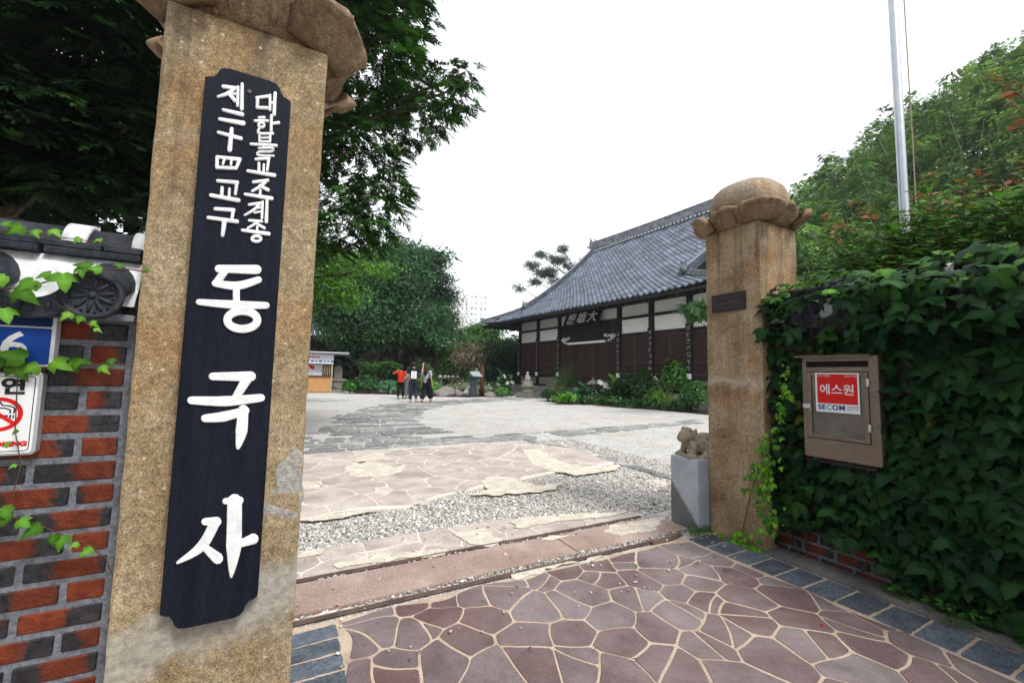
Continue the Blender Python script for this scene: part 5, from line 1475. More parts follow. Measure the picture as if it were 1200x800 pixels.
# gable ends and end skirts
mb = MB()
for ug, ue in ((UG0, U0), (UG1, U1)):
    pts = [(ug, w, RZ(ug, w)-0.04) for w in np.linspace(WH, 6.4, 10)]
    pts += [(ug, 12.8-p[1], p[2]) for p in pts[::-1]]
    MB().add(pts, [tuple(range(len(pts)))]).obj('gable_wall', M_wood, roof)
mb = MB()
for ug, ue in ((UG0, U0), (UG1, U1)):
    V = []; Fc = []
    for j in range(9):
        t = j/8; u = ue+(ug-ue)*t
        wlo = -2.25+(WH+2.25)*t; whi = 12.8-wlo
        for i in range(13):
            w = wlo+(whi-wlo)*i/12; du = abs(w-5.27)/7.5
            V.append((u, w, 4.98+(RZ(ug, WH)-4.98)*(0.85*t+0.15*t*t)+0.16*(1-t)*max(0, (abs(w-5.27)-5)/2.5)**2))
    for j in range(8):
        for i in range(12): a = j*13+i; Fc.append((a, a+1, a+14, a+13))
    MB().add(V, Fc).obj('end_skirt', M_rtile, roof)
# ridges
def ridge(pts, w, h, name='ridge', mat=M_ridge, courses=4):
    mb = MB()
    pts = [Vector(p) for p in pts]
    for c in range(courses):
        z0_, z1_ = h*c/courses, h*(c+0.86)/courses
        wc_ = w*(1-0.10*c) if c < courses-1 else w*0.55
        V = []; Fc = []
        for i, p in enumerate(pts):
            d = (pts[min(i+1, len(pts)-1)]-pts[max(i-1, 0)]); d.z = 0; d.normalize(); s = Vector((-d.y, d.x, 0))
            for q, zz in ((-1, z0_), (1, z0_), (1, z1_), (-1, z1_)): V.append(p+s*q*wc_/2+Vector((0, 0, zz)))
        for i in range(len(pts)-1):
            for k in range(4): Fc.append((i*4+k, i*4+(k+1) % 4, i*4+4+(k+1) % 4, i*4+4+k))
        Fc += [(3, 2, 1, 0), tuple((len(pts)-1)*4+k for k in range(4))]
        mb.add(V, Fc)
    return mb.obj(name, mat, hall)
ridge([(UG0-0.15, 6.4, 11.62), (4, 6.4, 11.55), (7.25, 6.4, 11.52), (12.5, 6.4, 11.55), (UG1+0.15, 6.4, 11.62)], 0.55, 0.68, 'main_ridge', M_ridge, 7)
mb = MB()
u = UG0
while u < UG1: mb.tube([(u, 6.4, 11.58), (u, 6.02, 11.40)], 0.06, 6); u += 0.30
mb.obj('ridge_foot_tiles', M_rwhite, hall)
for s in (0, 1):
    ug = UG0 if s == 0 else UG1
    vp = [(ug, w, RZ(ug, w)+0.02) for w in np.linspace(WH-0.15, 6.4, 12)]
    ridge(vp, 0.50, 0.42, 'verge_ridge', M_rtile)
    ue = U0+0.05 if s == 0 else U1-0.05
    hp = []
    for t in np.linspace(0, 1, 8):
        w = -2.2+(WH+2.2)*t; lo, hi = ulim(w); uu = lo if s == 0 else hi
        hp.append((uu, w, RZ(uu, w)+0.02))
    ridge(hp, 0.30, 0.24, 'hip_ridge', M_ridge, 3)
    def ogre(p, sc, rz):
        mb = MB()
        mb.box((-0.16, -0.10, 0), (0.16, 0.10, 0.34), 0.04); mb.ball((0, -0.10, 0.18), (0.13, 0.10, 0.13), 10, 7)
        for q in (-1, 1):
            mb.tube([(q*0.10, 0, 0.32), (q*0.17, 0, 0.46), (q*0.13, -0.03, 0.56)], [0.05, 0.035, 0.012], 7); mb.tube([(q*0.13, -0.03, 0.06), (q*0.25, -0.06, 0.02), (q*0.30, -0.06, 0.10)], [0.06, 0.05, 0.02], 7)
        mb.tube([(0, -0.02, 0.34), (0, -0.12, 0.50)], [0.04, 0.015], 6)
        mb.obj('ridge_end_ornament', M_ridge, hall, loc=p, rot=(0, 0, rz), scale=(sc, sc, sc))
    sg = -1 if s == 0 else 1
    ogre((ug, WH-0.25, RZ(ug, WH)+0.02), 1.0, R(-15)*sg)
    ogre((ue, -2.15, RZ(ue, -2.2)+0.05), 0.8, R(-40)*-sg*-1)
    if s == 0: ogre((ug-0.25, 6.4, 11.75), 1.7, R(90)*sg)
# eaves: fascia, two rows of rafters, soffit
mb = MB().box((U0+0.1, -2.20, 4.80), (U1-0.1, -2.12, 4.93)); mb.box((U0+0.05, -2.20, 4.80), (U0+0.13, 13.0, 4.93)); mb.obj('fascia', M_wood, hall)
mb = MB()
u = U0+0.25
while u < U1-0.2:
    mb.add([(u-0.045, -2.10, 4.72), (u+0.045, -2.10, 4.72), (u+0.045, 0.0, 5.28), (u-0.045, 0.0, 5.28), (u-0.045, -2.10, 4.83), (u+0.045, -2.10, 4.83), (u+0.045, 0.0, 5.40), (u-0.045, 0.0, 5.40)], [(0, 3, 2, 1), (4, 5, 6, 7), (0, 1, 5, 4), (1, 2, 6, 5), (2, 3, 7, 6), (3, 0, 4, 7)])
    u += 0.36
w = -1.9
while w < 12.8:
    mb.add([(-2.05, w-0.045, 4.72), (-2.05, w+0.045, 4.72), (0.0, w+0.045, 5.28), (0.0, w-0.045, 5.28), (-2.05, w-0.045, 4.83), (-2.05, w+0.045, 4.83), (0.0, w+0.045, 5.40), (0.0, w-0.045, 5.40)], [(0, 3, 2, 1), (4, 5, 6, 7), (0, 1, 5, 4), (1, 2, 6, 5), (2, 3, 7, 6), (3, 0, 4, 7)])
    w += 0.36
mb.obj('rafters', M_wood, hall)
MB().add([(U0+0.1, -2.12, 4.90), (U1-0.1, -2.12, 4.90), (U1-0.1, 0.05, 5.48), (U0+0.1, 0.05, 5.48), (-0.05, 0.05, 5.48), (-0.05, 12.8, 5.48), (U0+0.1, 12.8, 4.90), (U0+0.1, -2.12, 4.905)], [(0, 1, 2, 3), (7, 4, 5, 6)]).obj('soffit', M_wood, hall)
# ================================================================== DISTANT HOUSES
M_apt = pm('apartment_paint', (0.72, 0.73, 0.74), (0.80, 0.80, 0.80), 0.3, 0.8, 0.0, 3)
M_apt2 = pm('apartment_band', (0.55, 0.50, 0.42), (0.62, 0.57, 0.48), 0.3, 0.8, 0.0, 3)
M_glass_far = pm('far_window_glass', (0.36, 0.40, 0.45), (0.50, 0.54, 0.58), 0.4, 0.25, 0.0, 3, var=0.3)  # panes kept pale; fading by haze put into the glass colour
pb = on(553, 400, 1, 190.0)
apt = empty('apartment_block', (float(pb[0]), 190.0, 0), R(-14), 'far pale apartment tower fading into the white sky', 'building')
MB().box((-7.0, -5, 0), (7.0, 9, 41), 0.0).obj('wall', M_apt, apt)
MB().box((-3.0, -3, 41), (2.0, 5, 44)).obj('stair_tower', M_apt, apt)
wm = MB().box((-0.62, -0.06, -0.75), (0.62, 0.05, 0.75)).mesh('window', M_glass_far)
for fl in range(14):
    for x in (-5.6, -3.9, -1.3, 0.6, 3.4, 5.3): link('window', wm, apt, (x, -5.0, 2.0+fl*2.8))
    for yq in (-2.0, 2.0, 6.0): link('window', wm, apt, (7.0, yq, 2.0+fl*2.8), (0, 0, math.pi/2))
    MB().box((-7.05, -5.12, 0.3+fl*2.8), (-2.6, -5.0, 1.0+fl*2.8)).obj('balcony', M_apt2, apt)

# ---- small tiled hall at the far left
M_btile = pm('blue_black_tile', (0.035, 0.055, 0.085), (0.07, 0.095, 0.135), 3, 0.45, 0.3, 20)
sh = empty('small_hall', (-0.1, 38.5, 0.25), R(6), 'small dark hall with blue-black tiled roof behind the kiosk', 'temple')
MB().box((-4.0, -1.5, -0.25), (3.2, 3.0, 3.9)).obj('wall', M_wood, sh)
mb = MB()
for k in range(26):
    x = -5.4+k*0.40
    n_ = 8; V = []; Fc = []
    for j in range(n_+1):
        t = j/n_
        zz = 3.7+2.4*(0.75*t+0.25*t*t); yy = -2.7+3.4*t
        half = 5.4-2.2*t
        xx = max(-half-0.2, min(half-0.4, x)) if t > 0.45 else x
        for q, dz in ((0, 0.10), (0.10, 0.15), (0.2, 0.10), (0.24, 0), (0.4, 0)): V.append((x+q, yy, zz+dz+0.18*max(0, abs(x)-3.5)/2*(1-t)))
    for j in range(n_):
        for q in range(4): a = j*5+q; Fc.append((a, a+1, a+6, a+5))
    if abs(x+0.2) < 3.4: mb.add(V, Fc)
    else:
        keep = int(n_*max(0.15, min(1, (5.4-abs(x+0.2))/2.2)))
        mb.add(V[:5*(keep+1)], Fc[:4*keep])
o = mb.obj('roof_tiles', M_btile, sh, smooth=False); o['kind'] = 'stuff'
MB().box((-4.8, -2.6, 3.45), (4.6, 3, 3.72)).obj('eaves', M_wood, sh)
mb = MB().box((-3.2, 0.55, 6.0), (3.0, 0.95, 6.55), 0.05)
for s in (-1, 1): mb.tube([(s*3.1, 0.7, 6.3), (s*4.2, -0.9, 5.0), (s*5.4, -2.6, 4.15)], [0.2, 0.17, 0.14], 8)
mb.obj('ridge', M_btile, sh)

# ================================================================== KIOSK
M_kroof = pm('kiosk_roof_sheet', (0.42, 0.43, 0.44), (0.52, 0.53, 0.54), 2, 0.5, 0.05, 20)
M_banner = pm('banner_white', (0.60, 0.60, 0.66), (0.68, 0.68, 0.74), 3, 0.7, 0.02, 20)
M_ply = pm('orange_plywood', (0.42, 0.22, 0.085), (0.52, 0.29, 0.12), 3, 0.6, 0.1, 20, stretch=(6, 1, 1))
M_lath = pm('pale_lath', (0.42, 0.30, 0.16), (0.50, 0.36, 0.20), 3, 0.7, 0.1, 20)
M_poster = pm('poster_paper', (0.45, 0.45, 0.58), (0.66, 0.64, 0.70), 3.5, 0.6, 0.0, 20, c3=(0.55, 0.40, 0.42))
kk = empty('kiosk', (1.15, 27.6, 0), R(-3), 'small plywood kiosk with white banner at the far left of the yard', 'kiosk')
kk.scale = (1.0, 1.0, 0.78)
MB().box((-1.6, -0.9, 2.98), (1.95, 1.6, 3.08)).add([(-1.6, -0.9, 2.94), (1.95, -0.9, 2.94), (1.95, 1.6, 2.94), (-1.6, 1.6, 2.94)], [(3, 2, 1, 0)]).obj('roof', M_kroof, kk)
MB().box((-1.5, -0.62, 2.18), (1.12, -0.56, 2.90)).obj('banner', M_banner, kk)
mb = MB(); mr = MB()
x = -0.9
while x < 0.3:
    wq = random.uniform(.06, .14); mr.box((x, -0.63, 2.62), (x+wq, -0.622, 2.72)); x += wq+0.04
x = -0.9
while x < 1.0:
    wq = random.uniform(.08, .2); mb.box((x, -0.63, 2.30), (x+wq, -0.622, 2.42)); x += wq+0.09
mb.obj('banner_text', M_sblue, kk); mr.obj('banner_text', M_red, kk)
for x in (-0.75, 1.06): MB().box((x-0.04, -0.55, 0), (x+0.04, -0.47, 2.94)).obj('post', M_lath, kk)
MB().box((-0.70, -0.52, 0.05), (1.02, -0.48, 1.22)).obj('counter_panel', M_ply, kk)
MB().box((-1.45, -0.52, 0.05), (-0.80, -0.48, 1.22)).obj('side_panel', M_ply, kk)
MB().box((-0.72, -0.60, 1.22), (1.04, -0.3, 1.28)).obj('counter_top', M_wood, kk)
MB().box((-1.2, -0.25, 1.25), (0.55, -0.22, 2.12)).obj('poster', M_poster, kk)
me_ = MB().prism(chaikin([(-0.3, 2.08), (0.05, 2.05), (0.15, 1.78), (0.02, 1.72), (-0.12, 1.85)], 1), ((0, 0, 0), (1, 0, 0), (0, 0, 1), (0, -1, 0)), 0.252, 0.258).obj('poster_print', M_red, kk)
for k in range(5): MB().box((0.62+k*0.10, -0.46, 1.28), (0.65+k*0.10, -0.43, 2.94)).obj('lath', M_lath, kk)
MB().box((-1.5, 0.9, 0), (1.1, 1.0, 2.94)).obj('back_wall', M_wood, kk)
# ---- stone things next to the kiosk
M_oldstone = pm('old_grey_stone', (0.13, 0.125, 0.11), (0.24, 0.23, 0.20), 5, 0.95, 0.5, 30, fine=0.15)
def at_px(px, py, dy=0.0):
    g = G(px, py); return (g[0], g[1]+dy, 0.0)
o = MB().box((-0.62, -0.3, 0), (0.62, 0.3, 0.16), 0.03)
t_ = empty('covered_cart', at_px(379, 459.5), 0, 'low dark tarpaulin-covered box beside the kiosk', 'cart')
M_tarp = pm('dark_tarp', (0.02, 0.022, 0.03), (0.045, 0.048, 0.06), 6, 0.5, 0.3, 12)
mb = MB().ball((0.1, 0, 0.30), (0.95, 0.4, 0.28), 16, 8); me = mb.mesh('cover', M_tarp, True)
for v in me.vertices: v.co.z = max(0.22, v.co.z); v.co += mnoise.noise_vector(v.co*3)*0.06
link('cover', me, t_); MB().box((-0.7, -0.28, 0.0), (0.85, 0.28, 0.24), 0.02).obj('crate', M_kroof, t_)
def stele(loc, label, sc=1.0):
    t = empty('stone_stele', loc, random.uniform(-.2, .2), label, 'stone stele', 'stone stelae by the kiosk')
    mb = MB().lathe([(0.62, 0), (0.60, 0.12), (0.48, 0.2), (0.50, 0.75), (0.62, 0.95), (0.58, 1.05)], (0, 0, 0), 24, 5); mb.obj('plinth', M_oldstone, t, scale=(sc, sc, sc))
    mb = MB(); n_ = 10
    mb.prism([(-0.30, 1.05), (0.30, 1.05), (0.31, 1.75)]+[(0.31*math.cos(math.pi*k/n_), 1.75+0.34*math.sin(math.pi*k/n_)) for k in range(1, n_)]+[(-0.31, 1.75)], ((0, 0, 0), (1, 0, 0), (0, 0, 1), (0, -1, 0)), -0.12, 0.12, 0.03)
    mb.obj('tablet', M_oldstone, t, scale=(sc, sc, sc))
    mb = MB().ball((0, -0.52*sc, 0.5*sc), (0.18, 0.04, 0.18), 14, 8); mb.obj('medallion', M_oldstone, t)
stele(at_px(395, 459.5), 'round-topped stone stele on a carved plinth right beside the kiosk', 0.78)
stele((4.6, 31.2, 0.0), 'shaded round-topped stone stele farther back between kiosk and tree trunk', 0.85)

# ---- stone figure on a stepped pedestal before the hall
t = empty('pedestal_statue', (12.1, 20.9, 0), R(20), 'small white stone figure on a stepped round pedestal at the corner of the hall', 'statue')
t.scale = (0.75, 0.75, 0.72)
MB().box((-0.62, -0.62, 0), (0.62, 0.62, 0.42), 0.03).obj('base_block', M_oldstone, t)
MB().lathe([(0.50, 0.42), (0.56, 0.5), (0.36, 0.66), (0.34, 0.72), (0.50, 0.86), (0.56, 0.98), (0.46, 1.02), (0.40, 1.06), (0.42, 1.30), (0.36, 1.34)], (0, 0, 0), 24).obj('lotus_pedestal', M_oldstone, t, smooth=True)
mb = MB().ball((0, 0, 1.46), (0.26, 0.20, 0.16), 14, 8).ball((0, 0.02, 1.66), (0.17, 0.13, 0.22), 14, 8).ball((0, 0, 1.96), (0.105, 0.105, 0.13), 12, 8)
for s in (-1, 1): mb.tube([(s*0.17, 0, 1.78), (s*0.22, -0.05, 1.60), (s*0.08, -0.16, 1.52)], [0.06, 0.05, 0.04], 8)
me = remesh(mb, 0.02, 3); me.materials.append(pm('white_stone_figure', (0.25, 0.26, 0.28), (0.40, 0.41, 0.43), 6, 0.9, 0.3, 30)); link('figure', me, t)
# stone steps up to the platform
st_ = empty('stone_steps', (13.0, 21.3, 0), R(-4), 'grey stone steps with sloping cheek wall at the corner of the hall platform', 'steps')
for k in range(3): MB().box((0.1+k*0.35, -0.9, k*0.2), (1.9, 0.9, (k+1)*0.2-0.004), 0.01).obj('step', M_base, st_)
MB().add([(-0.1, 0.9, 0), (1.9, 0.9, 0), (1.9, 1.15, 0), (-0.1, 1.15, 0), (-0.1, 0.9, 0.12), (1.9, 0.9, 0.95), (1.9, 1.15, 0.95), (-0.1, 1.15, 0.12)], [(0, 3, 2, 1), (4, 5, 6, 7), (0, 1, 5, 4), (1, 2, 6, 5), (2, 3, 7, 6), (3, 0, 4, 7)]).obj('cheek_wall', M_oldstone, st_)

# ---- information lectern and timber post
o = empty('information_stand', at_px(554.5, 465), R(15), 'slim grey information stand with slanted panel by the flower bed', 'information stand')
M_iron = pm('dark_iron', (0.03, 0.035, 0.045), (0.06, 0.065, 0.08), 5, 0.5, 0.1, 30)
MB().box((-0.20, -0.06, 0), (0.20, 0.06, 1.15), 0.02).obj('post', M_iron, o)
MB().box((-0.34, -0.03, -0.22), (0.34, 0.03, 0.22), 0.01).obj('panel', pm('panel_face', (0.20, 0.24, 0.30), (0.30, 0.34, 0.40), 5, 0.35, 0, 20), o, loc=(0.12, -0.05, 1.28), rot=(R(-55), 0, 0))
o = empty('timber_post', at_px(564, 464.5), 0, 'reddish brown timber post just right of the information stand', 'post')
M_redwood = pm('red_brown_wood', (0.06, 0.022, 0.014), (0.11, 0.04, 0.025), 6, 0.8, 0.4, 20, stretch=(3, 3, 0.4))
MB().tube([(0, 0, 0), (0.02, 0, 0.8), (0.0, 0, 1.75)], [0.13, 0.12, 0.11], 10).obj('shaft', M_redwood, o, smooth=True); MB().lathe([(0.11, 0), (0.14, 0.02), (0.13, 0.07), (0.02, 0.10)], (0, 0, 1.75), 10).obj('top', M_redwood, o)
t = empty('stone_table', at_px(531, 461), 0, 'low stone slab table with small white stones at the back of the flower bed', 'table')
t.location.y += 0.9
MB().box((-0.85, -0.3, 0.95), (0.85, 0.3, 1.05), 0.02).obj('table_top', M_oldstone, t)
for x in (-0.6, 0.6): MB().box((x-0.1, -0.2, 0), (x+0.1, 0.2, 0.95), 0.02).obj('leg', M_oldstone, t)
mb = MB()
for k in range(5): mb.ball((-0.6+k*0.3, random.uniform(-.1, .1), 1.10), (0.10, 0.08, 0.06), 8, 6)
mb.obj('white_stones', M_panel, t)
def lantern(loc, sc, label):
    t = empty('stone_lantern', loc, 0.3, label, 'stone lantern', 'stone lanterns in the garden')
    t.scale = (sc, sc, sc)
    MB().lathe([(0.30, 0), (0.30, 0.12), (0.13, 0.2), (0.12, 0.75), (0.26, 0.85), (0.26, 0.93)], (0, 0, 0), 12).obj('shaft', M_oldstone, t)
    mb = MB()
    for s in ((-1, -1), (-1, 1), (1, -1), (1, 1)): mb.box((s[0]*0.17-0.05, s[1]*0.17-0.05, 0.93), (s[0]*0.17+0.05, s[1]*0.17+0.05, 1.22))
    mb.obj('light_box', M_oldstone, t)
    MB().lathe([(0.46, 1.22), (0.44, 1.28), (0.20, 1.45), (0.08, 1.50), (0.10, 1.58), (0.01, 1.66)], (0, 0, 0), 8).obj('roof', M_oldstone, t)
lantern((10.3, 24.2, 0), 1.0, 'small stone lantern among the shrubs left of the hall')
lantern((13.4, 16.6, 0), 0.75, 'small stone lantern in front of the hall doors among flowers')

# ================================================================== VEGETATION
def lobe(px, py, Y, rpx, rpy, wgt=None, dy=1.0):
    p = on(px, py, 1, Y); s = depth_of(p)/F_PX
    return (p[0], p[1], p[2], rpx*s, rpx*s*dy, rpy*s, wgt if wgt else rpx*rpy)
def tree(name, base, lobes, label, cols, clumps, per, spread, leaf, tmpl, trunk_r, cat='tree', group=None, seed=1, w=None, mat=None, limbs=True, inner=0.45, trunk_top=None, bark=None, flat=None, droop=0.0, jit=0.16, limb_r=0.35):
    base = np.array(base, float)
    root = empty(name, tuple(base), 0, label, cat, group)
    r = np.random.default_rng(seed)
    if flat:
        P, N, T, ci, C, fsz = fan_crown(lobes, clumps, per, leaf, r, inner)
    else:
        P, N, T, ci, C = crown_pts(lobes, clumps, per, spread, r, inner)
        if droop: T[:, 2] -= droop
    n = len(P)
    ct = tints(len(C), cols, r, jit, w)
    tn = np.clip(ct[ci]*(1+r.normal(0, 0.12, (n, 1))), 0.003, 0.9)
    sz = fsz if flat else leaf*np.exp(r.normal(0, 0.25, n))
    o = link('crown', leaves_mesh('crown', P-base, N, T, sz, tn, tmpl, mat or M_leaf), root)
    mb = MB()
    L = np.array(lobes); top = L[np.argmax(L[:, 2])]
    tt = np.array(trunk_top) if trunk_top is not None else np.array([L[:, 0].mean(), L[:, 1].mean(), L[:, 2].mean()+0.2*np.ptp(L[:, 2])])
    pts = [base*(1-t)+tt*t+np.array([math.sin(t*5+seed)*trunk_r*0.5, math.cos(t*4+seed)*trunk_r*0.4, 0])*(0 if t == 0 else 1) for t in np.linspace(0, 1, 8)]
    pts[0] = base-np.array([0, 0, 0.05])
    mb.tube([p-base for p in pts], [trunk_r*(1.35 if i == 0 else 1.0-0.65*i/8) for i in range(8)], 10)
    tr = mb.obj('trunk', bark or M_bark, root, smooth=True)
    if limbs:
        for l_ in lobes:
            c = np.array(l_[:3]); k = int(np.clip(np.argmin([abs(p[2]-c[2]*0.85) for p in pts]), 1, 6)); a = pts[k]
            mid = (a+c)/2+np.array([0, 0, -0.06*np.linalg.norm(c-a)])
            mb = MB().tube([a-base, mid-base, c-base], [trunk_r*limb_r, trunk_r*limb_r*0.65, trunk_r*0.08], 6)
            mb.obj('limb', bark or M_bark, root, smooth=True)
    return root

# ---- big cypress behind the left wall
CYP = [(0.022, 0.070, 0.012), (0.034, 0.100, 0.014), (0.012, 0.038, 0.009), (0.052, 0.135, 0.018)]
cl = [lobe(425,70,8.2,80,70), lobe(492,125,8.0,48,42), lobe(532,105,7.8,32,32), lobe(415,175,8.2,60,60), lobe(448,225,8.0,36,42), lobe(398,262,7.8,42,42), lobe(462,20,8.4,50,55), lobe(385,295,7.6,26,18), lobe(545,85,7.8,20,14), lobe(330,120,8.6,90,110), lobe(440,275,7.8,28,20), lobe(300,-60,8.4,170,110), lobe(430,-60,8.4,80,70)]
tree('cypress_tree', (-0.9, 8.3, 0), cl, 'large dark cypress tree rising behind the name board pillar', CYP, 5200, 11, 0.20, 0.155, LEAF_FROND, 0.26, flat=True, jit=0.35, limb_r=0.16, group='cypress trees by the gate', seed=3, w=[.4, .3, .2, .1], mat=M_leaf_dry, droop=0.5, trunk_top=(-0.6, 8.3, 6.5), inner=0.35)
cl2 = [lobe(110,50,6.8,95,70), lobe(35,130,6.6,70,65), lobe(150,150,6.8,60,60), lobe(60,215,6.8,55,26), lobe(-60,90,6.6,90,110), lobe(150,215,7.0,45,24), lobe(60,-60,6.8,150,80), lobe(-120,200,6.8,80,50), lobe(20,235,7.4,60,16), lobe(110,190,7.8,80,50)]
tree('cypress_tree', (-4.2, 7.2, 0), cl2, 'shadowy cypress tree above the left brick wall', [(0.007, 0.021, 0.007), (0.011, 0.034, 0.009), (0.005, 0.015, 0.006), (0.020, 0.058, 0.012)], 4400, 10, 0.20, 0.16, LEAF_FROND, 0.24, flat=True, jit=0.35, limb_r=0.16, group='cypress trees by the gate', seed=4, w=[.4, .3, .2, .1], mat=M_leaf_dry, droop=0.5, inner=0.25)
cl3 = [(-9, 13, 3.0, 2.6, 2, 2.6, 5), (-5, 13.5, 3.2, 2.6, 2, 3.0, 5), (-2.2, 13.5, 3.2, 2.0, 2, 3.0, 4), (-13, 12, 3.2, 3, 2, 3, 5), (-7, 13.5, 6.5, 3.5, 2, 2.6, 5), (-3, 13.5, 6.8, 2.4, 2, 2.5, 4)]
tree('evergreen_tree', (-5.5, 13.5, 0), cl3, 'dense dark evergreen glimpsed through gaps behind the left wall', [(0.010, 0.026, 0.008), (0.014, 0.036, 0.010)], 650, 18, 0.38, 0.34, LEAF_TUFT, 0.25, seed=5)

# ---- trees at the back of the yard
tree('maple_tree', (-1.2, 18.5, 0), [lobe(392,308,17.5,34,18), lobe(372,335,17.5,20,22), lobe(402,346,17,16,18), lobe(436,312,16.5,13,11), lobe(340,330,18.5,40,40), lobe(330,270,18.5,60,40)],
     'light green maple branches hanging down beside the name board pillar', [(0.085, 0.21, 0.024), (0.055, 0.145, 0.020), (0.12, 0.27, 0.03)], 260, 42, 0.28, 0.15, LEAF_OVAL, 0.16, seed=6, droop=0.4)
tree('broadleaf_tree', (4.3, 29.0, 0), [lobe(450,328,31,46,32), lobe(425,368,30,44,36), lobe(478,360,31,46,44), lobe(500,390,30,24,14), lobe(416,392,29,20,15), lobe(470,292,32,14,9), lobe(512,300,32,10,9), lobe(410,318,31,16,16), lobe(388,362,31,18,18), lobe(462,386,30,40,16), lobe(496,312,32,22,18), lobe(455,303,32,30,14), lobe(395,340,31,30,30)],
     'tallest broad dark green tree in the middle behind the yard', [(0.024, 0.080, 0.030), (0.036, 0.108, 0.036), (0.013, 0.046, 0.020), (0.056, 0.145, 0.042)], 260, 260, 0.60, 0.20, LEAF_OVAL, 0.34, jit=0.5, inner=0.72, group='trees behind the yard', seed=7, w=[.4, .3, .2, .1], trunk_top=(4.6, 30, 7.5))
tree('broadleaf_tree', (8.0, 31.5, 0), [lobe(510,330,34,18,24), lobe(513,372,34,20,28), lobe(503,402,33,20,20), lobe(522,350,34,12,18), lobe(528,390,34,9,12), lobe(495,300,34,14,10)],
     'narrow dark tree with small leaves right of the tallest tree', [(0.028, 0.075, 0.026), (0.040, 0.10, 0.032), (0.016, 0.048, 0.018)], 130, 210, 0.42, 0.16, LEAF_OVAL, 0.30, jit=0.4, inner=0.6, group='trees behind the yard', seed=8, trunk_top=(8.6, 33, 8.0))
tree('broadleaf_tree', (10.6, 34.0, 0), [lobe(556,402,34,20,18), lobe(574,396,34,18,13), lobe(540,418,33,16,14), lobe(563,388,35,14,10), lobe(525,425,34,18,14)],
     'bright green young tree left of the hall roof corner', [(0.060, 0.165, 0.030), (0.080, 0.205, 0.036), (0.045, 0.125, 0.026)], 110, 170, 0.42, 0.18, LEAF_OVAL, 0.16, jit=0.35, group='trees behind the yard', seed=9)
tree('maple_tree', (13.4, 30.5, 0), [lobe(588,408,30,20,13), lobe(600,428,30,16,18), lobe(572,424,30,16,15), lobe(606,402,31,12,9), lobe(585,438,30,18,12), lobe(606,445,31,10,10)],
     'spreading dark green maple right beside the hall corner', [(0.022, 0.080, 0.024), (0.032, 0.105, 0.028), (0.014, 0.050, 0.018)], 120, 170, 0.42, 0.17, LEAF_OVAL, 0.2, jit=0.4, group='trees behind the yard', seed=10)
tree('flowering_tree', (8.6, 25.0, 0), [lobe(548,412,25.5,13,12), lobe(540,420,25,8,10), lobe(556,422,25,9,9)],
     'small sparse brownish tree with faded blossom in the garden', [(0.13, 0.10, 0.075), (0.19, 0.15, 0.12), (0.08, 0.07, 0.04)], 90, 22, 0.28, 0.13, LEAF_DIAMOND, 0.09, seed=11)
# evergreen mass closing the back of the garden
r = np.random.default_rng(60)
lb = [lobe(px, 428+8*math.sin(px), 44+3*math.sin(px*0.7), 24, 34) for px in range(300, 640, 18)]
P, N, T, ci, C = crown_pts(lb, 900, 24, 0.7, r, 0.3)
o = link('woodland', leaves_mesh('woodland', P, N, T, 0.55*np.exp(r.normal(0, .25, len(P))), np.clip(tints(len(C), [(0.007, 0.020, 0.009), (0.011, 0.030, 0.012), (0.005, 0.014, 0.007)], r)[ci], .002, 1), LEAF_TUFT, M_leaf))  # leaf tints darkened to imitate shade under the trees
tag(o, 'dark belt of woodland closing the back of the garden', 'woodland', kind='stuff')
mb = MB()
for px, yy in ((442, 36), (473, 34), (459, 39), (508, 38)):
    t = empty('tree_trunk', tuple(G(px, 456)[:2])+(0,), 0, {442: 'dark tree trunk just right of the thick brown trunk', 473: 'straight dark tree trunk directly behind the red-shirted person', 459: 'thin tree trunk in the shade between two trunks', 508: 'thin trunk behind the long-haired person'}[px], 'tree trunk', 'bare trunks in the shade')
    MB().tube([(0, 0, 0), (0.1, 0, 3), (0.0, 0.1, 7)], [0.26, 0.22, 0.16], 9).obj('trunk', M_bark, t, smooth=True)
    for s in (-1, 1): MB().tube([(0.05, 0, 4.5), (s*0.9, 0.1, 6.0), (s*1.6, 0.2, 7.2)], [0.12, 0.08, 0.04], 7).obj('limb', M_bark, t, smooth=True)

# ---- pine behind the hall roof
PINE = [lobe(*q) for q in ((622,312,42,9,4), (640,319,42,14,5), (655,303,42,12,4), (668,312,42,10,5), (634,298,42,6,4), (660,292,42,5,5), (610,337,42,7,3), (648,330,42,7,4), (672,324,42,10,5), (688,305,42,6,4), (628,330,42,6,3), (695,320,42,12,8))]
M_needle = leaf_mat('pine_needles', 0.1, 0.6, 0.3)
tree('pine_tree', tuple(on(690, 440, 1, 42.0)[:2])+(0,), PINE, 'flat-branched pine tree showing above the hall roof', [(0.045, 0.080, 0.050), (0.060, 0.105, 0.062), (0.030, 0.058, 0.038)], 210, 42, 0.30, 0.34, LEAF_BLADE, 0.26, group='pine trees', seed=12, mat=M_needle, inner=0.1, limb_r=0.5, trunk_top=tuple(on(684, 312, 1, 42.0)))
# ---- pine beside the right pillar
P2 = [lobe(808,362,9.6,9,7), lobe(820,358,9.5,9,7), lobe(830,366,9.5,10,8), lobe(815,372,9.6,8,4), lobe(850,350,9.5,16,12)]
tree('pine_tree', tuple(on(862, 440, 1, 9.4)[:2])+(0,), P2, 'small pine with a green needle tuft beside the right pillar', [(0.050, 0.13, 0.030), (0.035, 0.10, 0.026)], 90, 60, 0.10, 0.15, LEAF_BLADE, 0.09, group='pine trees', seed=13, mat=M_needle, inner=0.0, trunk_top=tuple(on(852, 366, 1, 9.4)))

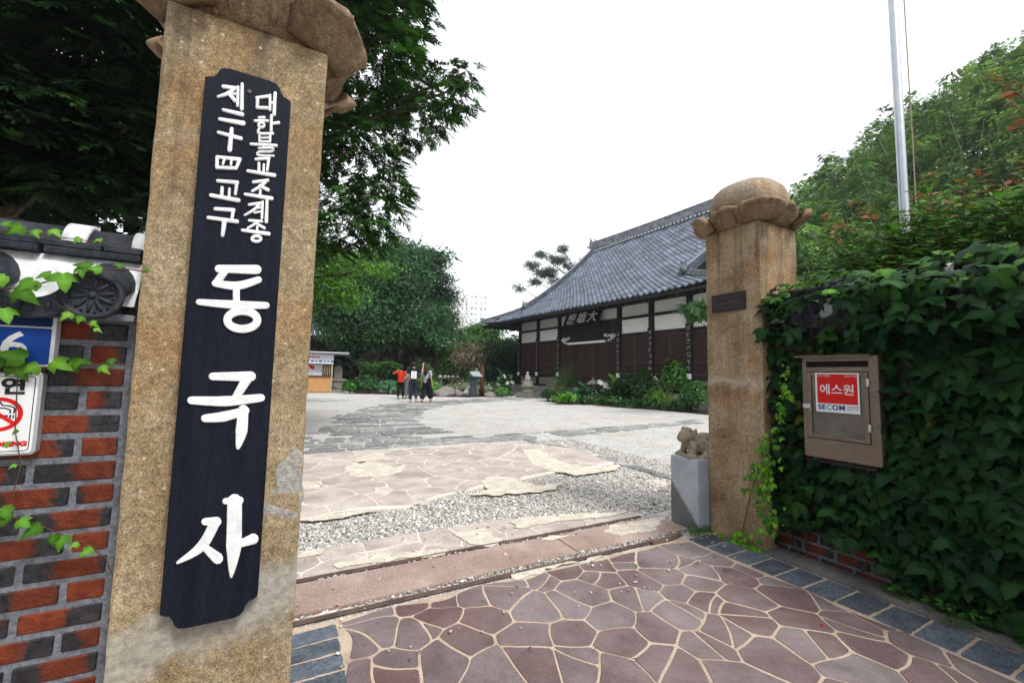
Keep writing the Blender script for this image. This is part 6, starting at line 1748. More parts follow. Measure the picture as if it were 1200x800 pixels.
# ---- shrubs and beds
soil = sheet('garden_bed', [G(636,470), G(660,473), G(700,474.5), G(735,478), G(780,481), G(828,486), (16.0, 9.0), (17.5, 12.0), (15.2, 19), (13.9, 20.0)], 0.02, M_soil)
soil2 = sheet('garden_bed', [G(418,461), G(455,462), G(500,464.5), G(550,465.5), G(600,464), (13.0, 24.0), (13.5, 45), (2.0, 45), (3.4, 28)], 0.02, M_soil)
def mats(): pass
def shrub(px, py, wpx, hpx, label, cols, n=700, leaf=0.10, tmpl=LEAF_OVAL, shape='round', name='shrub', cat='shrub', group='garden shrubs', dy=0.0, lift=0.0, stems=True, seed=None):
    g = G(px, py); loc = (g[0], g[1]+dy, 0.02)
    s = depth_of((g[0], g[1], 0.5))/F_PX
    rx, h = wpx*s/2, hpx*s*1.1
    r = np.random.default_rng(int(px*7+py) if seed is None else seed)
    root = empty(name, loc, 0, label, cat, group)
    if shape == 'round':
        d = rand_unit(n, r); d[:, 2] = np.abs(d[:, 2])*1.0-0.15
        q = (0.62+0.38*r.random((n, 1))**0.5)*(1+0.12*np.array([mnoise.noise(Vector(v*2.3)+Vector((px, 0, 0))) for v in d])[:, None])
        P = d*q*np.array([rx, rx*0.85, h*0.62])+np.array([0, 0, h*0.38+lift]); P[:, 2] = np.maximum(P[:, 2], 0.02)
        N = norm(d+np.array([0, 0, .4])+r.normal(0, .3, (n, 3))); T = norm(d*0.7+r.normal(0, .6, (n, 3)))
    elif shape == 'flat':   # trimmed table-shaped hedge
        P = np.c_[r.uniform(-rx, rx, n), r.uniform(-rx*.6, rx*.6, n), h*(0.55+0.45*r.random(n)**0.35)]
        P[:, 2] += 0.06*h*np.sin(P[:, 0]*3)
        N = norm(np.c_[r.normal(0, .5, n), -0.4+r.normal(0, .4, n), np.ones(n)]); T = rand_unit(n, r)
    elif shape == 'loose':
        k = max(8, n//36); a = r.uniform(0, 6.28, k); qq = np.sqrt(r.random(k)); tip = np.c_[qq*rx*np.cos(a), qq*rx*.8*np.sin(a), h*(0.55+0.5*r.random(k))*(1-0.35*qq**2)]
        i = r.integers(0, k, n); t = 0.35+0.65*r.random(n)
        P = tip[i]*t[:, None]*np.array([1, 1, 1])+r.normal(0, leaf*0.7, (n, 3)); P[:, 2] = np.abs(P[:, 2])+0.02
        out = norm(np.c_[tip[i][:, :2], np.full(n, h*.4)]); N = norm(np.array([0, 0, 1.0])+r.normal(0, .5, (n, 3))); T = norm(out+r.normal(0, .5, (n, 3)))
    elif shape == 'rosette':
        a = r.uniform(0, 6.28, n); el = r.uniform(0.15, 1.1, n)
        off = r.normal(0, rx*0.33, (n, 2))
        P = np.c_[off, np.full(n, 0.04)+np.abs(r.normal(0, h*0.25, n))]; T = np.c_[np.cos(a)*np.cos(el), np.sin(a)*np.cos(el), np.sin(el)]
        N = norm(np.c_[-np.cos(a)*np.sin(el), -np.sin(a)*np.sin(el), np.cos(el)]+r.normal(0, .1, (n, 3)))
    o = link('foliage', leaves_mesh('foliage', P, N, T, leaf*np.exp(r.normal(0, .22, n)), tints(n, cols, r, 0.2), tmpl, M_leaf), root); o['kind'] = 'stuff'
    if stems:
        mb = MB()
        for k in range(6):
            a = r.uniform(0, 6.28); q = rx*0.5*r.random(); mb.tube([(q*.2*math.cos(a), q*.2*math.sin(a), 0), (q*.6*math.cos(a), q*.6*math.sin(a), h*.4), (q*math.cos(a), q*math.sin(a), h*.8)], [0.02, 0.015, 0.006], 5)
        mb.obj('stems', M_stem, root)
    return root, P
def blooms(root, pts, size, col, name='flower'):
    m_ = MATS.get('petal_%d_%d' % (int(col[0]*100), int(col[1]*100))) or pm('petal_%d_%d' % (int(col[0]*100), int(col[1]*100)), col, tuple(c*0.85 for c in col), 20, 0.6, 0.0, 30)
    mb = MB()
    for k in range(6):
        a = k*math.pi/3; c, s = math.cos(a), math.sin(a)
        mb.add([(0, 0, 0), (0.5*c-0.28*s, 0.5*s+0.28*c, 0.25), (1.0*c, 1.0*s, 0.30), (0.5*c+0.28*s, 0.5*s-0.28*c, 0.25)], [(0, 1, 2, 3)])
    me = mb.mesh('flower', m_)
    for p in pts:
        link(name, me, root, tuple(p), (R(random.uniform(20, 80)), random.uniform(-.4, .4), random.uniform(-.6, .6)), (size,)*3)
GR = {'dk': [(0.018, 0.060, 0.016), (0.028, 0.085, 0.020), (0.012, 0.040, 0.012)], 'md': [(0.035, 0.105, 0.022), (0.050, 0.14, 0.028), (0.024, 0.075, 0.018)], 'lt': [(0.085, 0.22, 0.035), (0.11, 0.27, 0.045), (0.060, 0.16, 0.028)],
      'bl': [(0.05, 0.14, 0.07), (0.07, 0.18, 0.09), (0.035, 0.10, 0.05)], 'lm': [(0.13, 0.28, 0.04), (0.10, 0.22, 0.035), (0.16, 0.31, 0.05)], 'rd': [(0.10, 0.035, 0.02), (0.07, 0.05, 0.02), (0.05, 0.08, 0.02)], 'ol': [(0.06, 0.095, 0.03), (0.085, 0.12, 0.035), (0.04, 0.07, 0.02)]}
GR = {k: [tuple(c*1.35 for c in q) for q in v] for k, v in GR.items()}
# in front of the hall
shrub(642,470,18,14,'small dark rounded shrub at the left end of the hall flower bed',GR['dk'],500,0.10)
shrub(653,471,26,24,'feathery grey-green shrub near the left end of the hall flower bed',GR['ol'],700,0.14,LEAF_BLADE,'loose')
shrub(664,469,38,44,'bushy mid-green shrub with upright shoots before the hall doors',GR['md'],1300,0.13,LEAF_BLADE,'loose')
shrub(660,473.5,38,9,'flat broad pale green leaves spreading at the bed edge',GR['lt'],60,0.42,LEAF_OVAL,'rosette',name='broadleaf_plant',cat='plant',group='broad-leaved garden plants')
shrub(685,472,28,24,'blue-green hosta clump left of the white lilies',GR['bl'],110,0.42,LEAF_OVAL,'rosette',name='hosta',cat='plant',group='broad-leaved garden plants')
shrub(700,462,34,46,'tall yellow-green leafy plant before the middle of the hall',GR['lm'],700,0.20,LEAF_OVAL,'loose')
shrub(716,463,26,44,'tall mid-green leafy plant left of the stone lantern',GR['md'],600,0.2,LEAF_OVAL,'loose')
rt_, P_ = shrub(692,464,20,30,'low plant with small yellow-green flower heads',GR['lt'],350,0.13,LEAF_OVAL,'loose'); blooms(rt_, P_[::45], 0.10, (0.75, 0.72, 0.22))
rt_, P_ = shrub(716,472,36,28,'large pale-edged hosta with white lily flowers',GR['bl']+GR['lt'],120,0.48,LEAF_OVAL,'rosette',name='hosta',cat='plant',group='broad-leaved garden plants'); blooms(rt_, [(-0.9, -0.2, 0.98), (-0.65, -0.3, 0.85), (-0.3, -0.2, 0.88), (0.15, -0.2, 1.0), (-0.75, -0.1, 0.92), (-0.45, -0.3, 0.8)], 0.20, (0.82, 0.80, 0.76))
shrub(706,468,22,20,'russet-leaved low shrub between hosta and lilies',GR['rd'],380,0.13,LEAF_OVAL,'round')
shrub(735,474,34,30,'dark green spiky-leaved plant in the middle of the bed',GR['dk'],500,0.32,LEAF_BLADE,'loose')
rt_, P_ = shrub(734,465,18,56,'slender bush studded with white flowers before the hall column',GR['lt'],260,0.14,LEAF_OVAL,'loose'); blooms(rt_, P_[::16], 0.14, (0.82, 0.80, 0.74))
shrub(744,463,22,44,'lime-green leafy plant right of the white-flowered bush',GR['lm'],260,0.24,LEAF_OVAL,'loose')
rt_, P_ = shrub(756,476,34,44,'dense dark green bush with one white bloom',GR['dk'],1300,0.13,LEAF_OVAL,'round'); blooms(rt_, [(0.15, -0.35, 1.15), (0.22, -0.35, 1.2)], 0.2, (0.82, 0.82, 0.82))
rt_, P_ = shrub(770,469,20,38,'thin plant with bright red blooms under the hall column',GR['md'],240,0.16,LEAF_OVAL,'loose'); blooms(rt_, [(-0.15, -0.2, 1.1), (0.08, -0.2, 0.9), (-0.2, -0.15, 1.02)], 0.12, (0.60, 0.02, 0.015))
shrub(776,478,34,22,'lime-green ferny clump at the front of the bed',GR['lm'],420,0.22,LEAF_BLADE,'loose',name='fern',cat='fern',group='ferns in the bed')
shrub(800,476,54,62,'big rounded light green hydrangea bush before the right bays',GR['lt']+GR['md'],1500,0.17,LEAF_OVAL,'round')
shrub(806,468,30,74,'tall loose green shrub rising behind the hydrangea',GR['md'],600,0.17,LEAF_OVAL,'loose',group='garden shrubs')
shrub(826,472,50,58,'dark clipped conifer behind the right pillar edge',GR['dk'],1500,0.11,LEAF_TUFT,'round')
shrub(817,483,44,36,'low clipped dark green mound right beside the right pillar',GR['dk']+GR['md'],1500,0.10,LEAF_TUFT,'round')
for i, px in enumerate(range(668, 828, 20)):
    rt_, P_ = shrub(px,472.5+(px-668)*0.075,26,10,['ground cover at the bed edge in front of the broad pale leaves','ground cover at the bed edge below the hosta','ground cover at the bed edge below the lilies','ground cover at the bed edge below the spiky plant','ground cover at the bed edge below the white-bloom bush','ground cover at the bed edge below the ferny clump','ground cover at the bed edge below the hydrangea','ground cover at the bed edge below the clipped mound'][i],GR['dk']+GR['md'],420,0.10,LEAF_OVAL,'loose',name='ground_cover',cat='plant',group='ground cover along the bed edge',stems=False)
    if i % 2: blooms(rt_, P_[::50], 0.045, (0.75, 0.75, 0.72))
# garden rocks
def rock(px, py, wpx, hpx, label, mat=M_oldstone):
    g = G(px, py); s = depth_of((g[0], g[1], 0))/F_PX
    mb = MB().ball((0, 0, hpx*s*0.35), (wpx*s/2, wpx*s*0.35, hpx*s*0.65), 12, 8); me = mb.mesh('garden_rock', mat)
    for v in me.vertices: v.co += mnoise.noise_vector(v.co*2.2+Vector((px, py, 0)))*hpx*s*0.35
    o = link('garden_rock', me, None, (g[0], g[1], 0), (0, 0, random.uniform(0, 3))); tag(o, label, 'rock', 'rocks edging the beds')
M_pale_rock = pm('pale_rock', (0.28, 0.275, 0.25), (0.42, 0.41, 0.38), 4, 0.9, 0.5, 20)
rock(783,479,12,8,'small grey rock at the bed edge left of the clipped mound'); rock(795,481,14,9,'larger grey rock at the bed edge touching the clipped mound'); rock(748,477,12,7,'dark rock at the bed edge below the dense bush')
rock(522,464,40,9,'long low rock behind the long-haired person'); rock(537,464.5,14,9,'rounded rock in the middle of the flower bed edge'); rock(548,464.5,14,9,'pale pointed rock left of the information stand',M_pale_rock); rock(575,465,18,6,'flat rock right of the timber post')
rock(447,459,16,6,'pale rock under the trimmed hedge',M_pale_rock)
# garden at the back left
rt_, P_ = shrub(444,459,46,30,'table-topped trimmed hedge left of the red-shirted person',GR['md'],2200,0.15,LEAF_TUFT,'flat',name='hedge',cat='hedge',group='trimmed hedges'); 
shrub(432,461,34,20,'dark shrub below the table-topped hedge on its left',GR['dk'],900,0.16,LEAF_OVAL,'round')
shrub(455,461.5,30,16,'grey-green shrub below the table-topped hedge on its right',GR['bl'],600,0.18,LEAF_OVAL,'round')
shrub(446,452,44,40,'rounded mid-green bush rising behind the table-topped hedge',GR['md'],900,0.24,LEAF_TUFT,'round',dy=3)
shrub(500,460,34,34,'olive green hydrangea behind the couple',GR['ol']+GR['md'],1000,0.2,LEAF_OVAL,'round',dy=1)
shrub(520,460,36,28,'dark green rounded bush behind the stone table',GR['dk'],900,0.2,LEAF_TUFT,'round',dy=3)
shrub(505,463,24,17,'bright green low shrub right of the long-haired person',GR['lt'],600,0.16,LEAF_OVAL,'round')
shrub(485,462,30,22,'low green shrub hidden behind the couple',GR['md'],600,0.18,LEAF_OVAL,'round',dy=1.5)
shrub(546,456,44,48,'tall yellow-green bush under the brownish tree',GR['md']+GR['lt'],1300,0.24,LEAF_TUFT,'loose',dy=3)
shrub(568,460,26,28,'rounded green bush behind the timber post',GR['md'],700,0.2,LEAF_TUFT,'round',dy=1.5)
rt_, P_ = shrub(541,463,36,15,'variegated white and green bedding left of the information stand',[(0.30, 0.36, 0.26), (0.07, 0.16, 0.05), (0.42, 0.45, 0.38)],900,0.16,LEAF_BLADE,'loose',name='bedding_plants',cat='plant',group='variegated bedding')
rt_, P_ = shrub(570,463,24,14,'variegated white and green bedding right of the timber post',[(0.30, 0.36, 0.26), (0.07, 0.16, 0.05), (0.42, 0.45, 0.38)],600,0.16,LEAF_BLADE,'loose',name='bedding_plants',cat='plant',group='variegated bedding')
shrub(588,465,20,11,'small bright clipped green cushion near the pedestal statue',GR['md']+GR['lt'],900,0.10,LEAF_TUFT,'round')
rt_, P_ = shrub(590,462,26,26,'leafy plant with white lilies near the pedestal statue',GR['bl'],90,0.5,LEAF_OVAL,'rosette'); blooms(rt_, [(-0.1, -0.2, 1.15), (0.5, -0.2, 0.75), (-0.5, -0.2, 0.6), (0.1, -0.3, 0.7)], 0.2, (0.8, 0.8, 0.78))
shrub(601,459,20,34,'bushy green shrub against the hall corner',GR['md'],700,0.2,LEAF_TUFT,'loose',dy=2)
shrub(583,456,24,24,'reddish-brown low shrub in the middle of the garden',GR['rd']+GR['dk'],500,0.2,LEAF_OVAL,'round',dy=1)
shrub(410,461,18,16,'green shrub right of the stone stele',GR['md'],500,0.18,LEAF_OVAL,'round')
shrub(372,446,44,12,'green shrub seen above the kiosk roof',GR['md'],500,0.2,LEAF_OVAL,'round',dy=4.5,lift=2.6)

# ---- ivy on the trunk at the back
# ---- shrub with red young shoots behind the right wall
RS = np.array([4.1, 1.0, 0.0])
rs = empty('red_tipped_shrub', tuple(RS), 0, 'green shrub with reddish young shoots above the ivy wall', 'shrub')
r = np.random.default_rng(77)
Pl, Nl, Tl, Cl, Sl = [], [], [], [], []
mb = MB()
arms = []
for q in [((985,262),(1055,300)), ((968,252),(1040,300)), ((1000,236),(1062,292)), ((1088,208),(1100,300)), ((1070,225),(1085,300)), ((1128,212),(1130,300)), ((1112,240),(1115,300)), ((1150,200),(1150,290)), ((1175,215),(1170,300)), ((1040,265),(1070,310)), ((975,275),(1040,315)), ((1198,190),(1190,290)), ((1165,88),(1240,150)), ((1185,120),(1250,190)), ((1205,95),(1260,170)), ((1195,150),(1250,220)), ((1160,240),(1165,300))]:
    arms.append((np.array(q[1]), np.array(q[0]), True))
for k in range(430): px = r.uniform(985, 1290); yt = float(np.interp(px, [985, 1050, 1120, 1200, 1290], [305, 268, 236, 205, 195])); a = np.array([px, yt+20+(335-yt)*r.random()**0.8]); arms.append((a, a+np.array([r.normal(-8, 30), -r.uniform(10, 48)]), r.random() < 0.025))
for a, b, red in arms:
    X0 = r.uniform(3.75, 4.5); A = on(a[0], a[1], 0, X0+0.05); B = on(b[0], b[1], 0, X0)
    L = np.linalg.norm(B-A); n = int(max(5, L/0.030)); root = np.array([4.15, A[1]*0.6+0.4, 1.3])
    mb.tube([root-RS, (root+A)/2-RS+np.array([0, 0, .05]), A-RS, (A+B)/2-RS, B-RS], [0.008, 0.006, 0.004, 0.003, 0.0015], 5)
    for t in np.linspace(-0.15, 1.0, n):
        p = A*(1-t)+B*t+r.normal(0, 0.006, 3)
        for s in (-1, 1, 0):
            if s == 0 and t < 0.9: continue
            d = (B-A)/L; side = np.cross(d, [0.7, 0.2, 0.4]); side /= np.linalg.norm(side)
            tip = d*0.6+s*side+r.normal(0, .25, 3)
            Pl.append(p); Tl.append(tip); Nl.append(np.array([-0.4, -0.3, 1.0])+r.normal(0, .4, 3))
            if red and t > 0.55: c = [(0.28, 0.085, 0.035), (0.22, 0.12, 0.03), (0.30, 0.13, 0.08), (0.12, 0.14, 0.03)][r.integers(0, 4)]
            else: c = [(0.036, 0.120, 0.015), (0.060, 0.175, 0.020), (0.090, 0.23, 0.025), (0.022, 0.08, 0.012)][r.integers(0, 4)]
            Cl.append(np.array(c)*(1+r.normal(0, .12))); Sl.append(r.uniform(0.045, 0.085)*(0.8 if t > 0.8 else 1))
o = link('foliage', leaves_mesh('foliage', np.array(Pl)-RS, Nl, Tl, np.array(Sl), np.clip(np.array(Cl), .003, 1), LEAF_OVAL, M_leaf), rs); o['kind'] = 'stuff'
mb.obj('branches', M_stem, rs)

# ---- hillside with bamboo
M_hill = pm('hill_soil', (0.02, 0.035, 0.015), (0.035, 0.055, 0.02), 0.4, 0.95, 0.4, 3)
def hill_z(az, d):
    e = np.interp(az, [40, 50, 55, 60, 64, 70, 78, 90, 110], [0, 0, 0.02, 0.20, 0.27, 0.345, 0.405, 0.46, 0.46])
    return max(-0.2, e*d*smooth(min(1, max(0, (d-16)/26))))
V = []; Fc = []
azs = np.linspace(44, 112, 30); ds = np.linspace(16, 64, 16)
for d in ds:
    for az in azs: V.append((d*math.sin(R(az)), d*math.cos(R(az)), hill_z(az, d)-0.1))
na = len(azs)
for j in range(len(ds)-1):
    for i in range(na-1): a = j*na+i; Fc.append((a, a+1, a+na+1, a+na))
o = link('hill', mesh('hill', V, [q[::-1] for q in Fc], M_hill, True)); o['kind'] = 'structure'
r = np.random.default_rng(90)
Pb, Nb, Tb, Cb, Sb = [], [], [], [], []
cul = MB()
BC = [(0.11, 0.20, 0.065), (0.16, 0.265, 0.085), (0.055, 0.112, 0.045), (0.20, 0.31, 0.10)]
for k in range(560):
    az = r.uniform(59, 98); d = r.uniform(24, 58)
    if az > 84 and r.random() < 0.5: continue
    h = r.uniform(6.0, 8.6)*(0.75+0.25*min(1, d/45))
    bx, by = d*math.sin(R(az)), d*math.cos(R(az)); bz = hill_z(az, d)
    lean = rand_unit(1, r)[0]*np.array([1, 1, 0])*r.uniform(0.6, 1.8)
    c0 = BC[r.choice(4, p=[.35, .25, .3, .1])]*(1+r.normal(0, .25, 1))
    cul.tube([(bx, by, bz), (bx+lean[0]*.3, by+lean[1]*.3, bz+h*.6), (bx+lean[0], by+lean[1], bz+h*.92)], [0.05, 0.045, 0.01], 4, False)
    m = 400
    nb = 26; bi = r.integers(0, nb, m); tb = 0.32+0.68*r.random(nb); ab = r.uniform(0, 6.28, nb)
    t = np.clip(tb[bi]+r.normal(0, .012, m), .2, 1)
    ax = np.c_[bx+lean[0]*t**2, by+lean[1]*t**2, bz+h*np.minimum(t, 1)*0.95]
    a = ab[bi]+r.normal(0, .28, m); rad = r.random(m)**0.7*(2.0*(1-t)**0.7+0.40)
    off = np.c_[np.cos(a)*rad, np.sin(a)*rad, 0.15*rad-rad**2*0.32+r.normal(0, .07, m)]
    Pb.append(ax+off); Tb.append(np.c_[np.cos(a), np.sin(a), -0.35+r.normal(0, .35, m)]); Nb.append(np.c_[np.cos(a)*.4, np.sin(a)*.4, np.ones(m)]+r.normal(0, .3, (m, 3)))
    Cb.append(np.tile(c0, (m, 1))*(1+r.normal(0, .15, (m, 1)))); Sb.append(r.uniform(0.20, 0.44, m))
o = empty('bamboo_grove', (40, 12, 0), 0, 'feathery green bamboo grove covering the hillside on the right', 'bamboo'); o['kind'] = 'stuff'
OFF = np.array([40, 12, 0])
q = link('foliage', leaves_mesh('foliage', np.concatenate(Pb)-OFF, np.concatenate(Nb), np.concatenate(Tb), np.concatenate(Sb), np.clip(np.concatenate(Cb), .004, .9), LEAF_DIAMOND, M_leaf, 0.7), o); q['kind'] = 'stuff'
cul.v = [tuple(np.array(v)-OFF) for v in cul.v]
q = cul.obj('culms', pm('bamboo_culm', (0.10, 0.13, 0.05), (0.16, 0.19, 0.09), 2, 0.6), o); q['kind'] = 'stuff'

# ================================================================== PEOPLE
M_skin = pm('skin', (0.45, 0.27, 0.19), (0.50, 0.31, 0.22), 8, 0.55, 0.05, 40)
M_hair = pm('dark_hair', (0.010, 0.008, 0.007), (0.022, 0.016, 0.013), 30, 0.5, 0.4, 80, stretch=(1, 1, 0.2))
M_hair2 = pm('brown_hair', (0.022, 0.011, 0.007), (0.045, 0.022, 0.014), 30, 0.5, 0.4, 80, stretch=(1, 1, 0.2))
def cloth(name, c, k=0.8): return pm(name, tuple(x*k for x in c), c, 9, 0.85, 0.3, 14, bdist=0.02)
def person(label, loc, rz, H, J, shirt, pants, shoe, hair, hair_long=0.0, sleeve=0.6, wide=0.0, extra=None):
    """J: joints in metres for a 1.73 m adult facing +y; x to the right"""
    sc = H/1.73
    root = empty('person', (loc[0], loc[1], 0.0), rz, label, 'person')
    root.scale = (sc, sc, sc)
    v = lambda k: Vector(J[k])
    hipc = (v('hipL')+v('hipR'))/2; shc = (v('shL')+v('shR'))/2
    b = MB()
    b.tube([hipc+Vector((0, 0, -0.04)), hipc+Vector((0, 0, 0.10)), shc+Vector((0, 0, -0.18)), shc+Vector((0, 0, -0.02))], [0.125, 0.115, 0.135, 0.10], 12)
    b.tube([v('shL')+Vector((0.02, 0, 0)), v('shR')-Vector((0.02, 0, 0))], [0.065, 0.065], 10)
    head = v('head')
    b.tube([shc, shc*0.4+head*0.6], [0.06, 0.055], 10)
    b.ball(head, (0.078, 0.095, 0.115), 14, 10); b.ball(head+Vector((0, 0.03, -0.055)), (0.058, 0.065, 0.06), 12, 8)
    b.ball(head+Vector((0, 0.098, -0.015)), (0.013, 0.02, 0.02), 8, 6)
    for s in (-1, 1): b.ball(head+Vector((s*0.080, 0.0, -0.01)), (0.012, 0.022, 0.032), 8, 6)
    for s in 'LR':
        b.ball(v('sh'+s), 0.062, 10, 8)
        b.tube([v('sh'+s), v('el'+s)], [0.050, 0.040], 10); b.ball(v('el'+s), 0.041, 8, 6); b.tube([v('el'+s), v('wr'+s)], [0.039, 0.027], 10)
        d = (v('wr'+s)-v('el'+s)).normalized(); hd = v('wr'+s)+d*0.05
        side = d.cross(Vector((0, 1, 0.2))).normalized()
        b.ball(hd, (0.035, 0.028, 0.048), 10, 8)
        for k in range(4):
            o_ = side*(k-1.5)*0.017; ln = (0.055, 0.068, 0.064, 0.048)[k]
            b.tube([hd+o_+d*0.02, hd+o_+d*(0.03+ln*0.6)+Vector((0, 0.008, 0)), hd+o_*0.9+d*(0.03+ln)+Vector((0, 0.02, 0))], [0.011, 0.010, 0.007], 6)
        sg = 1 if s == 'L' else -1
        b.tube([hd-d*0.02+side*0.025, hd+side*0.05+d*0.015, hd+side*0.052+d*0.045], [0.013, 0.011, 0.008], 6)
        b.tube([v('hip'+s), v('kn'+s)], [0.088, 0.058], 12); b.ball(v('kn'+s), 0.058, 10, 8); b.tube([v('kn'+s), v('an'+s)], [0.055, 0.036], 12)
        b.ball(v('an'+s), 0.04, 8, 6)
    me = remesh(b, 0.014, 3); me.materials.append(M_skin); link('body', me, root)
    # shirt
    b = MB().tube([hipc+Vector((0, 0, 0.00)), hipc+Vector((0, 0, 0.12)), shc+Vector((0, 0, -0.2)), shc+Vector((0, 0, 0.0))], [0.155, 0.142, 0.158, 0.112], 14)
    b.tube([v('shL'), v('shR')], [0.075, 0.075], 10); b.ball(shc+Vector((0, 0, 0.02)), (0.10, 0.08, 0.05), 10, 6)
    for s in 'LR':
        e = v('sh'+s).lerp(v('el'+s), min(1, sleeve)); b.ball(v('sh'+s), 0.080, 10, 8); b.tube([v('sh'+s), e], [0.078, 0.072], 10)
        if sleeve > 1: b.tube([v('el'+s), v('el'+s).lerp(v('wr'+s), sleeve-1)], [0.060, 0.052], 10)
    me = remesh(b, 0.016, 2); me.materials.append(shirt)
    for q in me.vertices: q.co.y = shc.y+(q.co.y-shc.y)*0.97
    link('shirt', me, root)
    # trousers
    b = MB().tube([hipc+Vector((0, 0, 0.09)), hipc+Vector((0, 0, -0.06))], [0.140, 0.145], 14)
    for s in 'LR':
        b.tube([v('hip'+s)+Vector((0, 0, 0.02)), v('kn'+s), v('an'+s)+Vector((0, 0, 0.05+wide*0.6))], [0.105+wide*0.2, 0.078+wide, 0.062+wide*0.9], 14)
    me = remesh(b, 0.016, 3); me.materials.append(pants); link('trousers', me, root)
    for s in 'LR':
        a = v('an'+s); tdir = Vector(J.get('toe'+s, (0, 1, -0.15))).normalized()
        b = MB().ball(a+tdir*0.07+Vector((0, 0, -0.045)), (0.045, 0.13, 0.045), 12, 8, tdir.to_track_quat('Y', 'Z').to_matrix())
        b.ball(a+Vector((0, 0, -0.03)), (0.042, 0.05, 0.05), 10, 7)
        me = remesh(b, 0.014, 2); me.materials.append(shoe); link('shoe', me, root)
    # hair
    b = MB().ball(head+Vector((0, -0.018, 0.028)), (0.098, 0.108, 0.118), 16, 12)
    if hair_long:
        b.tube([head+Vector((0, -0.05, 0.02)), head+Vector((0, -0.10, -0.18)), head+Vector((0.0, -0.13, -hair_long))], [0.10, 0.115, 0.06], 12)
    for k in range(26):
        d = Vector((random.gauss(0, 1), random.gauss(-.3, 1), abs(random.gauss(.3, .6)))).normalized()
        b.ball(head+Vector((0, -0.018, 0.028))+Vector((d.x*0.092, d.y*0.10, d.z*0.105)), 0.028, 6, 5)
    me = remesh(b, 0.014, 1)
    for q in me.vertices:
        f_ = q.co.y-head.y
        if f_ > 0.045 and q.co.z < head.z+0.06: q.co.y = head.y+0.045-(f_-0.045)*0.1
    me.materials.append(hair); link('hair', me, root)
    if extra: extra(root, J)
    return root
def J_(**k):
    d = dict(hipL=(-0.09, 0, 0.90), hipR=(0.09, 0, 0.90), knL=(-0.10, 0.03, 0.48), knR=(0.10, 0.03, 0.48), anL=(-0.10, 0, 0.085), anR=(0.10, 0, 0.085), shL=(-0.19, 0, 1.41), shR=(0.19, 0, 1.41), elL=(-0.25, -0.02, 1.12), elR=(0.25, -0.02, 1.12), wrL=(-0.24, 0.08, 0.88), wrR=(0.24, 0.08, 0.88), head=(0, 0.02, 1.605))
    d.update(k); return d
M_jean = cloth('blue_denim', (0.020, 0.032, 0.065)); M_blk = cloth('black_cotton', (0.010, 0.010, 0.012)); M_navy = cloth('black_crepe', (0.010, 0.010, 0.018)); M_redt = cloth('red_cotton', (0.62, 0.030, 0.012)); M_grey = cloth('pale_grey_blouse', (0.38, 0.39, 0.44)); M_gry2 = cloth('grey_cotton', (0.16, 0.16, 0.18))
M_shoe = pm('red_white_shoe', (0.5, 0.05, 0.04), (0.6, 0.55, 0.52), 14, 0.6); M_bshoe = pm('dark_shoe', (0.015, 0.015, 0.016), (0.03, 0.03, 0.03), 10, 0.5); M_tan = pm('tan_sandal', (0.22, 0.10, 0.05), (0.3, 0.14, 0.08), 10, 0.6)
def back_print(root, J):
    MB().box((-0.115, -0.172, 1.02), (0.115, -0.150, 1.34), 0.003).obj('back_print', M_white, root)
    mb = MB()
    for k, (z, w) in enumerate(((1.28, 0.06), (1.22, 0.035), (1.16, 0.05), (1.10, 0.04), (1.07, 0.07))): mb.box((-w, -0.1740, z-0.008), (w, -0.1715, z+0.010))
    mb.obj('print_lines', M_grey, root)
pg = G(483.5, 471.5)
person('man in black t-shirt with white back print and jeans, one arm raised, seen from behind', pg, R(-12), 1.76,
       J_(elR=(0.36, 0.10, 1.33), wrR=(0.40, 0.18, 1.58), elL=(-0.27, 0.0, 1.13), wrL=(-0.22, 0.16, 0.98), knR=(0.10, 0.10, 0.48), anR=(0.13, -0.10, 0.13), toeR=(0.3, 0.8, -0.5), knL=(-0.10, 0.05, 0.48), anL=(-0.09, 0.06, 0.085)), M_blk, M_jean, M_shoe, M_hair, extra=back_print)
def bag(root, J):
    me = MB().box((0.10, -0.16, 0.86), (0.19, 0.10, 1.10), 0.03).mesh('handbag', M_blk); link('handbag', me, root)
    MB().tube([(0.15, -0.08, 1.10), (0.12, -0.06, 1.30), (0.12, -0.02, 1.47), (0.14, 0.03, 1.30), (0.15, 0.05, 1.10)], 0.009, 6).obj('bag_strap', M_blk, root)
pg = G(499, 471.0)
person('long-haired woman in pale blouse and wide black trousers walking with a black bag', pg, R(-48), 1.64,
       J_(anL=(-0.09, -0.22, 0.10), knL=(-0.10, 0.00, 0.47), anR=(0.09, 0.26, 0.085), knR=(0.10, 0.18, 0.49), elL=(-0.25, -0.06, 1.12), wrL=(-0.26, -0.02, 0.86), toeL=(0, 0.9, -0.4)), M_grey, M_navy, M_tan, M_hair2, hair_long=0.40, sleeve=0.7, wide=0.06, extra=bag)
pg = G(468.5, 467.5)
person('person in bright red shirt and black trousers with a hand raised to the head', pg, R(-30), 1.58,
       J_(elL=(-0.42, 0.06, 1.36), wrL=(-0.20, 0.14, 1.52), elR=(0.27, 0.03, 1.14), wrR=(0.20, 0.22, 1.08), anR=(0.12, 0.14, 0.085), knR=(0.10, 0.12, 0.48)), M_redt, M_blk, M_bshoe, M_hair, sleeve=0.65)
pg = G(477.5, 467.0)
person('person in grey trousers mostly hidden behind the man in black', pg, R(20), 1.58, J_(), M_gry2, M_gry2, M_bshoe, M_hair)

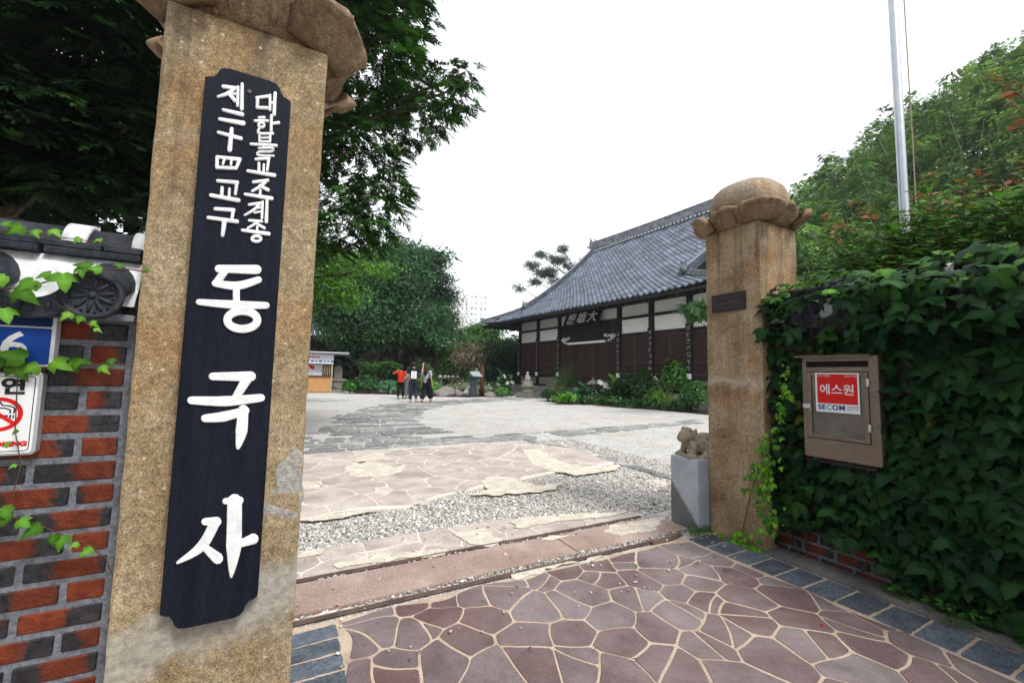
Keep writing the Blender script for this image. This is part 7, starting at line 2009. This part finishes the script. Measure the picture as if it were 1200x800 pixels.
# ---- a few fallen leaves on the paving
r = np.random.default_rng(5)
n = 46
P = np.c_[r.uniform(0.1, 3.15, n), r.uniform(0.6, 3.4, n), np.full(n, 0.027)]
o = link('fallen_leaves', leaves_mesh('fallen_leaves', P, np.c_[r.normal(0, .3, (n, 2)), np.ones(n)], rand_unit(n, r)*np.array([1, 1, .1]), r.uniform(.012, .032, n), tints(n, [(0.12, 0.06, 0.02), (0.20, 0.13, 0.04), (0.30, 0.03, 0.02), (0.07, 0.10, 0.02)], r), LEAF_OVAL, M_leaf))
tag(o, 'few small fallen leaves scattered over the paving', 'leaves', kind='stuff')

# ================================================================== ADDED HOUSE TO SHADE THE LANE (unseen, left of the camera)
M_hw = pm('house_render', (0.16, 0.15, 0.14), (0.22, 0.21, 0.20), 1.0, 0.9, 0.2, 20)
nh = empty('added_shade_house', (-3.6, -3.0, 0), 0, 'plain unseen house added left of the viewpoint to shade the lane', 'house')
MB().box((-5, -7, 0), (0, 3.2, 7.2)).obj('wall', M_hw, nh)
MB().add([(-5.3, -7.3, 7.2), (0.4, -7.3, 7.2), (0.4, 3.5, 7.2), (-5.3, 3.5, 7.2), (-2.5, -7.3, 8.6), (-2.5, 3.5, 8.6)], [(0, 1, 4), (1, 2, 5, 4), (2, 3, 5), (3, 0, 4, 5), (0, 3, 2, 1)]).obj('roof', M_tile, nh)
for yq in (-5, -2.5, 0.2):
    for zq in (1.2, 4.3):
        w_ = MB().box((-0.02, yq, zq), (0.05, yq+1.3, zq+1.4)).obj('window', M_win, nh)
        MB().box((0.0, yq-0.1, zq-0.1), (0.10, yq+1.4, zq)).obj('sill', M_kerbc, w_)
d_ = MB().box((-0.02, 1.9, 0), (0.06, 2.8, 2.1)).obj('door', M_wood, nh)

# ================================================================== HAZE
hz = MB().box((-260, -260, -1.0), (260, 260, 47.0)).obj('haze', None); hz['kind'] = 'stuff'
hm = bpy.data.materials.new('haze_air'); hm.use_nodes = True
hn = hm.node_tree.nodes; hn.clear()
ho = hn.new('ShaderNodeOutputMaterial'); hv = hn.new('ShaderNodeVolumePrincipled')
hv.inputs['Color'].default_value = (0.92, 0.95, 0.98, 1); hv.inputs['Density'].default_value = 0.0007; hv.inputs['Anisotropy'].default_value = 0.3
hm.node_tree.links.new(hv.outputs[0], ho.inputs['Volume'])
hz.data.materials.append(hm)
